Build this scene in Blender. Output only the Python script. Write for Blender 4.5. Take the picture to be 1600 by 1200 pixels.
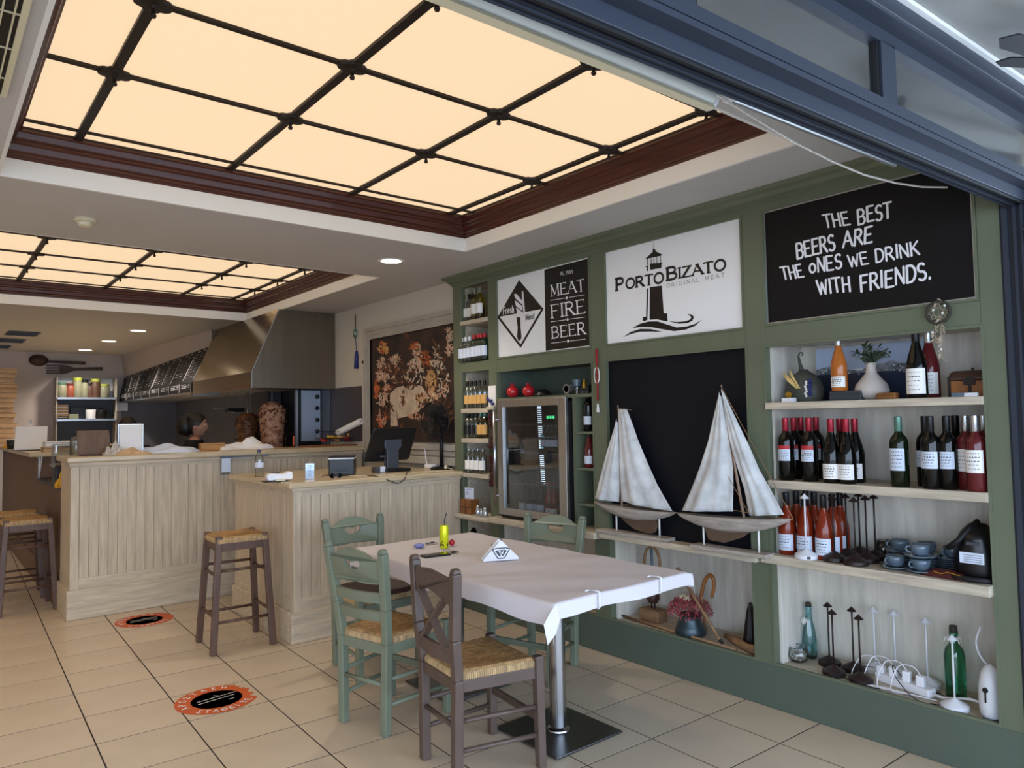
import bpy, math, random
from mathutils import Vector, Matrix
from mathutils.geometry import tessellate_polygon
random.seed(7)
C = bpy.context.scene.collection
SC = bpy.context.scene
for o in list(bpy.data.objects): bpy.data.objects.remove(o)

# ---------------------------------------------------------------- camera
FPX, YAW, PITCH, ROLL, CH = 1132.95, 0.68609, 0.04871, -0.01694, 1.5
def cam_axes():
    cy, sy, cp, sp = math.cos(YAW), math.sin(YAW), math.cos(PITCH), math.sin(PITCH)
    f = Vector((sy*cp, cy*cp, sp)); r = Vector((cy, -sy, 0)); u = r.cross(f)
    c, s = math.cos(ROLL), math.sin(ROLL)
    return c*r + s*u, -s*r + c*u, f
CR, CU, CF = cam_axes()
cd = bpy.data.cameras.new('camera'); cam = bpy.data.objects.new('camera', cd); C.objects.link(cam)
cam.matrix_world = Matrix(((CR.x, CU.x, -CF.x, 0), (CR.y, CU.y, -CF.y, 0), (CR.z, CU.z, -CF.z, CH), (0, 0, 0, 1)))
cd.sensor_width = 36; cd.lens = FPX/1600*36; cd.clip_start = .05; cd.clip_end = 200
SC.camera = cam
# where a viewing ray of the survey photo meets a real plane (axis, value): used to read dimensions off
def hp(px, py, axis, val):
    d = CR*((px-800)/FPX) - CU*((py-600)/FPX) + CF
    o = Vector((0, 0, CH)); t = (val-o[axis])/d[axis]
    return o + d*t

# ---------------------------------------------------------------- light, world, exposure
SC.view_settings.view_transform = 'Standard'; SC.view_settings.look = 'None'
SC.view_settings.gamma = 1; SC.view_settings.use_curve_mapping = False
SC.view_settings.exposure = 0.0
SC.cycles.use_denoising = True
SC.cycles.max_bounces = 8; SC.cycles.diffuse_bounces = 4; SC.cycles.glossy_bounces = 4; SC.cycles.transmission_bounces = 8
SC.cycles.caustics_reflective = False; SC.cycles.caustics_refractive = False
SC.cycles.sample_clamp_indirect = 6
w = bpy.data.worlds.new('world'); SC.world = w; w.use_nodes = True
bg = w.node_tree.nodes['Background']
bg.inputs[0].default_value = (0.62, 0.77, 1.0, 1); bg.inputs[1].default_value = 6.8
def area(name, loc, rot, sx, sy, e, col, spread=None, portal=False):
    l = bpy.data.lights.new(name, 'AREA'); l.shape = 'RECTANGLE'; l.size = sx; l.size_y = sy; l.energy = e; l.color = col
    if portal: l.cycles.is_portal = True
    if spread: l.spread = spread
    o = bpy.data.objects.new(name, l); C.objects.link(o); o.location = loc; o.rotation_euler = rot; return o
area('sky_portal', (0.2, -3.4, 1.4), (math.radians(90), 0, 0), 9.0, 2.8, 1, (1, 1, 1), portal=True)

# ---------------------------------------------------------------- materials
def srgb(r, g, b):
    f = lambda c: (c/255/12.92) if c/255 <= .04045 else ((c/255+.055)/1.055)**2.4
    return (f(r), f(g), f(b))
MT = {}
def pm(name, col, rough=.5, metal=0, coat=0, noise=0, nscale=6, stretch=None, bump=0, bscale=None, trans=0, ior=1.45, spec=.5, emit=None, es=0, col2=None, alpha=None, aniso=0, sheen=0):
    m = bpy.data.materials.new(name); m.use_nodes = True; nt = m.node_tree; N = nt.nodes; L = nt.links
    b = N['Principled BSDF']; I = b.inputs
    I['Base Color'].default_value = (*col, 1); I['Roughness'].default_value = rough; I['Metallic'].default_value = metal
    I['Coat Weight'].default_value = coat; I['Transmission Weight'].default_value = trans; I['IOR'].default_value = ior
    I['Specular IOR Level'].default_value = spec
    if alpha is not None: I['Alpha'].default_value = alpha
    if sheen: I['Sheen Weight'].default_value = sheen
    if emit: I['Emission Color'].default_value = (*emit, 1); I['Emission Strength'].default_value = es
    if noise or bump:
        tc = N.new('ShaderNodeTexCoord'); mp = N.new('ShaderNodeMapping'); L.new(tc.outputs['Object'], mp.inputs[0])
        if stretch: mp.inputs['Scale'].default_value = stretch
        nz = N.new('ShaderNodeTexNoise'); nz.inputs['Scale'].default_value = nscale; nz.inputs['Detail'].default_value = 6; nz.inputs['Roughness'].default_value = .6
        L.new(mp.outputs[0], nz.inputs['Vector'])
        if noise:
            rp = N.new('ShaderNodeValToRGB'); L.new(nz.outputs[0], rp.inputs[0])
            c2 = col2 or tuple(max(0, c*(1-noise)) for c in col)
            rp.color_ramp.elements[0].position = .32; rp.color_ramp.elements[1].position = .68
            rp.color_ramp.elements[0].color = (*c2, 1); rp.color_ramp.elements[1].color = (*[min(1, c*(1+noise*.35)) for c in col], 1)
            L.new(rp.outputs[0], I['Base Color'])
        if bump:
            n2 = nz
            if bscale:
                n2 = N.new('ShaderNodeTexNoise'); n2.inputs['Scale'].default_value = bscale; n2.inputs['Detail'].default_value = 3; L.new(mp.outputs[0], n2.inputs['Vector'])
            bp = N.new('ShaderNodeBump'); bp.inputs['Strength'].default_value = bump; bp.inputs['Distance'].default_value = .01
            L.new(n2.outputs[0], bp.inputs['Height']); L.new(bp.outputs[0], I['Normal'])
    MT[name] = m; return m
def thin(name, tint, gloss=.08, rough=.02):
    m = bpy.data.materials.new(name); m.use_nodes = True; nt = m.node_tree; N = nt.nodes; L = nt.links
    for n in list(N): N.remove(n)
    out = N.new('ShaderNodeOutputMaterial'); mx = N.new('ShaderNodeMixShader'); tr = N.new('ShaderNodeBsdfTransparent'); gl = N.new('ShaderNodeBsdfGlossy')
    fr_ = N.new('ShaderNodeLayerWeight'); fr_.inputs[0].default_value = .22; mt = N.new('ShaderNodeMath'); mt.operation = 'MULTIPLY_ADD'
    mt.inputs[1].default_value = .8; mt.inputs[2].default_value = gloss; L.new(fr_.outputs['Fresnel'], mt.inputs[0])
    tr.inputs[0].default_value = (*tint, 1); gl.inputs['Roughness'].default_value = rough; gl.inputs['Color'].default_value = (.9, .9, .9, 1)
    L.new(mt.outputs[0], mx.inputs[0]); L.new(tr.outputs[0], mx.inputs[1]); L.new(gl.outputs[0], mx.inputs[2]); L.new(mx.outputs[0], out.inputs[0])
    MT[name] = m
pm('tile', srgb(206, 188, 164), .32, noise=.10, nscale=2.2, bump=.03, bscale=30)
pm('grout', srgb(44, 34, 28), .9)
pm('ceiling_paint', srgb(192, 190, 188), .85, noise=.03, nscale=2)
pm('fascia_white', srgb(232, 232, 230), .6)
pm('wall_cream', srgb(205, 198, 184), .85, noise=.04, nscale=3)
pm('wall_kitchen', srgb(186, 176, 172), .8, noise=.05, nscale=2)
pm('mahogany', srgb(76, 32, 22), .35, coat=.15, noise=.35, nscale=5, stretch=(1, 1, 12))
pm('iron', srgb(38, 30, 26), .5, metal=.3)
pm('panel_glow', srgb(150, 138, 120), .5, emit=(.90, .665, .42), es=.97)
pm('green', srgb(101, 108, 87), .5, noise=.10, nscale=3, bump=.04, bscale=40)
pm('green_dark', srgb(84, 95, 84), .55, noise=.08, nscale=3)
pm('whitewash', srgb(214, 208, 196), .6, noise=.22, nscale=7, stretch=(3, 3, .35), bump=.08)
pm('shelf_wood', srgb(200, 188, 168), .5, noise=.3, nscale=9, stretch=(6, .5, 6), bump=.1)
pm('bar_wood', srgb(206, 188, 162), .5, noise=.26, nscale=7, stretch=(5, 5, .45), bump=.06)
pm('bar_woodh', srgb(204, 187, 161), .45, noise=.26, nscale=7, stretch=(.5, 4, 5), bump=.06)
pm('bar_top', srgb(206, 184, 148), .35, coat=.25, noise=.3, nscale=6, stretch=(.7, 6, 5), bump=.04)
pm('bar_brown', srgb(112, 84, 62), .5, noise=.25, nscale=7, stretch=(4, 4, .4))  # mostly shade painted into the wing's bar wood; true brown on the clipboard
pm('groove', srgb(70, 56, 40), .8)
pm('black_board', srgb(17, 16, 18), .5, noise=.15, nscale=2, spec=.25)
pm('chalk_board', srgb(14, 16, 24), .55, noise=.3, nscale=2, spec=.25)
pm('sign_white', srgb(236, 238, 240), .35)
pm('ink', srgb(24, 20, 19), .4)
pm('sign_letter', srgb(232, 232, 236), .5)
pm('alu', srgb(190, 192, 194), .35, metal=.9)
pm('navy', srgb(43, 50, 63), .45)
pm('navy_dark', srgb(24, 29, 40), .5)
pm('rubber', srgb(14, 14, 16), .6)
pm('steel', srgb(196, 194, 190), .34, metal=1, noise=.1, nscale=4, stretch=(8, 8, .6))
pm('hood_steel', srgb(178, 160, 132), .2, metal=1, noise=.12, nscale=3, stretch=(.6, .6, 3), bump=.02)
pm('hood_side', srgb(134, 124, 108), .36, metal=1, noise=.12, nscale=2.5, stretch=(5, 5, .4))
pm('pole_steel', srgb(176, 176, 178), .22, metal=1, noise=.08, nscale=20, stretch=(1, 1, .2))
pm('base_dark', srgb(112, 114, 116), .3, metal=1, noise=.1, nscale=3)
pm('splash', srgb(74, 66, 66), .5, noise=.15, nscale=1.5)
pm('dark_tile', srgb(100, 102, 112), .5, noise=.15, nscale=1.5)
pm('chair_green', srgb(119, 127, 108), .4, noise=.1, nscale=5, bump=.04)
pm('chair_brown', srgb(90, 74, 66), .4, noise=.15, nscale=6, bump=.04)
pm('stool_brown', srgb(96, 70, 56), .45, noise=.3, nscale=8, stretch=(4, 4, 1), bump=.06)
pm('rush', srgb(176, 138, 90), .75, noise=.5, nscale=40, stretch=(1, 1, 1), bump=.5)
pm('rush_edge', srgb(196, 164, 120), .75, noise=.45, nscale=60, stretch=(1, 1, .1), bump=.5)
pm('leather', srgb(58, 30, 26), .4)
pm('cloth', srgb(214, 208, 212), .7, noise=.03, nscale=3, bump=.25, bscale=6)
pm('glass_dark', srgb(9, 9, 8), .05, spec=.45)
pm('glass_green', srgb(16, 26, 14), .05, spec=.45)
pm('glass_rose', srgb(150, 50, 22), .05, trans=.35, spec=.5)
pm('glass_amber', srgb(206, 118, 48), .05, trans=.35, spec=.5)
pm('glass_red', srgb(104, 36, 38), .05, trans=.2, spec=.5)
thin('glass_clear', (.86,.90,.90), .07)
thin('glass_teal', (.22,.62,.46), .06)
thin('glass_aqua', (.50,.74,.76), .06)
thin('glass_yellow', (.72,.64,.20), .06)
thin('glass_tint', (.62,.68,.66), .5, .12)
thin('acrylic', (.80,.86,.92), .10)
pm('paper', srgb(238, 236, 232), .6)
pm('paper_blue', srgb(206, 216, 232), .5)
pm('label_red', srgb(176, 42, 46), .5)
pm('label_amber', srgb(216, 168, 96), .5)
pm('foil_red', srgb(150, 30, 46), .3, metal=.4)
pm('foil_black', srgb(20, 20, 22), .3, metal=.2)
pm('foil_silver', srgb(196, 200, 206), .25, metal=.9)
pm('foil_white', srgb(226, 228, 234), .35)
pm('foil_green', srgb(92, 130, 116), .3, metal=.4)
pm('plastic_black', srgb(18, 18, 20), .35)
pm('plastic_grey', srgb(58, 62, 70), .4)
pm('plastic_white', srgb(232, 232, 236), .35)
pm('lamp_bronze', srgb(48, 36, 34), .4, metal=.3)
pm('lamp_white', srgb(220, 222, 228), .35)
pm('cup_blue', srgb(92, 108, 122), .2, coat=.5, noise=.15, nscale=20)
pm('sail', srgb(212, 216, 218), .85, noise=.30, nscale=9, bump=.5, bscale=14)
pm('hull', srgb(176, 166, 156), .7, noise=.35, nscale=12, stretch=(3, .7, 4), bump=.12)
pm('keel', srgb(98, 78, 62), .6, noise=.3, nscale=6)
pm('mast', srgb(170, 148, 134), .6)
pm('driftwood', srgb(150, 116, 82), .7, noise=.4, nscale=10, stretch=(1, 1, 4), bump=.2)
pm('dark_wood', srgb(70, 46, 34), .5, noise=.3, nscale=8)
pm('amber_wood', srgb(146, 92, 44), .45, noise=.4, nscale=10)
pm('pot_metal', srgb(70, 84, 90), .4, metal=.6, noise=.2, nscale=10)
pm('flower_red', srgb(186, 84, 92), .8, noise=.4, nscale=30)
pm('flower_white', srgb(232, 228, 196), .8)
pm('leaf', srgb(74, 92, 66), .6, noise=.3, nscale=15)
pm('leaf_grey', srgb(118, 122, 100), .7)
pm('straw', srgb(214, 184, 116), .8)
pm('vase', srgb(198, 190, 182), .7, noise=.05, nscale=8, bump=.05)
pm('clay_dark', srgb(76, 78, 70), .6, noise=.4, nscale=8, bump=.2)
pm('panel_silver', srgb(176, 186, 200), .45, metal=.6)
pm('gold', srgb(200, 160, 60), .3, metal=.8)
pm('photo_sky', srgb(176, 190, 214), .35)
pm('photo_sea', srgb(36, 48, 72), .35, noise=.4, nscale=6)
pm('photo_town', srgb(58, 66, 74), .4, noise=.6, nscale=30, col2=(.35, .36, .38))
pm('feather', srgb(190, 172, 150), .9, noise=.3, nscale=30)
pm('wicker', srgb(60, 56, 48), .8, noise=.3, nscale=40, bump=.3)
pm('red_yarn', srgb(140, 40, 38), .9)
pm('ceramic_red', srgb(184, 30, 40), .25, coat=.5)
pm('bead_white', srgb(232, 230, 224), .4)
pm('cardboard', srgb(206, 170, 128), .75, noise=.12, nscale=12)
pm('kraft', srgb(186, 138, 84), .75, noise=.15, nscale=10)
pm('canvas_dark', srgb(58, 40, 32), .6, noise=.8, nscale=5, col2=(.012, .009, .010))
pm('paint_cream', srgb(206, 184, 158), .7, noise=.3, nscale=14)
pm('paint_orange', srgb(196, 104, 58), .7, noise=.35, nscale=14)
pm('paint_brown', srgb(112, 68, 44), .7, noise=.45, nscale=10)
pm('paint_ochre', srgb(206, 160, 96), .7, noise=.3, nscale=10)
pm('paint_skin', srgb(196, 146, 118), .7, noise=.25, nscale=12)
pm('frame_woodh', srgb(176, 170, 158), .6, noise=.18, nscale=7, stretch=(4, .5, 5), bump=.05)
pm('frame_wood', srgb(176, 170, 158), .6, noise=.18, nscale=7, stretch=(4, 4, .6), bump=.05)
pm('skin', srgb(176, 126, 100), .6)
pm('hair', srgb(22, 16, 14), .5, noise=.3, nscale=30)
pm('shirt', srgb(16, 16, 18), .8)
pm('meat_light', srgb(182, 142, 112), .6, noise=.55, nscale=22, bump=.8, col2=srgb(112, 56, 36))
pm('meat_dark', srgb(128, 84, 44), .5, noise=.6, nscale=18, bump=.8, col2=srgb(60, 28, 14))
pm('meat_crust', srgb(96, 46, 26), .45, noise=.5, nscale=20, bump=.9)
pm('grill_black', srgb(24, 24, 28), .4, metal=.3)
pm('can_yellow', srgb(222, 226, 28), .3, metal=.3)
pm('lilac', srgb(132, 134, 196), .4)
pm('lemon', srgb(208, 156, 40), .7)
pm('downlight', (1, 1, 1), .5, emit=(1.0, .90, .76), es=5)
pm('lamp_warm', (1, 1, 1), .5, emit=(1.0, .80, .55), es=8)
pm('cream_plastic', srgb(214, 206, 178), .5)
pm('roller_fabric', srgb(240, 242, 236), .7)
pm('wood_strip', srgb(82, 64, 52), .6)
pm('soffit', srgb(150, 150, 146), .9, noise=.1, nscale=2, bump=.1, bscale=60)
pm('plenum', srgb(176, 184, 180), .8, noise=.08, nscale=1)
pm('sticker_orange', srgb(206, 92, 38), .5, noise=.15, nscale=8)
pm('sticker_black', srgb(34, 30, 30), .5, noise=.3, nscale=12)
pm('pave', srgb(190, 186, 180), .8, noise=.1, nscale=2)
pm('led', (1, 1, 1), .5, emit=(.75, .88, 1.0), es=2.2)  # glow that imitates a window reflection on the cooler door
pm('green_led', (.1, 1, .3), .5, emit=(.1, 1, .35), es=1.0)
pm('fridge_inner', srgb(60, 56, 54), .4, metal=.4)
thin('fridge_glass', (.82,.84,.86), .03)
pm('shell', srgb(206, 196, 186), .5, noise=.4, nscale=60, bump=.6)
pm('dark_red', srgb(84, 26, 28), .6, noise=.3, nscale=20)
pm('jar_mix', srgb(110, 110, 92), .4)
pm('jar_red', srgb(112, 56, 40), .4)
pm('lime', srgb(150, 160, 70), .5)
pm('blue_bead', srgb(40, 48, 110), .5)

# ---------------------------------------------------------------- mesh tools
class M:
    def __init__(s): s.v = []; s.f = []
    def add(s, vs, fs):
        n = len(s.v); s.v += [tuple(v) for v in vs]; s.f += [tuple(i+n for i in f) for f in fs]; return s
    def box(s, x0, y0, z0, x1, y1, z1):
        x0, x1 = min(x0, x1), max(x0, x1); y0, y1 = min(y0, y1), max(y0, y1); z0, z1 = min(z0, z1), max(z0, z1)
        return s.add([(x0, y0, z0), (x1, y0, z0), (x1, y1, z0), (x0, y1, z0), (x0, y0, z1), (x1, y0, z1), (x1, y1, z1), (x0, y1, z1)],
                     [(0, 3, 2, 1), (4, 5, 6, 7), (0, 1, 5, 4), (1, 2, 6, 5), (2, 3, 7, 6), (3, 0, 4, 7)])
    def bar(s, a, b, w, h=None, up=(0, 0, 1), w1=None, h1=None):      # square bar from a to b
        a, b = Vector(a), Vector(b); h = h or w; w1 = w1 or w; h1 = h1 or h
        d = (b-a).normalized(); u = Vector(up)
        if abs(d.dot(u)) > .98: u = Vector((0, 1, 0))
        sd = d.cross(u).normalized(); u = sd.cross(d).normalized()
        vs = []
        for p, ww, hh in ((a, w, h), (b, w1, h1)):
            for i, j in ((-1, -1), (1, -1), (1, 1), (-1, 1)): vs.append(p + sd*(i*ww/2) + u*(j*hh/2))
        return s.add(vs, [(0, 1, 2, 3), (7, 6, 5, 4), (0, 4, 5, 1), (1, 5, 6, 2), (2, 6, 7, 3), (3, 7, 4, 0)])
    def tube(s, pts, r, n=8, cap=True, sx=1.0):
        pts = [Vector(p) for p in pts]; rs = r if isinstance(r, (list, tuple)) else [r]*len(pts)
        d0 = (pts[1]-pts[0]).normalized(); u = Vector((0, 0, 1)) if abs(d0.z) < .9 else Vector((0, 1, 0))
        vs = []; fs = []
        for i, p in enumerate(pts):
            d = (pts[min(i+1, len(pts)-1)] - pts[max(i-1, 0)])
            d = d.normalized() if d.length > 1e-9 else d0
            sd = d.cross(u)
            sd = sd.normalized() if sd.length > 1e-6 else Vector((1, 0, 0))
            u = sd.cross(d).normalized()
            for k in range(n):
                a = 2*math.pi*k/n; vs.append(p + sd*(math.cos(a)*rs[i]*sx) + u*(math.sin(a)*rs[i]))
        for i in range(len(pts)-1):
            for k in range(n):
                k2 = (k+1) % n; fs.append((i*n+k, i*n+k2, (i+1)*n+k2, (i+1)*n+k))
        if cap: fs.append(tuple(range(n-1, -1, -1))); fs.append(tuple((len(pts)-1)*n+k for k in range(n)))
        return s.add(vs, fs)
    def lathe(s, prof, c=(0, 0, 0), n=20, sx=1, sy=1, a0=0, a1=None, rot=None):
        c = Vector(c); vs = []; fs = []; full = a1 is None
        m = n if full else n+1; A = 2*math.pi if full else (a1-a0)
        for r, z in prof:
            for k in range(m):
                a = a0 + A*k/n; v = Vector((r*math.cos(a)*sx, r*math.sin(a)*sy, z))
                if rot: v = rot @ v
                vs.append(c+v)
        for i in range(len(prof)-1):
            for k in range(n):
                k2 = (k+1) % m; fs.append((i*m+k, i*m+k2, (i+1)*m+k2, (i+1)*m+k))
        if full:
            if prof[0][0] > .0012 and prof[-1][0] <= .0012: fs.append(tuple(range(m-1, -1, -1)))
            if prof[-1][0] > .0012 and prof[0][0] <= .0012: fs.append(tuple((len(prof)-1)*m+k for k in range(m)))
        return s.add(vs, fs)
    def ball(s, c, r, n=12, sx=1, sy=1, sz=1):
        k = max(4, n//2); return s.lathe([(max(1e-4, r*math.sin(math.pi*i/k)), -r*sz*math.cos(math.pi*i/k)) for i in range(k+1)], c, n, sx, sy)
    def prism(s, poly, fn, d0, d1):      # poly 2-D, fn(u, v, d) -> 3-D
        n = len(poly); vs = [fn(u, v, d0) for u, v in poly] + [fn(u, v, d1) for u, v in poly]
        tri = tessellate_polygon([[Vector((u, v, 0)) for u, v in poly]])
        fs = [tuple(t) for t in tri] + [tuple(n+i for i in reversed(t)) for t in tri]
        fs += [(i, (i+1) % n, n+(i+1) % n, n+i) for i in range(n)]
        return s.add(vs, fs)
    def flat(s, poly, fn, d=0):
        tri = tessellate_polygon([[Vector((u, v, 0)) for u, v in poly]])
        return s.add([fn(u, v, d) for u, v in poly], [tuple(t) for t in tri])
    def grid(s, nu, nv, fn):
        vs = [fn(i/(nu-1), j/(nv-1)) for j in range(nv) for i in range(nu)]
        return s.add(vs, [(j*nu+i, j*nu+i+1, (j+1)*nu+i+1, (j+1)*nu+i) for j in range(nv-1) for i in range(nu-1)])
    def mesh(s, name, mat, smooth=False):
        me = bpy.data.meshes.new(name); me.from_pydata(s.v, [], s.f); me.validate()
        if mat: me.materials.append(MT[mat])
        if smooth:
            me.shade_smooth()
            if smooth is not True: me.set_sharp_from_angle(angle=math.radians(smooth))
        import bmesh
        b = bmesh.new(); b.from_mesh(me); bmesh.ops.recalc_face_normals(b, faces=b.faces); b.to_mesh(me); b.free()
        return me
    def build(s, name, mat, parent=None, smooth=False, bevel=0, solid=0, world=False, stuff=False, label=None, sub=0):
        o = bpy.data.objects.new(name, s.mesh(name, mat, smooth)); C.objects.link(o)
        if parent:
            o.parent = parent
            if world: o.matrix_parent_inverse = mw(parent).inverted()
        if solid: md = o.modifiers.new('s', 'SOLIDIFY'); md.thickness = solid; md.offset = 0
        if bevel: md = o.modifiers.new('b', 'BEVEL'); md.width = bevel; md.segments = 2; md.limit_method = 'ANGLE'
        if sub: md = o.modifiers.new('u', 'SUBSURF'); md.levels = sub; md.render_levels = sub
        if stuff: o['kind'] = 'stuff'
        if label: o['label'] = label
        return o
def mw(o):
    m = Matrix.LocRotScale(o.location, o.rotation_euler, o.scale)
    return (mw(o.parent) @ o.matrix_parent_inverse @ m) if o.parent else m
def tag(o, label, cat, group=None):
    o['label'] = label; o['category'] = cat
    if group: o['group'] = group
    return o
def thing(name, label, cat, loc=(0, 0, 0), rz=0, group=None):
    o = bpy.data.objects.new(name, None); C.objects.link(o); o.location = loc; o.rotation_euler = (0, 0, rz)
    o.empty_display_size = .05
    return tag(o, label, cat, group)
def struct(o): o['kind'] = 'structure'; return o
def dup(root, loc, rz=None, label=None, group=None):
    r = root.copy(); C.objects.link(r); r.location = loc
    if rz is not None: r.rotation_euler = (0, 0, rz)
    if label: r['label'] = label
    if group: r['group'] = group
    for ch in root.children:
        c = ch.copy(); C.objects.link(c); c.parent = r
        for g in ch.children:
            d = g.copy(); C.objects.link(d); d.parent = c
    return r
PI = math.pi

# ---------------------------------------------------------------- stroke lettering
def arc(cx, cy, rx, ry, a0, a1, n=8): return [(cx+rx*math.cos(math.radians(a0+(a1-a0)*i/n)), cy+ry*math.sin(math.radians(a0+(a1-a0)*i/n))) for i in range(n+1)]
# every stroke: (points, weight) weight 1 thick, 0 thin
G = {
 'A': [([(0, 0), (.42, 1)], 0), ([(.42, 1), (.86, 0)], 1), ([(.17, .36), (.68, .36)], 0)],
 'B': [([(.08, 0), (.08, 1)], 1), ([(.08, 1)]+arc(.4, .76, .26, .24, 90, -90)+[(.08, .52)], .5), ([(.08, .52)]+arc(.42, .26, .32, .26, 90, -90)+[(.08, 0)], .5)],
 'C': [(arc(.45, .5, .42, .5, 50, 310, 14), .7)],
 'D': [([(.08, 0), (.08, 1)], 1), ([(.08, 1), (.3, 1)]+arc(.32, .5, .42, .5, 90, -90, 10)+[(.08, 0)], .6)],
 'E': [([(.08, 0), (.08, 1)], 1), ([(.08, 1), (.66, 1)], 0), ([(.08, .52), (.56, .52)], 0), ([(.08, 0), (.7, 0)], 0)],
 'F': [([(.08, 0), (.08, 1)], 1), ([(.08, 1), (.66, 1)], 0), ([(.08, .52), (.54, .52)], 0)],
 'G': [(arc(.45, .5, .42, .5, 50, 330, 14)+[(.85, .45), (.55, .45)], .6)],
 'H': [([(.08, 0), (.08, 1)], 1), ([(.68, 0), (.68, 1)], 1), ([(.08, .5), (.68, .5)], 0)],
 'I': [([(.12, 0), (.12, 1)], 1)],
 'K': [([(.08, 0), (.08, 1)], 1), ([(.66, 1), (.1, .42)], 0), ([(.26, .56), (.72, 0)], 1)],
 'L': [([(.08, 0), (.08, 1)], 1), ([(.08, 0), (.64, 0)], 0)],
 'M': [([(.08, 0), (.1, 1)], 0), ([(.1, 1), (.46, .12)], 1), ([(.46, .12), (.84, 1)], 0), ([(.84, 1), (.88, 0)], 1)],
 'N': [([(.08, 0), (.08, 1)], 0), ([(.08, 1), (.72, 0)], 1), ([(.72, 0), (.72, 1)], 0)],
 'O': [(arc(.46, .5, .42, .5, 0, 360, 18), .7)],
 'o': [(arc(.36, .32, .3, .32, 0, 360, 14), .7)],
 'P': [([(.08, 0), (.08, 1)], 1), ([(.08, 1), (.3, 1)]+arc(.36, .74, .28, .26, 90, -90)+[(.08, .48)], .6)],
 'R': [([(.08, 0), (.08, 1)], 1), ([(.08, 1), (.3, 1)]+arc(.36, .75, .27, .25, 90, -90)+[(.08, .5)], .6), ([(.34, .5), (.76, 0)], 1)],
 'S': [(arc(.36, .75, .27, .25, 40, 250, 8)+arc(.36, .26, .3, .26, 80, -140, 8), .7)],
 'T': [([(.38, 0), (.38, 1)], 1), ([(0, 1), (.76, 1)], 0)],
 'W': [([(0, 1), (.24, 0)], 1), ([(.24, 0), (.46, .8)], 0), ([(.46, .8), (.7, 0)], 1), ([(.7, 0), (.94, 1)], 0)],
 'Z': [([(.04, 1), (.68, 1)], 0), ([(.68, 1), (.04, 0)], 1), ([(.04, 0), (.7, 0)], 0)],
 '.': [([(.1, .0), (.1, .06)], 1)],
 'S_': [([(.66, .9), (.6, 1), (.1, 1), (.4, .5), (.06, 0), (.68, 0), (.72, .12)], .6)],
 'Q_': [(arc(.46, .5, .42, .5, 0, 360, 18), .7), ([(.28, .5), (.64, .5)], 0)],
 'r': [([(.08, 0), (.08, .62)], 1), (arc(.3, .4, .2, .22, 160, 60, 4), 0)],
 'e': [([(.06, .32), (.56, .32)]+arc(.32, .32, .26, .32, 0, 300, 10), .6)],
 's': [(arc(.28, .47, .2, .16, 40, 250, 6)+arc(.28, .17, .22, .17, 80, -140, 6), .6)],
 'h': [([(.08, 0), (.08, 1)], 1), (arc(.3, .4, .2, .22, 180, 0, 6)+[(.5, 0)], 1)],
 'a': [(arc(.3, .32, .24, .32, 50, 310, 8), .6), ([(.54, .62), (.54, 0)], 1)],
 't': [([(.22, .95), (.22, .05), (.42, 0)], 1), ([(.02, .64), (.44, .64)], 0)],
 '1': [([(.06, .78), (.26, 1), (.26, 0)], 1)],
 '9': [(arc(.34, .7, .26, .3, 0, 360, 12), .6), ([(.6, .7), (.5, 0)], 1)],
 '8': [(arc(.34, .74, .24, .26, 0, 360, 10), .6), (arc(.34, .25, .3, .26, 0, 360, 10), .6)],
 ' ': [],
}
GW = {'I': .24, '.': .2, 'M': .96, 'W': .96, 'O': .92, 'o': .72, 'S': .7, 'T': .76, 'E': .72, 'F': .68, 'A': .86, 'r': .46, 'e': .62, 's': .52, 'h': .6, 'a': .64, 't': .46, ' ': .4, 'G': .9, '1': .4, 'C': .84}
RK = [0]
def ribbon(mb, pts, fn, w, d, cap=True):
    P = [Vector(p) for p in pts]; RK[0] = (RK[0]+1) % 60; d = d + RK[0]*1.5e-5
    for a, b in zip(P[:-1], P[1:]):
        t = b-a
        if t.length < 1e-6: continue
        t.normalize(); nrm = Vector((-t.y, t.x))*w/2
        d += 2e-6; mb.add([fn(*(a-nrm), d), fn(*(b-nrm), d), fn(*(b+nrm), d), fn(*(a+nrm), d)], [(0, 1, 2, 3)])
    if cap:
        for p in P:
            d += 2e-6
            mb.add([fn(p.x+w/2*math.cos(k*PI/4), p.y+w/2*math.sin(k*PI/4), d) for k in range(8)], [tuple(range(8))])
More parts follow.
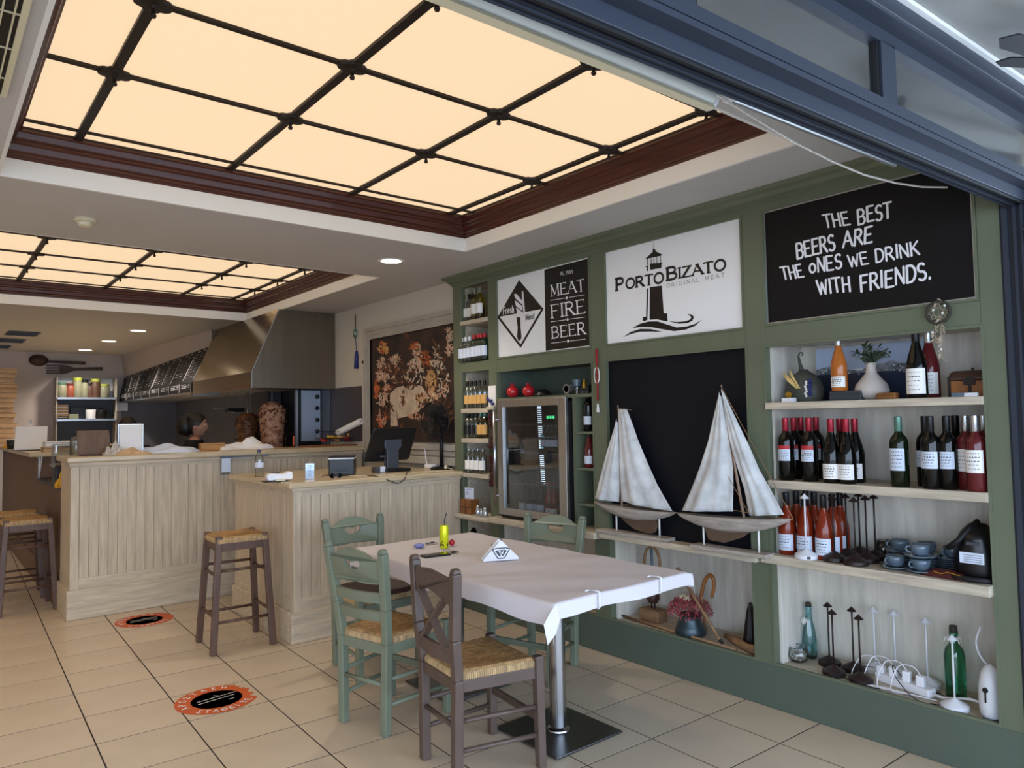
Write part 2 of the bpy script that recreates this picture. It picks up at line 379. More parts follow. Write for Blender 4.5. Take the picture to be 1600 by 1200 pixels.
# text whose left-bottom, right-bottom and left-top corners are given as points of the plane (u, v)
def text(mb, s, bl, br, tl, fn, thick=.14, thin=.14, serif=0, d=0, jit=0, gap=.14, firstbig=0, slant=0):
    toks = [s] if isinstance(s, str) else s
    toks = list(s)
    ws = [GW.get(c, .78) for c in toks]; sc = [1+(firstbig if i == 0 else 0) for i in range(len(toks))]
    tot = sum(w_*k for w_, k in zip(ws, sc)) + gap*(len(toks)-1)
    bl, br, tl = Vector(bl), Vector(br), Vector(tl)
    ex = (br-bl)/tot; ey = (tl-bl)/(1+firstbig); H = ey.length
    x = 0
    rnd = random.Random(s if isinstance(s, str) else 'x')
    for c, w_, k in zip(toks, ws, sc):
        jy = rnd.uniform(-jit, jit); jr = rnd.uniform(-jit, jit)
        def mp(p): return bl + ex*(x + (p[0]*k + jr*p[1])) + ey*(p[1]*k + jy)
        for pts, wt in G.get(c, []):
            wid = (thin + (thick-thin)*wt)*H*k
            ribbon(mb, [mp(p) for p in pts], fn, wid, d, cap=not serif)
            if serif and wt >= 0:
                for e in (pts[0], pts[-1]):
                    if wt == 1 or c in 'AMN':
                        if abs(e[1]) < .01 or abs(e[1]-1) < .01:
                            sw = .15
                            if c == 'M' and abs(e[0]-.46) < .1: continue
                            ribbon(mb, [mp((e[0]-sw, e[1])), mp((e[0]+sw, e[1]))], fn, thin*H*k, d, cap=False)
                    elif c in 'EFTZL' and wt == 0:
                        if e[0] > .5 or (c in 'TZ' and e[0] < .1):
                            dy = -.12 if e[1] > .8 else (.12 if e[1] < .1 else 0)
                            if dy: ribbon(mb, [mp(e), mp((e[0], e[1]+dy))], fn, thin*H*k, d, cap=False)
        x += w_*k + gap
# ================================================================ THE SETTING
WX = 3.413                       # face of the display wall
CZ = 2.68                        # ceiling height
# ---- floor: grout bed with every tile a piece of its own
fl = M().box(-3.2, -.6, -.03, 3.9, 13.7, -.0009).build('floor', 'grout'); struct(fl)
TX, TY, TR = .4108, .4057, -.0321
tl_me = M().box(-TX/2+.0036, -TY/2+.0036, -.008, TX/2-.0036, TY/2-.0036, 0).mesh('tile', 'tile')
def in_view(P, m=30):
    q = Vector(P)-Vector((0, 0, CH)); d = q.dot(CF)
    if d < .3: return None
    x, y = 800+FPX*q.dot(CR)/d, 600-FPX*q.dot(CU)/d
    return d if (-m-90 < x < 1600+m+90 and -m < y < 1200+m+120) else None
cand = []; rest = M()
for i in range(-9, 10):
    for j in range(-13, 25):
        a, b = (i+.5)*TX, (j+.5)*TY
        x = .2656+a*math.cos(TR)-b*math.sin(TR); y = 3.9858+b*math.cos(TR)+a*math.sin(TR)
        if not (-3.2 < x < 3.6 and -.7 < y < 13.6): continue
        d = in_view((x, y, 0)); hid = (y > 6.9 and x > 1.15)
        if d and not hid: cand.append((d, x, y))
        else: rest.add([(x+u*math.cos(TR)-v*math.sin(TR), y+v*math.cos(TR)+u*math.sin(TR), z) for z in (-.008, 0) for u, v in
                        ((-TX/2+.003, -TY/2+.003), (TX/2-.003, -TY/2+.003), (TX/2-.003, TY/2-.003), (-TX/2+.003, TY/2-.003))],
                       [(0, 3, 2, 1), (4, 5, 6, 7), (0, 1, 5, 4), (1, 2, 6, 5), (2, 3, 7, 6), (3, 0, 4, 7)])
cand.sort()
for d, x, y in cand[:290]:
    o = bpy.data.objects.new('tile', tl_me); C.objects.link(o); o.parent = fl; o.location = (x, y, random.uniform(-.0002, .0002)); o.rotation_euler = (0, 0, TR)
for d, x, y in cand[290:]:
    rest.box(x-TX/2+.003, y-TY/2+.003, -.008, x+TX/2-.003, y+TY/2-.003, 0)
rest.build('tile_field', 'tile', fl, stuff=True)
gr = M().box(-12, -14, -.12, 12, -.6, -.03).build('ground', 'pave'); struct(gr)

# ---- walls
struct(M().box(3.49, 4.93, 0, 3.62, 13.7, 3.05).build('wall_right', 'wall_cream'))
struct(M().box(3.76, .8, 0, 3.86, 4.93, 3.05).build('wall_behind_cabinet', 'wall_cream'))
struct(M().box(-3.3, 13.5, 0, 3.49, 13.62, 3.05).build('wall_back', 'wall_kitchen'))
struct(M().box(-3.3, .8, 0, -3.2, 13.5, 3.05).build('wall_left', 'wall_cream'))
# bulkhead above the menu boards, a little out of square with the room
q = M(); q.add([(2.82, 9.3, 2.480), (3.49, 9.3, 2.480), (3.49, 13.5, 2.308), (2.66, 13.5, 2.308), (2.80, 9.3, CZ), (3.49, 9.3, CZ), (3.49, 13.5, CZ), (2.60, 13.5, CZ)],
      [(0, 3, 2, 1), (4, 5, 6, 7), (0, 1, 5, 4), (1, 2, 6, 5), (2, 3, 7, 6), (3, 0, 4, 7)]); bk = q.build('wall_bulkhead', 'wall_kitchen'); struct(bk)
# dark tiled splashback below the hood
struct(M().box(3.47, 7.4, .9, 3.49, 13.5, 1.95).build('wall_splashback', 'dark_tile'))
struct(M().box(2.62, 13.47, .9, 3.49, 13.5, 2.0).build('wall_splashback_end', 'dark_tile'))

# ---- ceiling slabs round the two coffers
cl = M()
A = (.27, 2.945, 1.61, 4.09); B = (-1.9, 2.90, 5.245, 8.33)
for x0, x1, y0, y1 in ((-3.2, 3.76, 1.0, A[2]), (-3.2, A[0], A[2], A[3]), (A[1], 3.76, A[2], A[3]), (-3.2, 3.76, A[3], B[2]),
                       (-3.2, B[0], B[2], B[3]), (B[1], 3.5, B[2], B[3]), (-3.2, 3.5, B[3], 13.5)):
    cl.box(x0, y0, CZ, x1, y1, CZ+.03)
struct(cl.build('ceiling', 'ceiling_paint'))
struct(M().box(-3.3, .9, 3.05, 3.86, 13.7, 3.12).build('ceiling_roof_slab', 'soffit'))
def coffer(R, tn):
    x0, x1, y0, y1 = R
    f = M()
    prof = [(-.012, CZ-.001), (.004, CZ-.001), (.004, CZ+.09), (-.012, CZ+.09)]
    def ring(mb, pr):
        n = len(pr)
        for k in range(4):
            cs = [(x0, y0, 1, 1), (x1, y0, -1, 1), (x1, y1, -1, -1), (x0, y1, 1, -1)]
            a, b = cs[k], cs[(k+1) % 4]
            vs = [(a[0]+a[2]*d, a[1]+a[3]*d, z) for d, z in pr] + [(b[0]+b[2]*d, b[1]+b[3]*d, z) for d, z in pr]
            mb.add(vs, [(i, (i+1) % n, n+(i+1) % n, n+i) for i in range(n)])
    ring(f, prof); struct(f.build('trim_%d' % tn, 'fascia_white'))
    w_ = M(); z = CZ+.09
    ring(w_, [(-.02, z), (.002, z), (.005, z), (.006, z+.012), (.015, z+.018), (.015, z+.026), (.027, z+.036), (.034, z+.062), (.046, z+.070),
              (.046, z+.080), (.060, z+.088), (.068, z+.112), (.078, z+.118), (.078, z+.14), (-.02, z+.15)])
    struct(w_.build('trim_%d' % (tn+1), 'mahogany', smooth=25))
coffer(A, 1); coffer(B, 3)

# ---- luminous glazed ceilings: panes, iron bars, rosettes
def lumi(R, xs, ys, label, yb0, yb1, xb0, xb1):
    x0, x1, y0, y1 = R[0]+.076, R[1]-.076, R[2]+.076, R[3]-.076; z = CZ+.225
    t = thing('luminous_ceiling', label, 'ceiling light', ((x0+x1)/2, (y0+y1)/2, z), 0)
    X = [x0]+sorted(xs+xb0)+[x1]; Y = [y0]+sorted(ys+yb0)+[y1]
    for a, b in zip(X[:-1], X[1:]):
        for c, d in zip(Y[:-1], Y[1:]):
            M().box(a+.004, c+.004, z+.004, b-.004, d-.004, z+.010).build('pane', 'panel_glow', t, world=True)
    M().box(x0-.03, y0-.03, z+.02, x1+.03, y1+.03, z+.03).build('backing', 'fascia_white', t, world=True)
    for x in xs: M().box(x-.018, y0-.02, z-.012, x+.018, y1+.02, z+.002).build('bar', 'iron', t, world=True)
    for x in xb0: M().box(x-.008, y0-.02, z-.009, x+.008, y1+.02, z+.002).build('thin_bar', 'iron', t, world=True)
    for y in ys: M().box(x0-.02, y-.012, z-.010, x1+.02, y+.012, z+.002).build('bar', 'iron', t, world=True)
    for y in yb0: M().box(x0-.02, y-.008, z-.009, x1+.02, y+.008, z+.002).build('thin_bar', 'iron', t, world=True)
    e = M()
    e.box(x0-.002, y0, z-.006, x0+.005, y1, z+.002).box(x1-.005, y0, z-.006, x1+.002, y1, z+.002)
    e.box(x0, y0-.002, z-.006, x1, y0+.005, z+.002).box(x0, y1-.005, z-.006, x1, y1+.002, z+.002).build('edge_bar', 'iron', t, world=True)
    rs = None
    for x in xs:
        for y in ys:
            if rs is None:
                m_ = M()
                for k in range(4): m_.lathe([(.001, -.012), (.030, -.010), (.034, 0), (.030, .008), (.001, .01)], (.030*math.cos(k*PI/2+.0), .022*math.sin(k*PI/2), 0), 12)
                m_.lathe([(.001, -.052), (.008, -.050), (.011, -.042), (.007, -.034), (.007, -.02), (.014, -.012), (.02, 0), (.001, .005)], (0, 0, 0), 12)
                rs = m_.mesh('rosette', 'iron', 40)
            o = bpy.data.objects.new('rosette', rs); C.objects.link(o); o.parent = t; o.matrix_parent_inverse = mw(t).inverted(); o.location = (x, y, z-.006)
lumi(A, [.578, 1.30, 2.035, 2.768], [1.945, 2.55, 3.165], 'large glowing glazed ceiling panel with iron bars nearest the open front', [3.90, 1.78], 0, [], 0)
lumi(B, [-.75, -.02, .71, 1.44, 2.17, 2.70], [5.62, 6.25, 6.90, 7.52], 'glowing glazed ceiling panel set over the bar counter', [8.13], 0, [], 0)

# ---- recessed downlights, detector, vents
def downlight(x, y, label, r=.085, e=14, grp=None):
    t = thing('downlight', label, 'light', (x, y, CZ), 0, grp)
    M().lathe([(r*.86, -.002), (r*1.12, -.004), (r*1.14, .002), (r*.86, .004)], (0, 0, 0), 28).build('rim', 'fascia_white', t, True)
    M().lathe([(.001, -.0012), (r*.86, -.0012), (r*.86, .001), (.001, .001)], (0, 0, 0), 28).build('diffuser', 'downlight', t)
    l = bpy.data.lights.new('downlight_lamp', 'SPOT'); l.energy = e; l.color = (1, .88, .74); l.spot_size = math.radians(130); l.spot_blend = .8; l.shadow_soft_size = .06
    o = bpy.data.objects.new('downlight_lamp', l); C.objects.link(o); o.parent = t; o.location = (0, 0, -.03)
    return t
downlight(2.676, 4.651, 'round recessed downlight in the ceiling beam near the green display wall', .088, 45)
for k, (x, y) in enumerate(((-.7, 4.66), (-1.2, 2.2), (-2.4, 3.2), (-2.4, 6.5), (-.9, 10.5), (-2.3, 9.5))):  # fill lamps added on the unseen ceiling to warm the room
    downlight(x, y, 'recessed downlight over the unseen left of the room, %s' % ('beside the big glowing panel', 'just inside the open front', 'near the front left corner', 'halfway along the left wall', 'left of the kitchen', 'by the left wall near the kitchen')[k], .088, 60, 'downlights over the left of the room')
for (x, y), lb in zip(((2.10, 9.9), (2.03, 11.3), (1.975, 12.8)), ('round kitchen downlight nearest the bar', 'middle one of three kitchen downlights', 'round kitchen downlight nearest the back wall')):
    downlight(x, y, lb, .10, 120, 'kitchen downlights')
t = thing('smoke_detector', 'small cream round smoke detector on the ceiling between the two glowing panels', 'smoke detector', (.713, 4.679, CZ))
M().lathe([(.001, 0), (.056, 0), (.058, -.012), (.05, -.018), (.001, -.018)], (0, 0, 0), 24).build('base', 'cream_plastic', t, 40)
M().lathe([(.036, -.018), (.040, -.024), (.036, -.040), (.026, -.046), (.001, -.047)], (0, 0, 0), 24).build('chamber', 'cream_plastic', t, 40)
def vent(x0, y0, x1, y1, z, n, label, along='y', grp=None, mat='foil_silver'):
    t = thing('air_vent', label, 'vent', ((x0+x1)/2, (y0+y1)/2, z), 0, grp)
    M().box(x0, y0, z-.001, x1, y1, z+.01).build('backing', 'rubber', t, world=True)
    f = M(); b = .018
    f.box(x0-b, y0-b, z-.008, x1+b, y0, z).box(x0-b, y1, z-.008, x1+b, y1+b, z).box(x0-b, y0, z-.008, x0, y1, z).box(x1, y0, z-.008, x1+b, y1, z)
    f.build('frame', mat, t, world=True)
    for k in range(n):
        if along == 'y':
            x = x0+(x1-x0)*(k+.5)/n; M().bar((x, y0, z-.006), (x, y1, z-.006), .004, .012).build('slat', mat, t, world=True)
        else:
            y = y0+(y1-y0)*(k+.5)/n; M().bar((x0, y, z-.006), (x1, y, z-.006), .004, .012).build('slat', mat, t, world=True)
    return t
v_ = vent(-.25, 1.55, .203, 3.05, CZ-.006, 16, 'long air conditioning grille in the ceiling at the left edge', 'y', mat='cream_plastic')
for k in range(6):
    y = 1.7+k*.24; M().bar((-.25, y, CZ-.012), (.203, y, CZ-.012), .004, .005).build('cross_slat', 'cream_plastic', v_, world=True)
for (x, y, w_, h_), lb in zip(((.99, 10.85, .30, .42), (.93, 11.8, .30, .42), (.86, 12.75, .26, .38)), ('ceiling vent grille over the kitchen, nearest of three', 'ceiling vent grille over the kitchen, middle of three', 'ceiling vent grille over the kitchen, farthest of three')):
    vent(x-w_/2, y-h_/2, x+w_/2, y+h_/2, CZ-.004, 10, lb, 'x', 'kitchen ceiling vents', 'plastic_grey')

# ================================================================ OPENING: navy frame with transom lights
fr = thing('folding_door_frame', 'navy blue metal frame over the open shop front with glazed transom lights', 'door frame', (3.41, .97, 0), -.0517)
L0 = -6.7
M().box(L0, -.067, 2.334, 0, 0.002, 2.42).build('header', 'navy', fr, bevel=.002)
for k, (a, b) in enumerate(((-.060, -.050), (-.040, -.032), (-.022, -.014))):
    M().box(L0, a, 2.325, 0, b, 2.336).build('track', 'rubber' if k == 0 else 'navy_dark', fr)
M().box(L0, -.012, 2.322, 0, -.004, 2.336).build('track', 'navy', fr)
M().box(L0, -.030, 2.322, 0, -.024, 2.336).build('track', 'navy', fr)
M().box(L0, -.112, 2.378, .5, -.04, 2.394).box(L0, -.108, 2.394, .5, -.04, 2.398).box(L0, -.112, 2.398, .5, -.04, 2.432).build('bottom_rail', 'navy', fr)
M().box(L0, -.060, 2.66, .5, -.02, 2.70).box(L0, -.066, 2.652, .5, -.03, 2.662).build('top_rail', 'navy', fr)
M().box(L0, -.112, 2.70, .6, -.02, 2.712).box(L0, -.108, 2.712, .6, -.02, 2.716).box(L0, -.112, 2.716, .6, -.02, 2.765).build('head_rail', 'navy', fr)
M().box(L0, -.1135, 2.7125, .6, -.1115, 2.7145).build('bead_strip', 'foil_silver', fr)
for xm in (-1.075, -2.045, -3.02, -4.0, -5.0, -6.0, .22):
    M().box(xm-.045, -.066, 2.43, xm+.045, -.02, 2.66).build('mullion', 'navy', fr)
    M().box(xm-.058, -.058, 2.43, xm-.045, -.03, 2.655).box(xm+.045, -.058, 2.43, xm+.058, -.03, 2.655).build('gasket', 'rubber', fr)
for a, b in ((-6, -5), (-5, -4), (-4, -3.02), (-3.02, -2.045), (-2.045, -1.075), (-1.075, .22)):
    M().box(a+.05, -.046, 2.428, b-.05, -.040, 2.66).build('pane', 'glass_tint', fr)
# right jamb with its tracks
M().box(0.0, -.112, 0, .5, .03, 2.43).build('jamb', 'navy_dark', fr)
for a, b, c in ((-.008, .0, .02), (-.006, -.03, -.018), (-.008, -.055, -.045), (-.006, -.085, -.075)):
    M().box(a, b, 0, .01, c, 2.33).build('jamb_track', 'navy', fr)
M().box(.02, -.125, 0, .16, -.112, 2.34).build('jamb_cover', 'navy', fr)
M().box(.05, -.145, 2.36, .11, -.113, 2.40).build('bracket', 'alu', fr)
M().box(-.014, -.072, 2.17, .0, -.058, 2.24).build('hinge', 'plastic_black', fr)
for z in (2.185, 2.222): M().lathe([(.001, 0), (.006, 0), (.006, .004), (.001, .004)], (-.016, -.065, z), 10, rot=Matrix.Rotation(PI/2, 3, 'Y')).build('screw', 'foil_silver', fr)
# plenum wall seen through the transom lights
struct(M().box(-3.2, 1.0, CZ+.03, 3.76, 1.03, 3.05).build('wall_over_opening', 'plenum'))
struct(M().box(-3.2, 1.06, 2.60, 3.40, 1.16, CZ).build('trim_5', 'wood_strip'))
# canopy ceiling outside
for nm_, mt_, bx_ in (('ceiling_canopy', 'soffit', (-9, -3.6, 2.782, 6, -.100, 2.9)), ('trim_6', 'fascia_white', (-9, -.128, 2.766, 6, -.06, 2.781))):
    o = M().box(*bx_).build(nm_, mt_); struct(o); o.location = fr.location; o.rotation_euler = fr.rotation_euler
struct(M().box(3.86, .78, 0, 9, .98, 3.05).build('wall_facade_right', 'soffit'))
struct(M().box(-9, .78, 0, -3.3, .98, 3.05).build('wall_facade_left', 'soffit'))
# dark blurred blades of the canopy fan at the corner
hub = hp(1715, 82, 2, 2.70); hub.z = 2.66
t = thing('ceiling_fan', 'dark ceiling fan under the outdoor canopy at the top right corner', 'fan', hub)
M().lathe([(.001, -.03), (.05, -.025), (.06, 0), (.05, .03), (.012, .04), (.012, .118), (.03, .12), (.001, .121)], (0, 0, 0), 16).build('motor', 'plastic_black', t, 40)
for k, tip in enumerate((hp(1561, 62, 2, 2.68), hp(1556, 98, 2, 2.67), hp(1850, 60, 2, 2.68), hp(1760, 300, 2, 2.68))):
    dv = (tip-hub); L_ = dv.length; a = math.atan2(dv.y, dv.x); c, s = math.cos(a), math.sin(a); w_ = .034 if k != 1 else .022
    M().prism([(.04, -w_*.5), (L_*.6, -w_), (L_*.92, -w_*.8), (L_, 0), (L_*.9, w_*.9), (L_*.6, w_), (.04, w_*.5)], lambda u, v, d: (u*c-v*s, u*s+v*c, d+v*.3+dv.z*u/L_), 0, .005).build('blade', 'rubber', t)
# ---- roller blind under the ceiling behind the frame, and its bead chain
def along(a, b, k): return Vector(a).lerp(Vector(b), k)
t = thing('roller_blind', 'white rolled up roller blind hanging under the ceiling above the opening', 'blind', (0, 1.28, 2.45))
M().tube([(-2.6, 1.36, 2.440), (1.80, 1.255, 2.440)], .028, 20).build('fabric_roll', 'roller_fabric', t, 40, world=True)
M().tube([(1.80, 1.255, 2.440), (1.812, 1.2547, 2.440)], .031, 18).build('end_cap', 'foil_white', t, 40, world=True)
M().bar((-2.6, 1.352, 2.409), (1.80, 1.247, 2.409), .03, .008).build('bottom_bar', 'cream_plastic', t, world=True)
t = thing('roller_blind', 'thin grey roller blind tube beside the cornice of the green wall', 'blind', (2.35, 1.2, 2.46))
M().tube([(1.87, 1.225, 2.452), (2.88, 1.18, 2.452)], .012, 12).build('tube', 'alu', t, 40, world=True)
M().bar((1.85, 1.226, 2.455), (1.875, 1.225, 2.455), .03, .03).build('bracket', 'foil_white', t, world=True)
ch = M(); P0 = [hp(*q, 1, 1.19) for q in ((1122, 150), (1150, 167), (1187, 190), (1240, 222), (1300, 252), (1350, 273), (1400, 286), (1440, 292), (1488, 293))]
dn = []
for a, b in zip(P0[:-1], P0[1:]):
    n = max(2, int((b-a).length/.0125))
    for k in range(n): dn.append(a.lerp(b, k/n))
for p in dn: ch.ball(p, .0044, 6)
t = thing('bead_chain', 'white bead chain of the roller blind sagging across the black quote board', 'chain', P0[4])
ch.build('beads', 'bead_white', t, True, world=True, stuff=True)
M().tube(P0, .0009, 5).build('cord', 'foil_white', t, world=True)

# ================================================================ DISPLAY WALL (green built-in)
cab = thing('display_cabinet', 'green painted built-in display wall with cream shelves covering the right side', 'cabinet', (WX, 3, 0))
def cb(name, mat, *bx, **k):
    m_ = M()
    for b in bx: m_.box(*b)
    return m_.build(name, mat, cab, world=True, **k)
PT = [(1.0, 1.085), (2.08, 2.195), (3.215, 3.34), (4.35, 4.45), (4.81, 4.925)]
for a, b in PT: cb('post', 'green', (WX, a, .22, WX+.045, b, 2.645), bevel=.003)
cb('plinth', 'green_dark', (WX-.002, 1.0, 0, WX+.05, 4.925, .222), bevel=.004)
cb('top_rail', 'green', (WX-.002, 1.0, 2.578, WX+.045, 4.925, 2.64))
for a, b, z0, z1 in ((1.085, 2.08, 1.862, 1.962), (2.195, 3.215, 1.872, 1.960), (3.34, 4.35, 1.872, 1.960), (4.45, 4.81, 1.885, 1.965)):
    cb('rail', 'green', (WX+.001, a, z0, WX+.045, b, z1), bevel=.002)
# raised beads that edge the openings
def edge(y0, y1, z0, z1, w_=.012, mat='green', x=WX-.004):
    cb('edge_bead', mat, (x, y0, z0, x+.02, y0+w_, z1), (x, y1-w_, z0, x+.02, y1, z1), (x, y0+w_, z0, x+.02, y1-w_, z0+w_), (x, y0+w_, z1-w_, x+.02, y1-w_, z1))
edge(1.085, 2.08, 1.962, 2.578); edge(2.195, 3.215, 1.960, 2.578); edge(3.34, 4.35, 1.960, 2.578)
edge(1.075, 2.09, .222, 1.862, .012); edge(2.185, 3.225, .222, 1.872, .012); edge(3.33, 4.36, .222, 1.872, .012)
# cornice: crown profile running the length, returned at the left end
pr = [(0, 2.605), (-.012, 2.610), (-.012, 2.624), (-.028, 2.630), (-.040, 2.650), (-.062, 2.660), (-.070, 2.678), (-.070, 2.6795), (.03, 2.6795), (.03, 2.605)]
n = len(pr); m_ = M(); m_.add([(WX+d, 1.0, z) for d, z in pr]+[(WX+d, 4.925-d, z) for d, z in pr], [(i, (i+1) % n, n+(i+1) % n, n+i) for i in range(n)])
m_.add([(WX+d, 4.925-d, z) for d, z in pr]+[(3.489, 4.925-d, z) for d, z in pr], [(i, (i+1) % n, n+(i+1) % n, n+i) for i in range(n)])
m_.build('cornice', 'green', cab, world=True)
XB = 3.75
# linings
cb('back_panel', 'whitewash', (XB, 1.02, .2, XB+.008, 2.14, 1.90)); cb('back_panel', 'whitewash', (XB, 2.14, .2, XB+.008, 3.28, .80))
cb('back_panel', 'whitewash', (XB, 3.28, .2, XB+.008, 4.40, .76)); cb('back_panel', 'shelf_wood', (XB, 4.40, .2, XB+.008, 4.87, 2.62))
cb('back_panel', 'green_dark', (XB, 3.28, .76, XB+.008, 4.40, 1.88))
for y in (1.085, 2.08-.012): cb('side_lining', 'whitewash', (WX+.045, y, .222, XB, y+.012, 1.87))
for y in (2.195, 3.215-.012): cb('side_lining', 'whitewash', (WX+.045, y, .222, XB, y+.012, .76))
for y in (3.34, 4.35-.012): cb('side_lining', 'green_dark', (WX+.045, y, .76, XB, y+.012, 1.88))
for y in (3.34, 4.35-.012): cb('side_lining', 'whitewash', (WX+.045, y, .222, XB, y+.012, .76))
for y in (4.45, 4.81-.012): cb('side_lining', 'shelf_wood', (WX+.045, y, .222, XB, y+.012, 2.60))
cb('niche_ceiling', 'whitewash', (WX+.045, 1.085, 1.866, XB, 2.08, 1.876)); cb('niche_ceiling', 'green_dark', (WX+.045, 3.34, 1.874, XB, 4.35, 1.884))
cb('niche_ceiling', 'shelf_wood', (WX+.045, 4.45, 2.59, XB, 4.81, 2.60))
for a, b in ((1.085, 2.08), (2.195, 3.215), (3.34, 4.35), (4.45, 4.81)): cb('niche_floor', 'shelf_wood', (WX+.03, a, .205, XB, b, .222))
# shelves
cb('shelf', 'shelf_wood', (WX-.02, 1.086, 1.528, XB, 2.079, 1.563), bevel=.002)
cb('shelf', 'shelf_wood', (WX-.02, 1.086, 1.126, XB, 2.079, 1.166), bevel=.002)
cb('shelf', 'shelf_wood', (WX-.048, 1.085, .745, XB, 2.115, .790), bevel=.003)
cb('shelf', 'shelf_wood', (WX-.065, 2.135, .740, XB, 3.25, .776), bevel=.003)
cb('shelf', 'shelf_wood', (WX-.085, 3.27, .728, XB, 4.375, .772), bevel=.006)
cb('shelf', 'shelf_wood', (WX-.085, 4.385, .720, XB, 4.885, .758), bevel=.012)
for z in (2.266, 1.556, 1.320, 1.044): cb('shelf', 'shelf_wood', (WX-.015, 4.452, z, XB, 4.808, z+.034), bevel=.002)
cb('shelf', 'green', (WX+.045, 4.45, 1.960, XB, 4.81, 1.970))
# cubby beside the wine cooler
cb('divider', 'green', (WX-.002, 3.505, .772, XB, 3.528, 1.640)); cb('shelf', 'green', (WX-.004, 3.34, 1.640, XB, 4.35, 1.662))
for z in (1.395, 1.155, .92): cb('shelf', 'green', (WX+.005, 3.341, z, XB, 3.505, z+.016))
# blackboard panel behind the boats
cb('blackboard_panel', 'chalk_board', (WX+.025, 2.196, .776, WX+.035, 3.214, 1.872))

# ---- signs on the upper panels
def onwall(x): return lambda u, v, d: Vector((x-d, u, v))      # u = Y, v = Z
def wp(px, py, x=WX+.012): q = hp(px, py, 0, x); return (q.y, q.z)
def crop(ox, oy, k): return lambda cx, cy: wp(ox+cx/k, oy+cy/k)
SX = WX+.012
q1 = thing('quote_sign', 'black board lettered the best beers are the ones we drink with friends', 'sign', (SX, 1.58, 1.97))
M().box(SX, 1.097, 1.974, SX+.01, 2.068, 2.566).build('board', 'black_board', q1, world=True)
M().box(SX-.003, 1.097, 1.974, SX+.004, 2.068, 1.981).box(SX-.003, 1.097, 2.559, SX+.004, 2.068, 2.566).box(SX-.003, 1.097, 1.981, SX+.004, 1.104, 2.559).box(SX-.003, 2.061, 1.981, SX+.004, 2.068, 2.559).build('alu_trim', 'alu', q1, world=True)
c1 = crop(1190, 280, 4.571); mb = M(); fw = onwall(SX-.0012)
for s, a, b, c in (('THE', (452, 346), (634, 322), (432, 258)), ('BEST', (688, 322), (930, 270), (683, 217)),
                   ('BEERS', (252, 566), (528, 506), (243, 460)), ('ARE', (583, 492), (790, 446), (585, 382)),
                   ('THE', (152, 718), (305, 694), (130, 632)), ('oNES', (342, 670), (575, 638), (336, 572)), ('WE', (628, 626), (766, 604), (616, 543)), ('DRINK', (815, 594), (1132, 534), (806, 503)),
                   ('WITH', (408, 820), (640, 798), (395, 722)), ('FRIENDS.', (708, 804), (1212, 708), (702, 692))):
    mb = M(); text(mb, s, c1(*a), c1(*b), c1(*c), fw, .15, .13, jit=.05, gap=.13, d=0); mb.build('lettering', 'sign_letter', q1, world=True)
q2 = thing('lighthouse_sign', 'white board with a black lighthouse logo and the words Porto Bizato', 'sign', (SX, 2.7, 1.97))
M().box(SX, 2.207, 1.972, SX+.01, 3.203, 2.566).build('board', 'sign_white', q2, world=True)
c2 = crop(940, 340, 5.457); mb = M()
text(mb, 'PORTO', c2(122, 624), c2(531, 552), c2(121, 524), fw, .27, .15, serif=1, firstbig=.22, gap=.10); mb.build('lettering', 'ink', q2, world=True); mb = M()
text(mb, 'BIZATO', c2(556, 535), c2(1062, 443), c2(553, 432), fw, .27, .15, serif=1, firstbig=.22, gap=.10); mb.build('lettering', 'ink', q2, world=True); mb = M()
text(mb, 'ORIGINAL MEAT', c2(556, 598), c2(1050, 505), c2(554, 566), fw, .09, .08, gap=.42)
mb.build('lettering', 'ink', q2, world=True)
mb = M()
for poly in ([(372, 352), (437, 292), (436, 270), (441, 268), (443, 205), (446, 268), (458, 268), (461, 287), (520, 316), (505, 326), (392, 350)],
             [(413, 392), (521, 385), (512, 398), (510, 430), (416, 446)], [(372, 416), (391, 408), (399, 408), (398, 456), (387, 456), (386, 424)],
             [(413, 592), (514, 580), (531, 816), (560, 816), (565, 886), (470, 868), (410, 872)], [(387, 604), (400, 602), (391, 874), (350, 886), (352, 847), (380, 846)],
             [(262, 942), (330, 905), (400, 886), (480, 885), (560, 912), (640, 936), (720, 930), (800, 905), (858, 868), (800, 922), (720, 955), (620, 968), (520, 952), (430, 935), (340, 932)],
             [(566, 882), (640, 890), (715, 884), (758, 868), (765, 846), (733, 823), (768, 826), (789, 846), (776, 878), (736, 900), (660, 905)],
             [(185, 1018), (250, 975), (330, 949), (420, 950), (525, 975), (420, 972), (330, 973), (250, 993)],
             [(388, 350), (394, 349), (395, 404), (389, 405)], [(420, 343), (425, 342), (427, 392), (421, 392)], [(444, 339), (449, 338), (451, 390), (445, 390)], [(468, 334), (473, 333), (476, 388), (470, 388)], [(497, 326), (504, 325), (508, 386), (501, 386)]):
    mb.flat([c2(*p) for p in poly], fw, 0)
mb.build('lighthouse_logo', 'ink', q2, world=True)
q3 = thing('butcher_sign', 'white sign with a diamond cleaver emblem beside the white words Meat Fire Beer', 'sign', (SX, 3.85, 1.97))
M().box(SX, 3.352, 1.972, SX+.01, 4.338, 2.566).build('board', 'sign_white', q3, world=True)
c3 = crop(770, 400, 4.0); mb = M()
yb = c3(326, 300)[0]
M().box(SX-.0005, 3.36, 1.980, SX+.002, yb, 2.558).build('black_field', 'ink', q3, world=True)
T_, Rr, Bb, Ll = (165, 150), (316, 330), (175, 570), (31, 382)
mb.flat([c3(*p) for p in (T_, Rr, Ll)], fw, 0)
for a, b in ((Rr, Bb), (Bb, Ll)):
    A_, B_ = Vector(c3(*a)), Vector(c3(*b)); ribbon(mb, [A_+(Vector(c3(172, 365))-A_)*.03, B_+(Vector(c3(172, 365))-B_)*.03], fw, .020, 0)
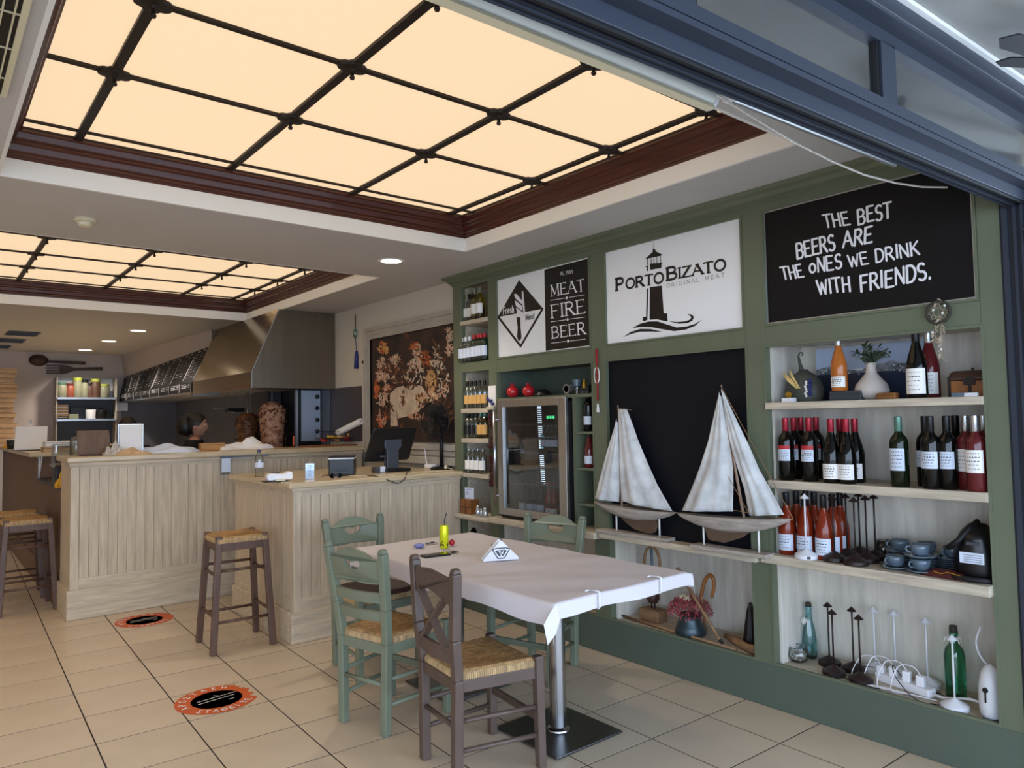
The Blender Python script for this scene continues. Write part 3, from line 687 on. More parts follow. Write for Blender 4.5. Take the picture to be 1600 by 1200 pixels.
mb.flat([c3(*p) for p in ((148, 378), (172, 372), (174, 440), (180, 510), (172, 530), (160, 528), (152, 505), (156, 450))], fw, 0)
text(mb, 'Meat', c3(206, 402), c3(262, 392), c3(206, 366), onwall(SX-.002), .16, .13)
mb.build('emblem', 'ink', q3, world=True)
mb = M(); f2 = onwall(SX-.0024)
for poly in ([(134, 238), (150, 236), (188, 285), (180, 300), (140, 262)], [(138, 275), (184, 312), (186, 345), (146, 312)], [(182, 215), (192, 222), (205, 372), (196, 378), (186, 300)], [(146, 320), (190, 355), (198, 380), (150, 384), (152, 352)]):
    mb.flat([c3(*p) for p in poly], f2, 0)
mb.build('cleaver_blade', 'sign_letter', q3, world=True); mb = M()
text(mb, 'Fresh', c3(66, 364), c3(134, 352), c3(66, 322), f2, .16, .13); mb.build('lettering', 'sign_letter', q3, world=True)
for s, a, b, c in (('MEAT', (366, 252), (576, 217), (362, 183)), ('FIRE', (368, 388), (580, 355), (364, 308)), ('BEER', (371, 515), (582, 487), (367, 445))):
    mb = M(); text(mb, s, c3(*a), c3(*b), c3(*c), f2, .15, .06, serif=1, gap=.16); mb.build('lettering', 'sign_letter', q3, world=True)
mb = M()
text(mb, 'AL. 1989', c3(424, 121), c3(502, 109), c3(424, 100), f2, .14, .12); mb.build('lettering', 'sign_letter', q3, world=True); mb = M()
for a, b in (((362, 278), (452, 263)), ((478, 259), (575, 243)), ((365, 412), (456, 399)), ((482, 395), (578, 382)), ((368, 545), (458, 534)), ((484, 531), (580, 520))):
    ribbon(mb, [c3(*a), c3(*b)], f2, .0035, 0)
for a in ((463, 262), (469, 397), (472, 532)):
    u, v = c3(*a); mb.flat([(u+.011*math.cos(k*PI/3), v+.011*math.sin(k*PI/3)) for k in range(6)], f2, 0)
mb.build('divider_lines', 'sign_letter', q3, world=True, stuff=True)

# ================================================================ MURAL in a pale wooden frame on the far right wall
MX = 3.49
mu = thing('framed_mural', 'large dark oil style picture of a feast in a pale wooden frame', 'picture', (MX, 5.75, 1.3))
M().box(MX-.012, 4.93, 1.31, MX-.004, 6.45, 2.315).build('canvas', 'canvas_dark', mu, world=True)
def fprof(m, y0, y1, z0, z1):
    m.box(MX-.028, y0, z0, MX, y1, z1)
m_ = M(); fprof(m_, 6.45, 6.56, 1.2, 2.42); m_.box(MX-.04, 6.53, 1.2, MX, 6.565, 2.43); m_.box(MX-.036, 6.45, 1.2, MX, 6.468, 2.33)
m_.build('frame_stile', 'frame_wood', mu, world=True)
m_ = M(); fprof(m_, 4.93, 6.449, 2.315, 2.42); m_.box(MX-.04, 4.93, 2.398, MX, 6.529, 2.43); m_.box(MX-.036, 4.93, 2.315, MX, 6.449, 2.332)
m_.build('frame_rail', 'frame_woodh', mu, world=True)
cm = crop(570, 490, 5.714); mp_ = lambda cx, cy: (lambda q: (q.y, q.z))(hp(570+cx/5.714, 490+cy/5.714, 0, MX-.013))
rr = random.Random(42); lay = {}
def stroke(mat, cx, cy, L_, w_, a, lift):
    n = 5; up = []; dn = []
    for i in range(n+1):
        t_ = i/n; x = cx+math.cos(a)*(t_-.5)*L_; y = cy+math.sin(a)*(t_-.5)*L_+math.sin(t_*3)*w_*.4; k = w_*.5*math.sin(PI*(.12+.76*t_))
        up.append((x-math.sin(a)*k, y+math.cos(a)*k)); dn.append((x+math.sin(a)*k, y-math.cos(a)*k))
    q = lay.setdefault(mat, M()); q.flat([mp_(*p) for p in up+dn[::-1]], onwall(MX-.0125-lift), 0)
cnt = [0]
def figure(cx, cy, rx, ry, pal, n, sc=1.0):
    for _ in range(n):
        cnt[0] += 1; a = rr.uniform(0, 2*PI); r_ = math.sqrt(rr.random())
        stroke(rr.choice(pal), cx+rx*r_*math.cos(a), cy+ry*r_*math.sin(a), rr.uniform(14, 46)*sc, rr.uniform(5, 15)*sc, rr.choice((1.3, 1.7, .3, 2.2, 1.0))+rr.uniform(-.4, .4), .0003+cnt[0]*2.2e-6)
D_, B_, C_, O_, Y_, S_k = 'canvas_dark', 'paint_brown', 'paint_cream', 'paint_orange', 'paint_ochre', 'paint_skin'
figure(430, 600, 340, 420, [D_, D_, B_], 240, 2.4)
cnt[0] += 1; q = lay.setdefault(C_, M())
wq = lambda px, py: (lambda q: (q.y, q.z))(hp(px, py, 0, MX-.013))
q.flat([wq(*p) for p in ((608.8, 615.6), (619, 606), (629, 603), (647, 601.5), (659, 603), (665.5, 613), (660, 632), (654.5, 643), (638, 650), (621.4, 654), (617.6, 633))], onwall(MX-.0125-.0009), 0); q.flat([wq(*p) for p in ((609.4, 616), (617.6, 633), (622, 666), (610.3, 666))], onwall(MX-.0125-.00092), 0)
cnt[0] = 330
for args in ((150, 480, 34, 90, [C_, C_, S_k, B_], 34), (165, 565, 60, 36, [C_, S_k], 22), (170, 310, 40, 60, [O_, Y_, B_], 30), (260, 440, 60, 70, [B_, S_k, D_], 34), (270, 400, 34, 34, [C_, S_k], 10),
             (470, 375, 34, 80, [C_, S_k, C_], 26), (440, 285, 50, 30, [C_, O_], 16), (450, 470, 60, 50, [C_, C_, S_k], 26), (540, 400, 40, 70, [O_, B_], 24), (400, 560, 44, 60, [C_, D_, B_], 26), (500, 560, 40, 60, [C_, D_], 18),
             (650, 340, 40, 60, [D_, B_, C_], 26), (645, 445, 50, 30, [C_], 14), (590, 605, 40, 88, [Y_, Y_, S_k], 44), (500, 775, 44, 60, [Y_, B_, S_k], 26), (610, 745, 60, 46, [C_, S_k, Y_], 26), (700, 560, 50, 90, [C_, B_, D_], 34),
             (700, 680, 46, 50, [C_, S_k, D_], 26), (755, 190, 28, 60, [S_k, C_], 18), (760, 325, 30, 46, [C_, S_k], 16), (105, 665, 22, 80, [O_], 18), (200, 670, 24, 50, [O_, C_], 14), (160, 765, 40, 60, [S_k, C_], 20),
             (285, 590, 50, 46, [C_, B_, D_], 22), (150, 940, 36, 70, [S_k, O_], 26), (455, 915, 60, 30, [S_k], 14), (330, 800, 90, 80, [C_], 26), (412, 645, 50, 16, [D_, B_], 14), (350, 750, 14, 60, [B_], 8), (750, 890, 50, 90, [D_, B_], 16), (200, 860, 50, 60, [D_, B_], 20), (620, 860, 60, 90, [D_], 20)):
    figure(args[0], args[1], args[2]*1.15, args[3]*1.1, args[4], int(args[5]*1.5), 1.15)
for mat, q in lay.items(): q.build('painted_figures', mat, mu, world=True, stuff=True)
# wainscot mouldings under the mural
mw_ = M()
for z0, z1, d in ((1.245, 1.30, .05), (1.20, 1.24, .035), (1.12, 1.19, .045), (.0, 1.11, .02)): mw_.box(MX-d, 4.93, z0, MX, 6.50, z1)
struct(mw_.build('trim_7', 'frame_woodh', bevel=.004))
# ================================================================ COUNTERS
def counter(name, label, x0, x1, y0, y1, ztop, tslab, zr, zp, side_planks=True, xr=None, over=.03, step=.0675):
    t = thing(name, label, 'counter', ((x0+x1)/2, (y0+y1)/2, 0))
    M().box(x0+.012, y0+.012, .02, x1, y1, ztop-tslab-.01).build('carcass', 'groove', t, world=True)
    # corner post, rails, plinth
    M().box(x0, y0, zp, x0+.06, y0+.06, ztop-tslab).build('corner_post', 'bar_wood', t, world=True, bevel=.003)
    M().box(x0+.06, y0+.001, zr, x1, y0+.02, ztop-tslab).build('top_rail', 'bar_woodh', t, world=True, bevel=.002)
    M().box(x0+.06, y0+.001, zp, x1, y0+.02, zp+.10).build('bottom_rail', 'bar_woodh', t, world=True, bevel=.002)
    M().box(x0-.022, y0-.022, 0, x1, y0+.03, zp+.015).box(x0-.022, y0+.03, 0, x0+.03, y1, zp+.015).build('plinth', 'bar_woodh', t, world=True, bevel=.008)
    a = x0+.062
    while a < x1-.02:
        b = min(a+step, x1); M().box(a+.001, y0+.004+random.uniform(0, .0008), zp+.10, b-.001, y0+.016, zr).build('plank', 'bar_wood', t, world=True, bevel=.0012); a += step
    M().box(x0+.001, y0+.06, zr, x0+.02, y1, ztop-tslab).build('top_rail', 'bar_woodh', t, world=True, bevel=.002)
    M().box(x0+.001, y0+.06, zp, x0+.02, y1, zp+.10).build('bottom_rail', 'bar_woodh', t, world=True, bevel=.002)
    a = y0+.062
    while a < y1-.02:
        b = min(a+step*1.6, y1); M().box(x0+.004, a+.0015, zp+.10, x0+.016, b-.0015, zr).build('plank', 'bar_wood', t, world=True, bevel=.002); a += step*1.6
    return t
b1 = counter('bar_counter', 'long pale plank clad bar counter in front of the kitchen', .93, 3.45, 6.60, 7.12, 1.262, .045, 1.165, .215)
M().box(.90, 6.555, 1.217, 3.45, 7.16, 1.262).build('countertop', 'bar_top', b1, world=True, bevel=.010)
M().box(.915, 6.578, 1.185, 3.45, 6.60, 1.217).build('cornice_strip', 'bar_woodh', b1, world=True, bevel=.006)
M().box(1.5, 7.12, .86, 3.45, 7.45, .90).build('work_shelf', 'steel', b1, world=True)
b2 = thing('side_counter', 'brown plank counter wing running back along the left of the bar', 'counter', (1.2, 10, 0))
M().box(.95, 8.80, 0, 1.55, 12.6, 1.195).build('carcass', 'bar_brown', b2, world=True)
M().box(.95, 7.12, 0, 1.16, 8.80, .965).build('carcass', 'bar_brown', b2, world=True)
M().box(.93, 7.12, .965, 1.18, 8.80, .985).build('low_shelf', 'plastic_black', b2, world=True)
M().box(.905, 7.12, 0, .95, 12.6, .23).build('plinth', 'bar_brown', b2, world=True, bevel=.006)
y = 7.125
while y < 12.5:
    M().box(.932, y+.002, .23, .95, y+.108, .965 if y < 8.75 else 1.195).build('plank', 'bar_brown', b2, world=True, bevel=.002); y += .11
M().box(.87, 8.74, 1.20, 1.60, 12.6, 1.245).build('countertop', 'bar_top', b2, world=True, bevel=.008)
M().bar((.95, 8.80, .985), (.95, 8.80, 1.2), .03).bar((.96, 8.60, 1.2), (.96, 8.78, 1.0), .012).build('bracket', 'foil_white', b2, world=True)
b3 = counter('till_counter', 'short pale plank clad counter carrying the till monitor and fan', 2.0, 3.40, 4.83, 6.02, 1.092, .04, .995, .195, step=.068)
M().box(1.955, 4.785, 1.052, 3.40, 6.05, 1.092).build('countertop', 'bar_top', b3, world=True, bevel=.010)
M().box(1.985, 4.815, 1.03, 3.40, 4.83, 1.052).box(1.985, 4.83, 1.03, 2.0, 6.02, 1.052).build('cornice_strip', 'bar_woodh', b3, world=True, bevel=.004)

# ================================================================ KITCHEN
hd = thing('extractor_hood', 'long brushed steel extractor hood above the grill', 'extractor hood', (3, 8.3, 1.86))
hy0, hy1, hy2 = 7.28, 9.30, 13.46
sec = [(2.585, 1.862), (2.585, 2.022), (2.862, 2.679), (3.488, 2.679), (3.488, 1.862)]
fx = lambda y0: (lambda u, v, d: (u, d, v))
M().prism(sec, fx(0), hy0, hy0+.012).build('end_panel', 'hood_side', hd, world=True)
M().add([(2.862, hy0+.012, 2.679), (2.862, hy1, 2.679), (2.585, hy1, 2.022), (2.585, hy0+.012, 2.022)], [(0, 1, 2, 3)]).build('slanted_panel', 'hood_steel', hd, world=True, solid=.006)
M().box(2.580, hy0+.012, 1.862, 2.590, hy1, 2.022).build('front_lip', 'hood_steel', hd, world=True)
M().box(2.59, hy0+.02, 1.90, 3.47, hy2, 1.91).build('underside', 'steel', hd, world=True)
M().box(2.583, hy1, 1.89, 2.60, hy2, 1.91).build('front_lip', 'steel', hd, world=True)
M().bar((2.583, hy0-.002, 1.862), (2.583, hy0-.002, 2.024), .008).bar((2.583, hy0-.002, 2.024), (2.862, hy0-.002, 2.678), .008).build('corner_trim', 'foil_silver', hd, world=True)
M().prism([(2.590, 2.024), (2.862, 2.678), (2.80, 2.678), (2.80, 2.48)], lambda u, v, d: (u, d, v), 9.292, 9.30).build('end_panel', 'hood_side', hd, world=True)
# slanted menu boards along the front of the hood, each with its own lower card
def mb_sl(y, s):
    k = (y-9.3)/4.2; return Vector((2.585+(.215-.165*k)*s, y, 2.022+(.452-.17*k)*s))
ny = 8; yA, yB = 9.33, 13.42
for k in range(ny):
    a = yA+(yB-yA)*k/ny; b = yA+(yB-yA)*(k+1)/ny-.012
    t = thing('menu_board', 'slanted black menu board above the kitchen, %s' % ('nearest the steel hood', 'second from the steel hood', 'third from the steel hood', 'fourth from the steel hood', 'fifth from the steel hood', 'sixth from the steel hood', 'seventh from the steel hood', 'at the far wall end of the row')[k], 'menu board', (2.6, (a+b)/2, 2.0), 0, 'menu boards over the kitchen')
    q = M(); P = [mb_sl(a, 0), mb_sl(b, 0), mb_sl(b, 1), mb_sl(a, 1)]; nrm = Vector((.888, 0, -.30))
    q.add([p for p in P]+[p+nrm*.010 for p in P], [(0, 1, 2, 3), (7, 6, 5, 4), (0, 4, 5, 1), (1, 5, 6, 2), (2, 6, 7, 3), (3, 7, 4, 0)])
    q.build('panel', 'black_board', t, world=True)
    M().box(2.574, a, 1.905, 2.582, b, 2.02).build('lower_card', 'black_board', t, world=True)
    q = M(); W = b-a
    fm = lambda u, v, d: mb_sl(b-u*W, v)+nrm*-(.003+d)
    rr = random.Random(k)
    if k % 2 == 0: ribbon(q, [(.97, .06), (.97, .88)], fm, .03, 0)
    if k % 3 != 1: ribbon(q, [(.06, .1), (.06, .8)], fm, .028, 0)
    for cidx in range(2):
        x_ = .16+cidx*.42; ribbon(q, [(x_+.04, .93), (x_+.24, .93)], fm, .02, 0)
        for r_ in range(9):
            if rr.random() < .25: continue
            v = .84-r_*.085; ribbon(q, [(x_, v), (x_+rr.uniform(.08, .2), v)], fm, .010, 0, cap=False)
            if rr.random() < .6: ribbon(q, [(x_+.29, v), (x_+.32, v)], fm, .009, 0, cap=False)
    fl_ = lambda u, v, d: Vector((2.5725-d, b-u*W, 1.905+v*.115))
    for r_ in range(3):
        ribbon(q, [(.12+.1*rr.random(), .84-r_*.17), (.45+.2*rr.random(), .84-r_*.17)], fl_, .03, 0, cap=False)
        ribbon(q, [(.72, .84-r_*.17), (.86, .84-r_*.17)], fl_, .03, 0, cap=False)
    ribbon(q, [(.97, .02), (.97, .98)], fl_, .02, 0)
    q.build('menu_print', 'sign_letter', t, world=True)
# vertical grill cabinet with round knobs, gyros spits
g = thing('vertical_grill', 'steel vertical gyros grill with four black knobs under the hood', 'grill', (3.36, 7.62, 1.27))
M().box(3.16, 7.60, 1.20, 3.465, 8.05, 1.86).build('housing', 'grill_black', g, world=True, bevel=.006)
M().box(3.235, 7.592, 1.30, 3.455, 7.60, 1.858).build('control_panel', 'panel_silver', g, world=True)
M().box(3.17, 7.590, 1.20, 3.20, 7.60, 1.86).build('side_trim', 'alu', g, world=True)
for z in (1.785, 1.66, 1.53, 1.405):
    M().lathe([(.001, .03), (.018, .03), (.022, .022), (.024, 0), (.001, 0)], (3.415, 7.592, z), 16, rot=Matrix.Rotation(PI/2, 3, 'X')).build('knob', 'plastic_black', g, True, world=True)
M().box(3.0, 7.95, .9, 3.15, 8.4, 1.86).build('burner_wall', 'grill_black', g, world=True)
M().box(3.03, 8.48, 1.15, 3.45, 8.54, 1.86).build('burner_wall', 'grill_black', g, world=True)
M().box(2.6, 7.7, 1.12, 3.45, 8.5, 1.17).build('drip_tray', 'steel', g, world=True)
def gyros(px, py, Y, r, h, mat, label, seed):
    c = hp(px, py, 1, Y); z0 = 1.20; rr = random.Random(seed)
    t = thing('gyros_spit', label, 'meat spit', (c.x, Y, 1.17))
    q = M(); prof = []
    nz, na = 36, 40; vs = []; fs = []
    for i in range(nz+1):
        s = i/nz; base = r*(.80+.28*s) if s < .8 else r*(1.02-.9*((s-.8)/.2)**2*.62)
        lay = .93+.07*abs(math.sin(s*nz*1.1))
        for k in range(na):
            vs.append(((base*lay+rr.uniform(-.006, .006))*math.cos(2*PI*k/na), (base*lay+rr.uniform(-.006, .006))*math.sin(2*PI*k/na), .03+s*h+rr.uniform(-.003, .003)))
    for i in range(nz):
        for k in range(na): fs.append((i*na+k, i*na+(k+1) % na, (i+1)*na+(k+1) % na, (i+1)*na+k))
    fs.append(tuple(nz*na+k for k in range(na))); q.add(vs, fs).build('meat_stack', mat, t, True)
    q = M()
    for k in range(150):
        s = rr.uniform(.7, 1) if k < 105 else rr.uniform(.05, .7); a = rr.uniform(0, 2*PI); rad = r*(1.02 if s < .85 else 1.02-(s-.85)*3.0)+.002
        p = Vector((rad*math.cos(a), rad*math.sin(a), .03+s*h)); L_ = rr.uniform(.012, .028)
        q.bar(p, p+Vector((math.cos(a)*.008, math.sin(a)*.008, -L_)), .014, .005, up=(math.cos(a), math.sin(a), 0))
    q.build('crisp_flakes', 'meat_crust', t, True, stuff=True)
    M().tube([(0, 0, 0), (0, 0, 1.86-1.17)], .008, 10).build('spit_rod', 'foil_silver', t, True)
    M().lathe([(.001, 0), (r*.8, 0), (r*.85, .012), (r*.8, .03), (.001, .03)], (0, 0, 0), 28).build('plate', 'steel', t, 40)
    return t
gyros(425, 690, 7.62, .135, .53, 'meat_light', 'large pale layered gyros meat stack on its spit beside the steel grill', 1)
gyros(387, 690, 8.25, .125, .42, 'meat_dark', 'browned gyros meat stack on the spit behind the pale one', 2)
# hanging grill rack at the hood
t = thing('hanging_rack', 'black hanging utensil rack below the hood', 'rack', hp(366, 640, 1, 9.2))
q = M(); c = hp(366, 640, 1, 9.2)
q.box(c.x-.10, 9.2, c.z-.03, c.x+.13, 9.24, c.z+.02).build('rack_bar', 'grill_black', t, world=True)
q = M()
for dx in (-.08, .02): q.tube([(c.x+dx, 9.2, c.z), (c.x+dx, 9.2, 1.90)], .003, 6)
q.build('hanging_wire', 'foil_silver', t, world=True)
M().tube([(c.x-.26, 9.18, c.z+.012), (c.x-.1, 9.18, c.z+.005), (c.x-.08, 9.18, c.z-.02), (c.x+.06, 9.18, c.z-.045)], .005, 6).build('tong', 'foil_silver', t, world=True)
M().box(2.66, 9.6, 1.86, 3.0, 9.7, 1.90).build('lamp_bar', 'steel', t, world=True)
# back wall: giant wooden spoon and fork
def onback(u, v, d): return Vector((u, 13.5-d, v))
wb = lambda px, py: (lambda p: (p.x, p.z))(hp(px, py, 1, 13.48))
t = thing('wall_spoon', 'giant dark wooden spoon hung on the back wall', 'wall decoration', hp(90, 566, 1, 13.48))
c = wb(60, 563); M().lathe([(.001, -.05), (.06, -.045), (.105, -.02), (.115, 0), (.10, -.006), (.05, -.03), (.001, -.034)], (c[0], 13.47, c[1]), 24, sx=1.15, sy=.8, rot=Matrix.Rotation(-PI/2, 3, 'X')).build('bowl', 'dark_wood', t, 50, world=True)
a, b = wb(72, 565), wb(133, 567.5); M().tube([(a[0], 13.47, a[1]), ((a[0]+b[0])/2, 13.46, (a[1]+b[1])/2), (b[0], 13.47, b[1])], [.014, .022, .026], 10).build('handle', 'dark_wood', t, 50, world=True)
t = thing('wall_fork', 'giant wooden fork hung on the back wall below the spoon', 'wall decoration', hp(115, 577, 1, 13.48))
a = [wb(*p) for p in ((72, 570), (97, 570.5), (110, 573), (125, 576), (158, 574.5), (160, 578), (124, 578.6), (110, 580), (97, 584), (72, 584.5))]
tin = M()
for k, y_ in enumerate((571.2, 575.2, 579.2, 583.2)):
    p, r_ = wb(72, y_), wb(95, y_); tin.bar((p[0], 13.47, p[1]), (r_[0], 13.47, r_[1]), .012, .02)
tin.build('tines', 'dark_wood', t, world=True)
M().prism([wb(*p) for p in ((94, 570), (104, 571), (116, 575), (160, 573.5), (161, 578.9), (116, 579), (104, 583.5), (94, 584.6))], onback, .015, .04).build('handle', 'dark_wood', t, world=True, bevel=.004)
# wall shelf niche with jars
t = thing('wall_shelf_unit', 'white framed kitchen shelf niche on the back wall with steel shelves', 'shelf', hp(130, 640, 1, 13.45))
x0, z1 = wb(86, 591); x1, _ = wb(176, 592); z0 = 1.1
sh1 = wb(130, 622)[1]; sh2 = wb(130, 655)[1]
M().box(x0, 13.488, z0, x1, 13.498, z1).build('back_panel', 'foil_white', t, world=True)
M().box(x0, 13.478, z0, x1, 13.489, sh1-.03).build('lower_back', 'plastic_grey', t, world=True)
M().box(x0-.012, 13.20, z0, x0, 13.5, z1).box(x1, 13.20, z0, x1+.012, 13.5, z1).box(x0-.012, 13.44, z1, x1+.012, 13.5, z1+.012).build('frame', 'frame_wood', t, world=True)
for z in (sh1, sh2): M().box(x0, 13.18, z-.03, x1, 13.48, z).build('shelf', 'foil_silver', t, world=True)
def jar(px, z, r, h, lid, body, label, X=13.32):
    x = hp(px, 610, 1, X).x; t = thing('storage_jar', label, 'jar', (x, X, z), 0)
    M().lathe([(.001, 0), (r*.9, 0), (r, .02), (r, h*.72), (r*.82, h*.84), (r*.82, h*.86), (.001, h*.86)], (0, 0, 0), 20).build('glass_body', body, t, 40)
    M().lathe([(r*.86, h*.84), (r*.88, h*.86), (r*.88, h), (.001, h)], (0, 0, 0), 20).build('lid', lid, t, 40)
for a in ((96, .13, .30, 'foil_green', 'jar_mix', 'squat jar with dark green lid at the left of the kitchen shelf'), (109, .12, .28, 'dark_red', 'jar_red', 'squat jar with dark red lid and red contents on the kitchen shelf'),
          (121, .115, .40, 'lime', 'jar_mix', 'tall jar with lime lid in the middle of the kitchen shelf'), (132, .10, .36, 'plastic_black', 'jar_mix', 'tall jar with black lid on the kitchen shelf'),
          (140, .10, .29, 'plastic_black', 'dark_wood', 'short jar with black lid and dark contents on the kitchen shelf'), (149, .12, .38, 'lime', 'dark_wood', 'tall jar with lime lid and dark contents on the kitchen shelf'),
          (163, .12, .28, 'lime', 'jar_mix', 'squat jar with lime lid at the right end of the kitchen shelf')):
    jar(a[0], sh1, a[1]*.66, a[2]*.8, a[3], a[4], a[5])
t = thing('plate_stack', 'stack of plates at the left of the lower kitchen shelf', 'plates', (hp(96, 640, 1, 13.3).x, 13.3, sh2))
for k in range(9): M().lathe([(.001, k*.026), (.09, k*.026), (.10, k*.026+.015), (.001, k*.026+.008)], (0, 0, 0), 18).build('plate', 'foil_white' if k % 2 else 'cardboard', t)
t = thing('food_bin', 'white round tub on the lower kitchen shelf', 'tub', (hp(143, 640, 1, 13.3).x, 13.3, sh2)); M().lathe([(.001, 0), (.08, 0), (.09, .15), (.085, .15), (.075, .01), (.001, .01)], (0, 0, 0), 18).build('tub_body', 'foil_white', t, 40)
t = thing('cooking_pot', 'black pot on the lower kitchen shelf', 'pot', (hp(158, 640, 1, 13.3).x, 13.3, sh2)); M().lathe([(.001, 0), (.10, 0), (.115, .03), (.115, .14), (.10, .15), (.001, .17)], (0, 0, 0), 18).build('pot_body', 'plastic_black', t, 40); M().ball((0, 0, .175), .015, 8).build('lid_knob', 'plastic_black', t)
t = thing('food_tray', 'grey tray leaning at the back of the lower kitchen shelf', 'tray', (hp(122, 640, 1, 13.35).x, 13.35, sh2)); M().box(-.11, 0, 0, .12, .02, .19).build('tray_body', 'plastic_grey', t, bevel=.01); M().box(-.13, -.06, 0, .0, -.01, .08).build('dish_box', 'leaf_grey', t, bevel=.006)
# extinguisher-white box by splashback
t = thing('switch_box', 'small white electrical box under the menu boards', 'switch box', hp(190, 636, 1, 13.46)); c = hp(190, 636, 1, 13.46)
M().box(c.x-.09, 13.44, c.z-.06, c.x+.09, 13.47, c.z+.07).build('box_body', 'foil_white', t, world=True, bevel=.006)
# knife sharpening / grey plate at the far right of the grill
t = thing('splash_plate', 'dark grey splash plate on the wall beside the grill', 'wall panel', (3.48, 6.95, 1.55))
a, b, c_, d_ = [hp(*p, 0, 3.485) for p in ((511, 608), (565, 603), (566, 690), (511, 690))]
M().add([a, b, c_, d_], [(0, 1, 2, 3)]).build('plate', 'splash', t, world=True, solid=.008)

# ================================================================ PEOPLE behind the bar
def skin_body(name, joints, edges, radii, mat, parent, sub=2):
    me = bpy.data.meshes.new(name); me.from_pydata([Vector(j) for j in joints], edges, []); me.materials.append(MT[mat])
    o = bpy.data.objects.new(name, me); C.objects.link(o)
    md = o.modifiers.new('sk', 'SKIN'); md.use_smooth_shade = True; md.use_x_symmetry = False
    if not me.skin_vertices: 
        bpy.context.view_layer.objects.active = o
    for i, r in enumerate(radii):
        r = r if isinstance(r, tuple) else (r, r); me.skin_vertices[0].data[i].radius = r
    me.skin_vertices[0].data[0].use_root = True
    s = o.modifiers.new('ss', 'SUBSURF'); s.levels = sub; s.render_levels = sub
    dg = bpy.context.evaluated_depsgraph_get(); dg.update()
    m2 = bpy.data.meshes.new_from_object(o.evaluated_get(dg)); bpy.data.objects.remove(o)
    return m2
def person(label, loc, rz, hairstyle, height=1.0):
    t = thing('person', label, 'person', loc, rz)
    # local: faces +x, y to its left
    J = [(0, 0, .95), (0, 0, 1.12), (.01, 0, 1.30), (0, 0, 1.40), (.01, 0, 1.50)]
    E_ = [(0, 1), (1, 2), (2, 3), (3, 4)]; Rd = [(.11, .15), (.10, .13), (.10, .15), (.06, .08), (.05, .05)]
    def chain(start, pts, rs):
        p = start
        for q, r in zip(pts, rs): J.append(q); Rd.append(r); E_.append((p, len(J)-1)); p = len(J)-1
        return p
    for s in (1, -1):
        w_ = chain(2, [(0, .17*s, 1.37), (.03, .21*s, 1.16), (.20, .17*s, 1.04), (.27, .15*s, 1.02)], [.052, .042, .03, .026])
        for k, (dy, L_) in enumerate(((-.027, .065), (-.009, .075), (.009, .07), (.027, .055))):
            chain(w_, [(.30, .15*s+dy, 1.015), (.30+L_*.55, .15*s+dy, 1.00), (.30+L_, .15*s+dy, .985)], [.010, .009, .008])
        chain(w_, [(.29, (.15-.04)*s, 1.01), (.325, (.15-.055)*s, 1.0)], [.011, .009])
        chain(0, [(0, .10*s, .86), (.02, .11*s, .48), (-.01, .11*s, .09), (.10, .12*s, .04)], [.085, .055, .04, .035])
    b = skin_body('body', J, E_, Rd, 'skin', t)
    # head: lofted sphere with face relief
    nt, na = 26, 32; vs = []; fs = []; base = len(b.vertices); hc = Vector((.03, 0, 1.60))
    gs = lambda a, m, s_: math.exp(-((a-m)/s_)**2)
    for i in range(nt+1):
        ph = PI*i/nt; zz = -math.cos(ph)
        for k in range(na):
            th = 2*PI*k/na; cx, cy = math.cos(th), math.sin(th); sr = math.sin(ph)
            fr_ = max(0, cx)
            rx, ry = .098, .076
            if zz < -.1: ry *= 1+.30*(zz+.1); rx *= 1+.12*(zz+.1)
            x = rx*sr*cx; y = ry*sr*cy; z = .118*zz
            nb = gs(cy*sr, 0, .17)*fr_
            x += nb*(.017*gs(zz, -.17, .11)+.012*gs(zz, .02, .2) + .010*gs(zz, -.44, .07)+.016*gs(zz, -.78, .16))
            x -= gs(abs(cy*sr), .36, .16)*fr_*.012*gs(zz, .06, .12)
            vs.append(hc+Vector((x, y, z)))
    for i in range(nt):
        for k in range(na): fs.append((i*na+k, i*na+(k+1) % na, (i+1)*na+(k+1) % na, (i+1)*na+k))
    q = M(); q.add([v.co for v in b.vertices], [tuple(p.vertices) for p in b.polygons]); q.add(vs, fs)
    for s in (1, -1): q.lathe([(.001, -.008), (.016, -.006), (.022, 0), (.016, .005), (.008, .002), (.001, .003)], hc+Vector((-.004, .077*s, -.008)), 12, sx=.8, sy=1.45, rot=Matrix.Rotation(-PI/2*s, 3, 'X'))
    q.build('body', 'skin', t, True)
    e = M(); ir = M(); br = M(); lp = M()
    for s in (1, -1):
        e.ball(hc+Vector((.0795, .030*s, .008)), .0115, 10); ir.ball(hc+Vector((.0868, .031*s, .008)), .0058, 8)
        br.tube([hc+Vector((.095, .014*s, .030)), hc+Vector((.093, .03*s, .036)), hc+Vector((.083, .047*s, .030))], .003, 6)
    lp.tube([hc+Vector((.092, .022, -.052)), hc+Vector((.103, .008, -.050)), hc+Vector((.103, -.008, -.050)), hc+Vector((.092, -.022, -.052))], .0045, 6)
    e.build('eye', 'bead_white', t, True); ir.build('iris', 'hair', t, True); br.build('eyebrow', 'hair', t, True); lp.build('lips', 'label_red' if False else 'paint_skin', t, True)
    h = M(); nt = 18; vs = []; fs = []
    for i in range(nt+1):
        s_ = i/nt
        for k in range(na):
            th = 2*PI*k/na; cx = math.cos(th); front = max(0, cx)
            zmin = -.75 + 1.35*front**.7 if cx > 0 else -.75
            if abs(math.sin(th)) > .86 and cx > -.2: zmin = max(zmin, -.05)
            zz = 1.0-(1.0-zmin)*s_; sr = math.sqrt(max(0, 1-zz*zz))
            vs.append(hc+Vector((.108*sr*cx-.004, .086*sr*math.sin(th), .126*zz+.004)))
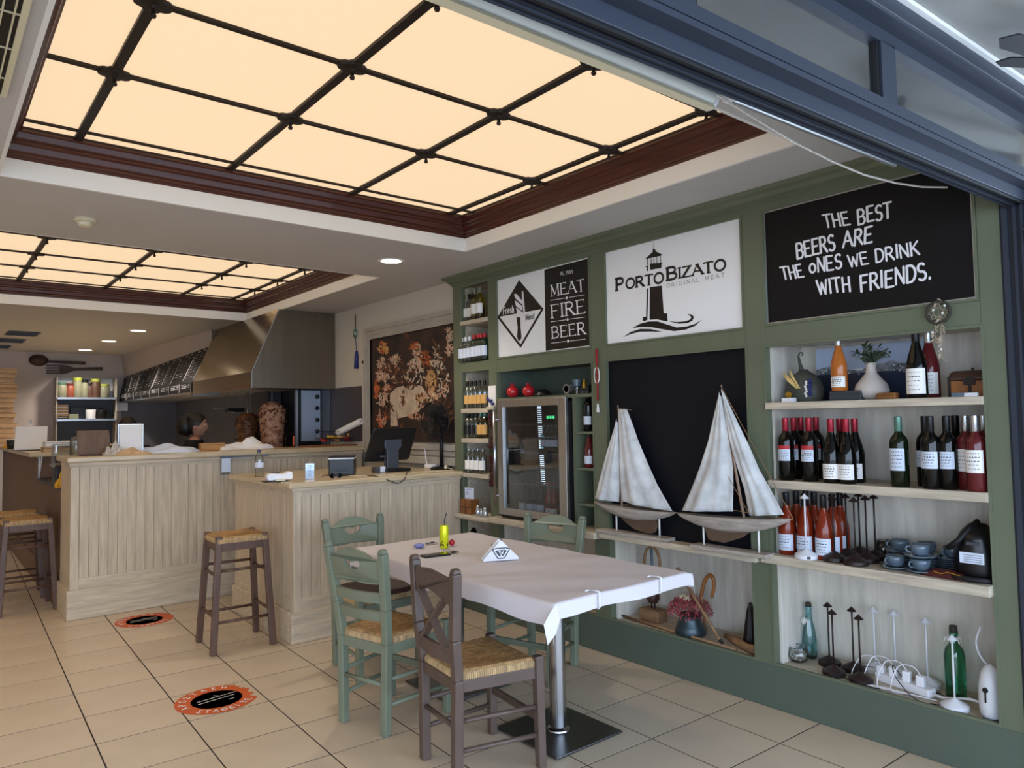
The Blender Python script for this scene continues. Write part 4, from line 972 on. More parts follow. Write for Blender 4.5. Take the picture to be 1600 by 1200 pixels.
    for i in range(nt):
        for k in range(na): fs.append((i*na+k, i*na+(k+1) % na, (i+1)*na+(k+1) % na, (i+1)*na+k))
    h.add(vs, fs)
    if hairstyle == 'bun':
        h.ball(hc+Vector((-.118, 0, -.012)), .088, 20, sx=.95, sy=.9, sz=1.25); h.ball(hc+Vector((-.03, 0, .07)), .075, 18, sx=1.15, sz=.9)
    h.build('hair', 'hair', t, True)
    # shirt: torso and short sleeves, over the body
    Js = [(0, 0, .90), (0, 0, 1.12), (.01, 0, 1.30), (0, 0, 1.445), (0, .165, 1.395), (.012, .20, 1.22), (0, -.165, 1.395), (.012, -.20, 1.22)]
    sm = skin_body('shirt', Js, [(0, 1), (1, 2), (2, 3), (2, 4), (4, 5), (2, 6), (6, 7)], [(.135, .175), (.12, .15), (.118, .165), (.072, .085), .072, .062, .072, .062], 'shirt', t)
    o = bpy.data.objects.new('shirt', sm); C.objects.link(o); o.parent = t
    Jt = [(0, 0, .95), (0, .10, .86), (.02, .11, .48), (-.01, .11, .10), (0, -.10, .86), (.02, -.11, .48), (-.01, -.11, .10)]
    tm = skin_body('trousers', Jt, [(0, 1), (1, 2), (2, 3), (0, 4), (4, 5), (5, 6)], [(.13, .17), .10, .07, .055, .10, .07, .055], 'shirt', t)
    o = bpy.data.objects.new('trousers', tm); C.objects.link(o); o.parent = t
    return t
c = hp(308, 664, 1, 8.0)
person('person with a black hair bun and black shirt in profile behind the bar', (c.x-.03, 8.0, c.z-1.605), math.radians(-28), 'bun')
c = hp(199, 668, 1, 7.75); c.x = max(c.x, 1.44)
person('person in black turned away behind the bar, mostly hidden by the napkin dispenser', (c.x, 7.75, c.z-1.62), math.radians(70), 'short')
# ================================================================ TABLE, CLOTH, CHAIRS, STOOLS
def prism_hole(mb, outer, hole, fn, d0, d1):
    tri = tessellate_polygon([[Vector((u, v, 0)) for u, v in outer], [Vector((u, v, 0)) for u, v in hole]])
    pts = outer+hole; n = len(pts); a = len(outer)
    mb.add([fn(u, v, d0) for u, v in pts]+[fn(u, v, d1) for u, v in pts],
           [tuple(t) for t in tri]+[tuple(n+i for i in reversed(t)) for t in tri]
           + [(i, (i+1) % a, n+(i+1) % a, n+i) for i in range(a)]
           + [(a+i, a+(i+1) % len(hole), n+a+(i+1) % len(hole), n+a+i) for i in range(len(hole))])
TC = (2.405, 3.04)
tb = thing('dining_table', 'rectangular dining table on two steel pedestals under the white cloth', 'table', (TC[0], TC[1], 0))
M().box(-.42, -.86, .722, .42, .86, .758).build('tabletop', 'dark_wood', tb, bevel=.004)
for y in (-.41, .43):
    M().box(-.213, y-.22, .003, .213, y+.22, .014).build('base_plate', 'base_dark', tb, bevel=.003)
    M().lathe([(.001, .014), (.058, .014), (.056, .020), (.044, .026), (.0405, .03), (.0405, .70), (.001, .70)], (0, y, 0), 32).build('pedestal', 'pole_steel', tb, 40)
    M().bar((-.3, y, .71), (.3, y, .71), .05, .022).bar((0, y-.2, .71), (0, y+.2, .71), .05, .022).build('top_bracket', 'base_dark', tb)
# cloth: flat on the top, folded down round the edges, corner flap hanging
def cloth(u, v):
    hx, hy, z0 = .428, .868, .763
    ov = {'l': .090, 'r': .07, 'f': .062, 'b': .08}
    x = -hx-ov['l'] + u*(2*hx+ov['l']+ov['r']); y = -hy-ov['f'] + v*(2*hy+ov['f']+ov['b'])
    ex = max(0, -hx-x, x-hx); ey = max(0, -hy-y, y-hy)
    X = max(-hx, min(hx, x)); Y = max(-hy, min(hy, y))
    z = z0 + .0025*math.sin(9*X+5*math.sin(3*Y))*math.sin(7*Y+1.5*X) + .0022*math.sin(17*(X*.35+Y)+2*math.sin(4*X))*math.sin(5*X+2) + .0022*abs(math.sin(11*math.atan2(Y+.1, X+.75)))*max(0, 1-abs(Y+.3)*1.2)
    if ex > 0:
        w_ = 1+.09*math.sin(7*Y+.8)+.05*math.sin(17*Y)
        z -= ex*w_; X += math.copysign(.006+.010*math.sin(ex*24)+.008*math.sin(11*Y)*(ex/.1), x)
    if ey > 0:
        z -= ey*(1+.05*math.sin(12*X)); Y += math.copysign(.005+.004*math.sin(17*X)*(ey/.07), y)
    if ex > 0 and ey > 0:
        if x < 0 and y < 0: z -= .1*ey; Y -= .006
        if x > 0 and y < 0: z -= .25*min(ex, ey); Y -= .01; X += .012
    return (X, Y, z)
cq = M().grid(110, 190, cloth); cq.add([(-.428, -.880, .766), (-.412, -.884, .702), (-.440, -.888, .650), (-.478, -.880, .612), (-.486, -.868, .690), (-.455, -.874, .735)], [(0, 1, 2, 3, 4, 5)])
cl = cq.build('tablecloth', 'cloth', None, True); cl.location = (TC[0], TC[1], 0)
tag(cl, 'white creased cloth draped over the dining table with a hanging corner', 'tablecloth')
for k, px in enumerate((938, 1034)):
    x = hp(px, 920, 1, 2.17).x-.02
    t = thing('tablecloth_clip', ('white tablecloth clip on the near edge, closer to the hanging corner', 'white tablecloth clip on the near edge, closer to the boats')[k], 'clip', (x, 2.165, .74), 0, 'tablecloth clips')
    M().tube([(0, .05, .031), (0, -.003, .033), (0, -.009, .028), (0, -.009, -.03), (0, .0, -.038), (0, .02, -.038)], .0045, 8).build('clip_band', 'foil_white', t, True)
    M().tube([(-.03, .045, .032), (0, .05, .031), (.02, .06, .031)], .0035, 6).build('clip_arm', 'foil_white', t, True)

def rush(w0, w1, d, z, n=56):       # woven seat: trapezoid w0 (back) to w1 (front), depth d
    mb = M()
    def fn(u, v):
        x = -d/2+u*d; w_ = w0+(w1-w0)*u; y = (v-.5)*w_
        e = min(u*d, (1-u)*d, v*w_, (1-v)*w_); ro = min(1, e/.018)
        dip = .012*min(1, e/.12)
        return (x, y, z - .018*(1-math.sqrt(max(0, 1-(1-ro)**2))) - dip + .0016*math.sin(e*2*PI/.011)*ro)
    mb.grid(n, n, fn)
    return mb
def seat_parts(t, w0, w1, d, z):
    rush(w0, w1, d, z).build('rush_seat', 'rush', t, True)
    q = M(); c = [(-d/2, -w0/2), (d/2, -w1/2), (d/2, w1/2), (-d/2, w0/2)]
    for k in range(4):
        a, b = c[k], c[(k+1) % 4]; L_ = math.dist(a, b); n = int(L_/.0095); dx, dy = (b[0]-a[0])/L_, (b[1]-a[1])/L_
        for i in range(n):
            p = (i+.5)/n; x, y = a[0]+(b[0]-a[0])*p, a[1]+(b[1]-a[1])*p
            q.tube([(x+dy*-.002, y-dx*-.002, z-.014), (x+dy*.006, y-dx*.006, z-.022), (x+dy*.004, y-dx*.004, z-.042)], .0048, 5, cap=False)
    q.build('rush_edge', 'rush_edge', t, True, stuff=True)
def chair(kind, label, grp):
    mt = 'chair_green' if kind != 'cross' else 'chair_brown'
    t = thing('dining_chair', label, 'chair', (0, 0, 0), 0, grp)
    H = .895; lw = .042; ln = 0 if kind == 'cross' else 1
    for s in (-1, 1):
        q = M(); P = [(-.185, .150*s, 0), (-.182, .160*s, .43), (-.200, .175*s, .60), (-.205-.035*ln, .198*s, H-.02), (-.207-.035*ln, .199*s, H)]
        for a, b in zip(P[:-1], P[1:]): q.bar(a, b, lw, lw, up=(1, 0, 0), w1=lw if b[2] < H-.001 else .03, h1=lw if b[2] < H-.001 else .03)
        q.build('back_leg', mt, t, bevel=.006)
        M().bar((.195, .205*s, 0), (.190, .200*s, .475), lw*.9, lw*.9, up=(1, 0, 0), w1=lw, h1=lw).build('front_leg', mt, t, bevel=.006)
        M().bar((-.182, .16*s, .405), (.19, .20*s, .405), .022, .05).build('side_rail', mt, t, bevel=.003)
        for z in (.14, .26): M().tube([(-.184, .153*s, z), (.193, .203*s, z)], .011, 8).build('stretcher', mt, t, True)
    M().bar((.19, -.20, .405), (.19, .20, .405), .022, .05).build('front_rail', mt, t, bevel=.003)
    M().bar((-.182, -.16, .405), (-.182, .16, .405), .022, .05).build('back_rail', mt, t, bevel=.003)
    M().bar((.193, -.20, .21), (.193, .20, .21), .016, .034).build('stretcher', mt, t, bevel=.003)
    M().tube([(-.184, -.153, .235), (-.184, .153, .235)], .011, 8).build('stretcher', mt, t, True)
    seat_parts(t, .32, .40, .36, .470)
    def curve(hw, xb, bow): return lambda u, v, d: Vector((xb+.006-(v-.6)*(.14*ln+.02)-bow*(1-(u/hw)**2)+d, u, v))
    if kind != 'cross':
        out = [(-.185, .735), (-.15, .722), (-.08, .720), (0, .727), (.08, .720), (.15, .722), (.185, .735), (.19, .835), (.14, .845), (.09, .872), (.04, .888), (0, .890), (-.04, .888), (-.09, .872), (-.14, .845), (-.19, .835)]
        hole = [(.055*math.cos(a)-.01*math.sin(2*a), .812+.020*math.sin(a)+.012*math.cos(2*a)) for a in [2*PI*k/16 for k in range(16)]]
        q = M(); prism_hole(q, out, hole, curve(.19, -.205, .020), -.009, .009); q.build('top_slat', mt, t, bevel=.002)
        for z, hw in ((.565, .176), (.655, .183)):
            q = M(); q.grid(14, 2, lambda u, v: curve(hw, -.205, .028)((u-.5)*2*hw, z-.024+.048*v, 0)); q.build('slat', mt, t, solid=.016)
    else:
        out = [(-.185, .735), (-.13, .748), (-.06, .772), (0, .780), (.06, .772), (.13, .748), (.185, .735), (.19, .852), (.12, .852), (.05, .862), (0, .866), (-.05, .862), (-.12, .852), (-.19, .852)]
        q = M(); q.prism(out, curve(.19, -.205, .022), -.010, .010); q.build('top_slat', mt, t, bevel=.003)
        q = M(); q.grid(14, 2, lambda u, v: curve(.17, -.205, .022)((u-.5)*2*.172, .500+.062*v, 0)); q.build('slat', mt, t, solid=.018)
        for s in (-1, 1): M().bar((-.214, -.125*s, .765), (-.212, .0, .655), .018, .034, up=(1, 0, 0)).bar((-.212, .0, .655), (-.205, .125*s, .535), .018, .034, up=(1, 0, 0)).build('cross_brace', mt, t, bevel=.003)
    return t
g1 = 'chairs round the dining table'
def put(t, x, y, h): t.location = (x, y, 0); t.rotation_euler = (0, 0, h)
ca = chair('slat', 'sage green slat back chair with rush seat at the near left side of the table', g1)
h = math.radians(14); put(ca, 1.718+.185*math.cos(h), 3.285+.185*math.sin(h), h)
cbk = chair('cross', 'dark brown cross back chair with rush seat tucked under the table', g1)
h = math.radians(-7); put(cbk, 1.752+.185*math.cos(h), 2.665+.185*math.sin(h), h)
q = M(); rr = random.Random(4)
for k in range(9):
    a = rr.uniform(-.5, .5); q.tube([(rr.uniform(-.01, .02), rr.uniform(-.02, .02), .44), (a*.05, a*.06, .40), (a*.16+rr.uniform(-.02, .02), a*.2, .345)], .0014, 5)
q.build('loose_straw', 'rush_edge', cbk, stuff=True)
cc = dup(ca, (2.19, 4.065, 0), math.radians(-88), 'sage green chair with a dark leather cushion at the far end of the table', g1)
q = M(); q.prism([(-.16, -.17), (.17, -.20), (.20, -.12), (.21, .12), (.17, .20), (-.16, .17), (-.18, 0)], lambda u, v, d: (u, v, d), .465, .497)
q.build('cushion', 'leather', cc, bevel=.012, label='dark brown leather seat cushion')
M().tube([(-.17, .19, .475), (-.20, .235, .46), (-.215, .25, .445)], .006, 6).build('cushion_tie', 'leather', cc)
h = math.radians(198); cd_ = dup(ca, (3.085+.2*math.cos(h), 3.40+.2*math.sin(h), 0), h, 'sage green slat back chair on the far side of the table by the cooler', g1)

def stool(label, x, y, h, grp):
    t = thing('bar_stool', label, 'stool', (x, y, 0), h, grp); Hs = .755; mt = 'stool_brown'
    lg = [(-1, -1), (1, -1), (1, 1), (-1, 1)]
    at = lambda s, z: Vector(((.195-.045*z/Hs)*s[0], (.190-.045*z/Hs)*s[1], z))
    for s in lg: M().bar(at(s, 0), at(s, Hs), .040, .040, up=(1, 0, 0)).build('leg', mt, t, bevel=.005)
    for k in range(4):
        a, b = lg[k], lg[(k+1) % 4]
        M().bar(at(a, .685), at(b, .685), .022, .055).build('seat_rail', mt, t, bevel=.003)
        for z in ((.20, .53) if k % 2 == 0 else (.235, .50)):
            M().tube([at(a, z), at(b, z)], .010, 8).build('rung', mt, t, True)
    seat_parts(t, .325, .325, .325, .752)
    return t
s1_ = stool('brown wooden bar stool with woven rush seat before the bar counter', 1.712, 5.128, math.radians(-3), 'bar stools')
dup(s1_, (.705, 7.275, 0), math.radians(2), 'brown rush seat bar stool at the left edge, nearer one', 'bar stools')
dup(s1_, (.69, 7.86, 0), math.radians(-2), 'brown rush seat bar stool at the left edge, standing behind the other', 'bar stools')

# ================================================================ FLOOR STICKERS
for k, (x, y, r, lb) in enumerate(((1.288, 4.165, .212, 'worn orange and black round distance sticker on the floor, nearer one'), (1.378, 6.21, .205, 'orange and black round distance sticker on the floor by the bar'))):
    t = thing('floor_sticker', lb, 'sticker', (x, y, .001), 0, 'round floor stickers'); rr = random.Random(k)
    q = M(); n = 72; vs = []
    for i in range(n):
        a = 2*PI*i/n; wear = 0
        if k == 0 and -.5 < ((a+PI) % (2*PI)-PI) < .75: wear = rr.uniform(.0, .05)
        vs.append(((r-wear)*math.cos(a), (r-wear)*math.sin(a), 0))
    q.add(vs+[(r*.62*math.cos(2*PI*i/n), r*.62*math.sin(2*PI*i/n), 0) for i in range(n)], [(i, (i+1) % n, n+(i+1) % n, n+i) for i in range(n)])
    q.build('orange_ring', 'sticker_orange', t)
    q = M(); q.lathe([(.001, .0003), (r*.62, .0003)], (0, 0, 0), 60); q.build('black_centre', 'sticker_black', t)
    q = M(); fn = lambda u, v, d: (u, v, .0009+d)
    G['Z1'] = G['S_']
    def ringtext(s, a0, a1, flip):
        n = len(s)
        for i, c in enumerate(s):
            a = math.radians(a0+(a1-a0)*i/(n-1)); rr_ = r*(.74 if flip > 0 else .90); up = Vector((math.cos(a), math.sin(a)))*flip; rt = Vector((up.y, -up.x))
            o_ = Vector((math.cos(a), math.sin(a)))*rr_
            for pts, wt in G.get(c, []):
                ribbon(q, [o_+rt*((p[0]-.4)*r*.15)+up*(p[1]*r*.16) for p in pts], fn, r*.028, 0)
    ringtext(['S_', 'T', 'A', 'Q_', 'E', 'I', 'T', 'E'], 225, 318, -1)
    ringtext(['A', 'P', 'O', 'S_', 'T', 'A', 'S_', 'H'], 190, 60, 1)
    for j, (v, a, b) in enumerate(((.03, -.095, .10), (-.005, -.10, .09))):
        u = a
        while u < b:
            w_ = rr.uniform(.006, .02); ribbon(q, [(u, v+(u*.12)), (u+w_, v+(u+w_)*.12)], fn, .006, 0); u += w_+.008
    ribbon(q, [(.0, .06), (.02, .045)], fn, .004, 0); ribbon(q, [(.05, -.05), (.08, -.045)], fn, .005, 0)
    q.build('lettering', 'paper', t, stuff=True)

# ================================================================ THINGS ON THE DINING TABLE
ZT = .768
def tp(px, py, z=ZT): return hp(px, py, 2, z)
c = tp(694, 856); t = thing('drink_can', 'bright yellow slim can with a black straw on the table', 'can', (c.x, c.y, ZT))
M().lathe([(.001, 0), (.022, 0), (.026, .006), (.0265, .118), (.0225, .128), (.0225, .130), (.001, .128)], (0, 0, 0), 24).build('can_body', 'can_yellow', t, 40)
q = M(); rr = random.Random(9)
for k in range(26):
    a = rr.uniform(0, 6.28); z = rr.uniform(.004, .10)*rr.random()+.006; w_ = rr.uniform(.10, .3); h_ = rr.uniform(.006, .022)
    q.lathe([(.0268, z), (.0268, z+h_)], (0, 0, 0), 5, a0=a, a1=a+w_)
q.build('can_print', 'ink', t)
M().tube([(.004, 0, .12), (.008, .005, .16), (.022, .004, .195)], .0028, 8).build('straw', 'plastic_black', t)
c = tp(655, 856); t = thing('earbud_case', 'lilac oval case lying on the table', 'case', (c.x, c.y, ZT)); M().ball((0, 0, .013), .034, 18, sx=1, sy=.75, sz=.36).build('case_body', 'lilac', t, True); M().tube([(.034*math.cos(a), .0255*math.sin(a), .013) for a in [2*PI*k/24 for k in range(25)]], .0008, 5).build('seam', 'plastic_grey', t)
c = tp(673, 850); t = thing('key_bunch', 'small bunch of keys and a blue fob on the table', 'keys', (c.x, c.y, ZT))
M().tube([(.014*math.cos(a), .014*math.sin(a), .004) for a in [2*PI*k/16 for k in range(17)]], .0015, 6).build('ring', 'foil_silver', t)
M().box(-.03, -.008, 0, -.012, .012, .010).build('fob', 'cup_blue', t, bevel=.003); M().box(.01, -.006, .001, .045, .004, .004).build('key', 'foil_silver', t); M().box(.005, .004, .001, .03, .02, .009).build('key', 'plastic_grey', t, bevel=.002)
c = tp(706, 853); t = thing('red_ball', 'small glossy red ball beside the yellow can', 'ball', (c.x, c.y, ZT)); M().ball((0, 0, .019), .018, 18).build('ball_body', 'ceramic_red', t, True); M().lathe([(.005, 0), (.007, .003), (.001, .006)], (0, 0, .034), 10).build('stem_cap', 'leather', t)
c = tp(683, 868); t = thing('phone', 'black smartphone lying on the table edge', 'phone', (c.x-.01, c.y, ZT), math.radians(-8)); M().box(-.078, -.036, 0, .078, .036, .009).build('phone_body', 'plastic_black', t, bevel=.004); M().box(-.074, -.032, .0088, .074, .032, .0096).build('screen', 'glass_dark', t); M().lathe([(.001, 0), (.005, 0), (.005, .002), (.001, .002)], (.055, .02, .009), 10).build('lens', 'glass_dark', t)
c = tp(703, 862); t = thing('card', 'small black card lying by the can', 'card', (c.x+.01, c.y-.02, ZT), .3); M().box(-.028, -.018, 0, .028, .018, .0015).build('card_body', 'plastic_black', t, bevel=.0005)
c = tp(783, 875); h = math.radians(-22)
t = thing('napkin_holder', 'white triangular napkin holder with a grey emblem on the table', 'napkin holder', (c.x, c.y+.01, ZT), h)
tri = [(-.098, 0), (-.086, 0), (.086, 0), (.098, 0), (.094, .012), (.008, .098), (0, .104), (-.008, .098), (-.094, .012)]
for y in (-.022, .022): M().prism(tri, lambda u, v, d: (u, y+d, v), -.0015, .0015).build('side_plate', 'plastic_white', t)
M().prism([(-.085, .004), (.085, .004), (0, .09)], lambda u, v, d: (u, d, v), -.018, .018).build('napkins', 'paper', t)
q = M(); f_ = lambda u, v, d: Vector((u, -.0240-d, v))
E0 = [(-.047, .058), (-.028, .064), (.028, .064), (.047, .058), (.018, .012), (-.018, .012)]
for a, b in zip(E0, E0[1:]+E0[:1]): ribbon(q, [a, b], f_, .0055, 0)
E1 = [(p[0]*.68, .04+(p[1]-.04)*.6) for p in E0]; q.flat(E1, f_, 0); q.build('emblem', 'plastic_grey', t)
q = M(); ribbon(q, [(-.014, .052), (0, .026), (.014, .052)], f_, .004, .002); ribbon(q, [(-.008, .048), (.01, .036)], f_, .004, .002); q.build('emblem_inner', 'plastic_white', t)
for (px, py), lb in zip(((772, 868), (781, 861)), ('steel topped pepper shaker behind the napkin holder, left one', 'steel topped salt shaker directly behind the napkin holder')):
    c = tp(px, py); t = thing('shaker', lb, 'shaker', (c.x, c.y, ZT), 0, 'salt and pepper shakers')
    M().lathe([(.001, 0), (.017, 0), (.018, .004), (.015, .045), (.001, .046)], (0, 0, 0), 18).build('shaker_glass', 'glass_clear', t, 40)
    M().lathe([(.001, .003), (.014, .003), (.013, .03), (.001, .03)], (0, 0, 0), 14).build('contents', 'dark_wood', t)
    M().lathe([(.016, .045), (.0165, .058), (.012, .068), (.001, .070)], (0, 0, 0), 18).build('shaker_cap', 'foil_silver', t, True)
# ================================================================ BOTTLES AND THEIR SHELVES
PROF = {
 'bordeaux': [(.001, 0), (.034, 0), (.0375, .004), (.0375, .185), (.036, .200), (.030, .214), (.018, .228), (.0145, .238), (.0140, .300), (.001, .300)],
 'burgundy': [(.001, 0), (.037, 0), (.0405, .004), (.0405, .130), (.038, .150), (.031, .180), (.022, .210), (.0155, .235), (.0142, .250), (.0140, .298), (.001, .298)],
 'spirit': [(.001, 0), (.028, 0), (.031, .003), (.031, .140), (.029, .152), (.018, .168), (.0125, .180), (.0120, .225), (.001, .225)],
 'short': [(.001, 0), (.029, 0), (.031, .003), (.031, .125), (.028, .138), (.016, .152), (.0125, .16), (.0125, .185), (.001, .185)],
}
def bottle_proto(kind, glass, cap, lab, label, cat='bottle', capz=None, lz=(.05, .12), band=None, s=1.0, print_=True, lw=1.15):
    t = thing('wine_bottle' if kind in ('bordeaux', 'burgundy') else 'spirit_bottle', label, cat, (0, 0, 0))
    pr = [(r*s, z*s) for r, z in PROF[kind]]; H = pr[-1][1]; R_ = max(r for r, z in pr)
    M().lathe(pr, (0, 0, 0), 22).build('glass_body', glass, t, 50)
    cz = (capz or .238)*s; rn = pr[-2][0]
    M().lathe([(rn*1.02, cz), (rn*1.10, cz+.002), (rn*1.10, H+.001), (rn*.9, H+.003), (.001, H+.003)], (0, 0, 0), 18).build('capsule', cap, t, 50)
    q = M(); q.lathe([(R_*1.012, lz[0]*s), (R_*1.012, lz[1]*s)], (0, 0, 0), 12, a0=PI-lw, a1=PI+lw); lo = q.build('paper_label', lab, t, True)
    if band: q = M(); q.lathe([(R_*1.014, lz[1]*s), (R_*1.014, (lz[1]+.02)*s)], (0, 0, 0), 12, a0=PI-lw, a1=PI+lw); q.build('label_band', band, lo, True)
    if print_:
        q = M(); fn = lambda u, v, d: Vector(((R_*1.02+d)*math.cos(PI+u), (R_*1.02+d)*math.sin(PI+u), v)); rr = random.Random(hash(label) % 999 if False else len(label)); dz = (lz[1]-lz[0])*s
        for k in range(5):
            v = lz[0]*s+dz*(.85-.17*k); a = -.7+rr.uniform(0, .3)
            while a < .65:
                w_ = rr.uniform(.08, .22); ribbon(q, [(a, v), (a+w_*.5, v), (a+w_, v)], fn, .0042 if k in (1, 2) else .0024, 0, cap=False); a += w_+.1
        q.build('label_print', 'plastic_grey', lo)
    return t
FACE = 0.0
def stand(p, px, X, z, py=None, rz=0):
    py = py or 750; Y = hp(px, py, 0, X).y; p.location = (X, Y, z); p.rotation_euler = (0, 0, rz + math.atan2(Y, X)*.45 - .25)
    return (X, Y, z)
def row(proto, spots, z, labels, group, py=750):
    for i, (px, X) in enumerate(spots):
        t = proto if i == 0 else dup(proto, (0, 0, 0))
        t['label'] = labels[i] if isinstance(labels, (list, tuple)) else labels; t['group'] = group
        stand(t, px, X, z, py)
F, Md, Bk = 3.455, 3.535, 3.62
Z2, Z1, Z3, Z0 = 1.166, 1.563, .790, .222
p = bottle_proto('bordeaux', 'glass_dark', 'foil_red', 'paper_blue', '', band='label_red', lz=(.095, .150), s=1.05, lw=1.0)
row(p, [(1230, F), (1266.5, F), (1243, Md), (1254, Bk), (1278, Bk)], Z2, ['red capped wine bottle with red banded label at the left end of the shelf', 'red capped wine bottle with red banded label, second in the front row', 'red capped wine bottle just behind the leftmost one', 'dark red capped wine bottle at the back between two front ones', 'dark red capped wine bottle at the back beside the cream labelled ones'], 'red labelled wine bottles on the middle shelf')
p = bottle_proto('burgundy', 'glass_dark', 'foil_red', 'paper', '', lz=(.020, .090), s=1.03, lw=1.2)
row(p, [(1301, F-.01), (1325, F-.005), (1338.5, Md-.01), (1315, Bk)], Z2, ['sloping shoulder wine bottle with white label, left of its cluster', 'sloping shoulder wine bottle with white label, centre of its cluster', 'sloping shoulder wine bottle with white label, right of its cluster', 'sloping shoulder wine bottle hidden behind the cluster of white labels'], 'sloping shoulder red wine bottles', 753)
p = bottle_proto('bordeaux', 'glass_green', 'foil_green', 'paper_blue', '', lz=(.070, .165), s=1.05, lw=1.0)
row(p, [(1407, F)], Z2, ['lone dark wine bottle with a green cap and pale label in mid shelf'], 'wine bottles on the middle shelf', 753)
p = bottle_proto('bordeaux', 'glass_dark', 'foil_black', 'paper_blue', '', lz=(.085, .155), s=1.05, lw=1.1)
row(p, [(1457, F-.015), (1483, F+.01), (1449, Md), (1497, Bk-.02)], Z2, ['black capped wine bottle with pale label, front of four', 'black capped wine bottle with pale label, right of the front one', 'black capped wine bottle half hidden at the left of four', 'black capped wine bottle hidden behind at the right of four'], 'black capped wine bottles', 760)
p = bottle_proto('bordeaux', 'glass_red', 'foil_silver', 'paper', '', lz=(.075, .165), s=1.05, lw=1.1)
row(p, [(1528, F-.015), (1513, Md-.03), (1541, Md+.01)], Z2, ['rose wine bottle with silver cap and white label in front at the shelf end', 'rose wine bottle with silver cap, left of its trio', 'rose wine bottle with silver cap against the right post'], 'silver capped rose bottles', 765)
# third shelf: orange rose bottles with black caps
p = bottle_proto('burgundy', 'glass_rose', 'foil_black', 'paper_blue', '', lz=(.022, .100), s=1.04, lw=1.25)
row(p, [(1231, F), (1260, F+.005), (1289, F), (1247, Md), (1275, Md+.01), (1303, Md), (1315, Bk-.02), (1262, Bk+.02)], Z3, ['orange rose bottle with black cap, front row next to the left post', 'orange rose bottle with black cap, front row behind the white lamp', 'orange rose bottle with black cap, front row at the right', 'orange rose bottle in the second row near the left post', 'orange rose bottle in the middle of the second row', 'orange rose bottle at the right of the second row', 'orange rose bottle at the back right of the group', 'orange rose bottle at the very back of the group'], 'orange rose bottles on the third shelf', 865)
# top shelf
bx = hp(1315, 615, 0, 3.47).y
t = thing('grey_box', 'low grey box under the rose bottle on the top shelf', 'box', (3.50, bx-.02, Z1)); M().box(-.045, -.08, 0, .06, .075, .048).build('box_body', 'plastic_grey', t, bevel=.003); M().box(-.0465, -.081, .030, .061, .076, .032).build('lid_seam', 'plastic_black', t)
p = bottle_proto('burgundy', 'glass_amber', 'foil_silver', 'paper', '', lz=(.020, .075), s=.92, lw=1.25); row(p, [(1312, 3.47)], Z1+.048, ['orange rose bottle with silver cap standing on the grey box'], 'bottles on the top shelf', 607)
p = bottle_proto('burgundy', 'glass_dark', 'foil_black', 'paper', '', lz=(.018, .125), s=1.06, lw=1.3); row(p, [(1434, 3.45)], Z1, ['dark wine bottle with a large cream label on the top shelf'], 'bottles on the top shelf', 617)
p = bottle_proto('burgundy', 'glass_red', 'foil_silver', 'paper', '', lz=(.018, .110), s=1.06, lw=1.3); row(p, [(1454, 3.56)], Z1, ['silver capped rose bottle behind the cream labelled dark one'], 'bottles on the top shelf', 617)
# narrow column, five shelves of small bottles
def colrow(zs, items, s, tagp):
    n = 0
    for (kind, glass, cap, lab, pxs, X, name, sc, band) in items:
        p = bottle_proto(kind, glass, cap, lab, '', s=sc, lz=(.04, .11) if kind == 'spirit' else (.03, .10), capz=.185 if kind == 'spirit' else .155, band=band, print_=False, lw=1.3)
        if p.name.startswith('wine'): pass
        L_ = ['%s, %s from the left on the %s' % (name, ('first', 'second', 'third', 'fourth', 'fifth')[i], tagp) for i in range(len(pxs))]
        row(p, [(px, X) for px in pxs], zs, L_, 'small bottles in the narrow column', s)
colrow(2.300, [('spirit', 'glass_clear', 'foil_black', 'paper', [729, 734, 740], 3.47, 'clear liquor bottle with dark cap', 1.0, None), ('spirit', 'glass_yellow', 'leaf_grey', 'paper', [742.5, 750.5], 3.44, 'yellow liquor bottle', 1.13, None)], 495, 'column top shelf')
colrow(1.970, [('short', 'glass_clear', 'foil_white', 'paper_blue', [722.5, 728.5, 734.5], 3.43, 'clear liquor bottle with white cap', 1.08, None), ('short', 'glass_teal', 'label_red', 'paper_blue', [741.5, 748, 752, 757.5], 3.43, 'greenish liquor bottle with red cap', 1.12, None)], 555, 'column second shelf')
colrow(1.590, [('spirit', 'glass_clear', 'foil_black', 'label_amber', [731, 737, 743.5, 750, 757.5], 3.43, 'clear liquor bottle with amber label', .98, None)], 630, 'column third shelf')
colrow(1.354, [('short', 'glass_clear', 'foil_black', 'plastic_black', [731.5, 738, 744.5], 3.43, 'clear liquor bottle with black label', 1.05, None), ('short', 'glass_yellow', 'foil_green', 'label_amber', [751.5, 758], 3.43, 'pale liquor bottle with green cap', 1.08, None)], 680, 'column fourth shelf')
colrow(1.078, [('short', 'glass_clear', 'glass_clear', 'paper', [732.5, 739.5, 746.5, 754.5], 3.43, 'clear liquor bottle with white label', 1.03, None)], 730, 'column fifth shelf')
def wallpos(px, py, X): q = hp(px, py, 0, X); return q
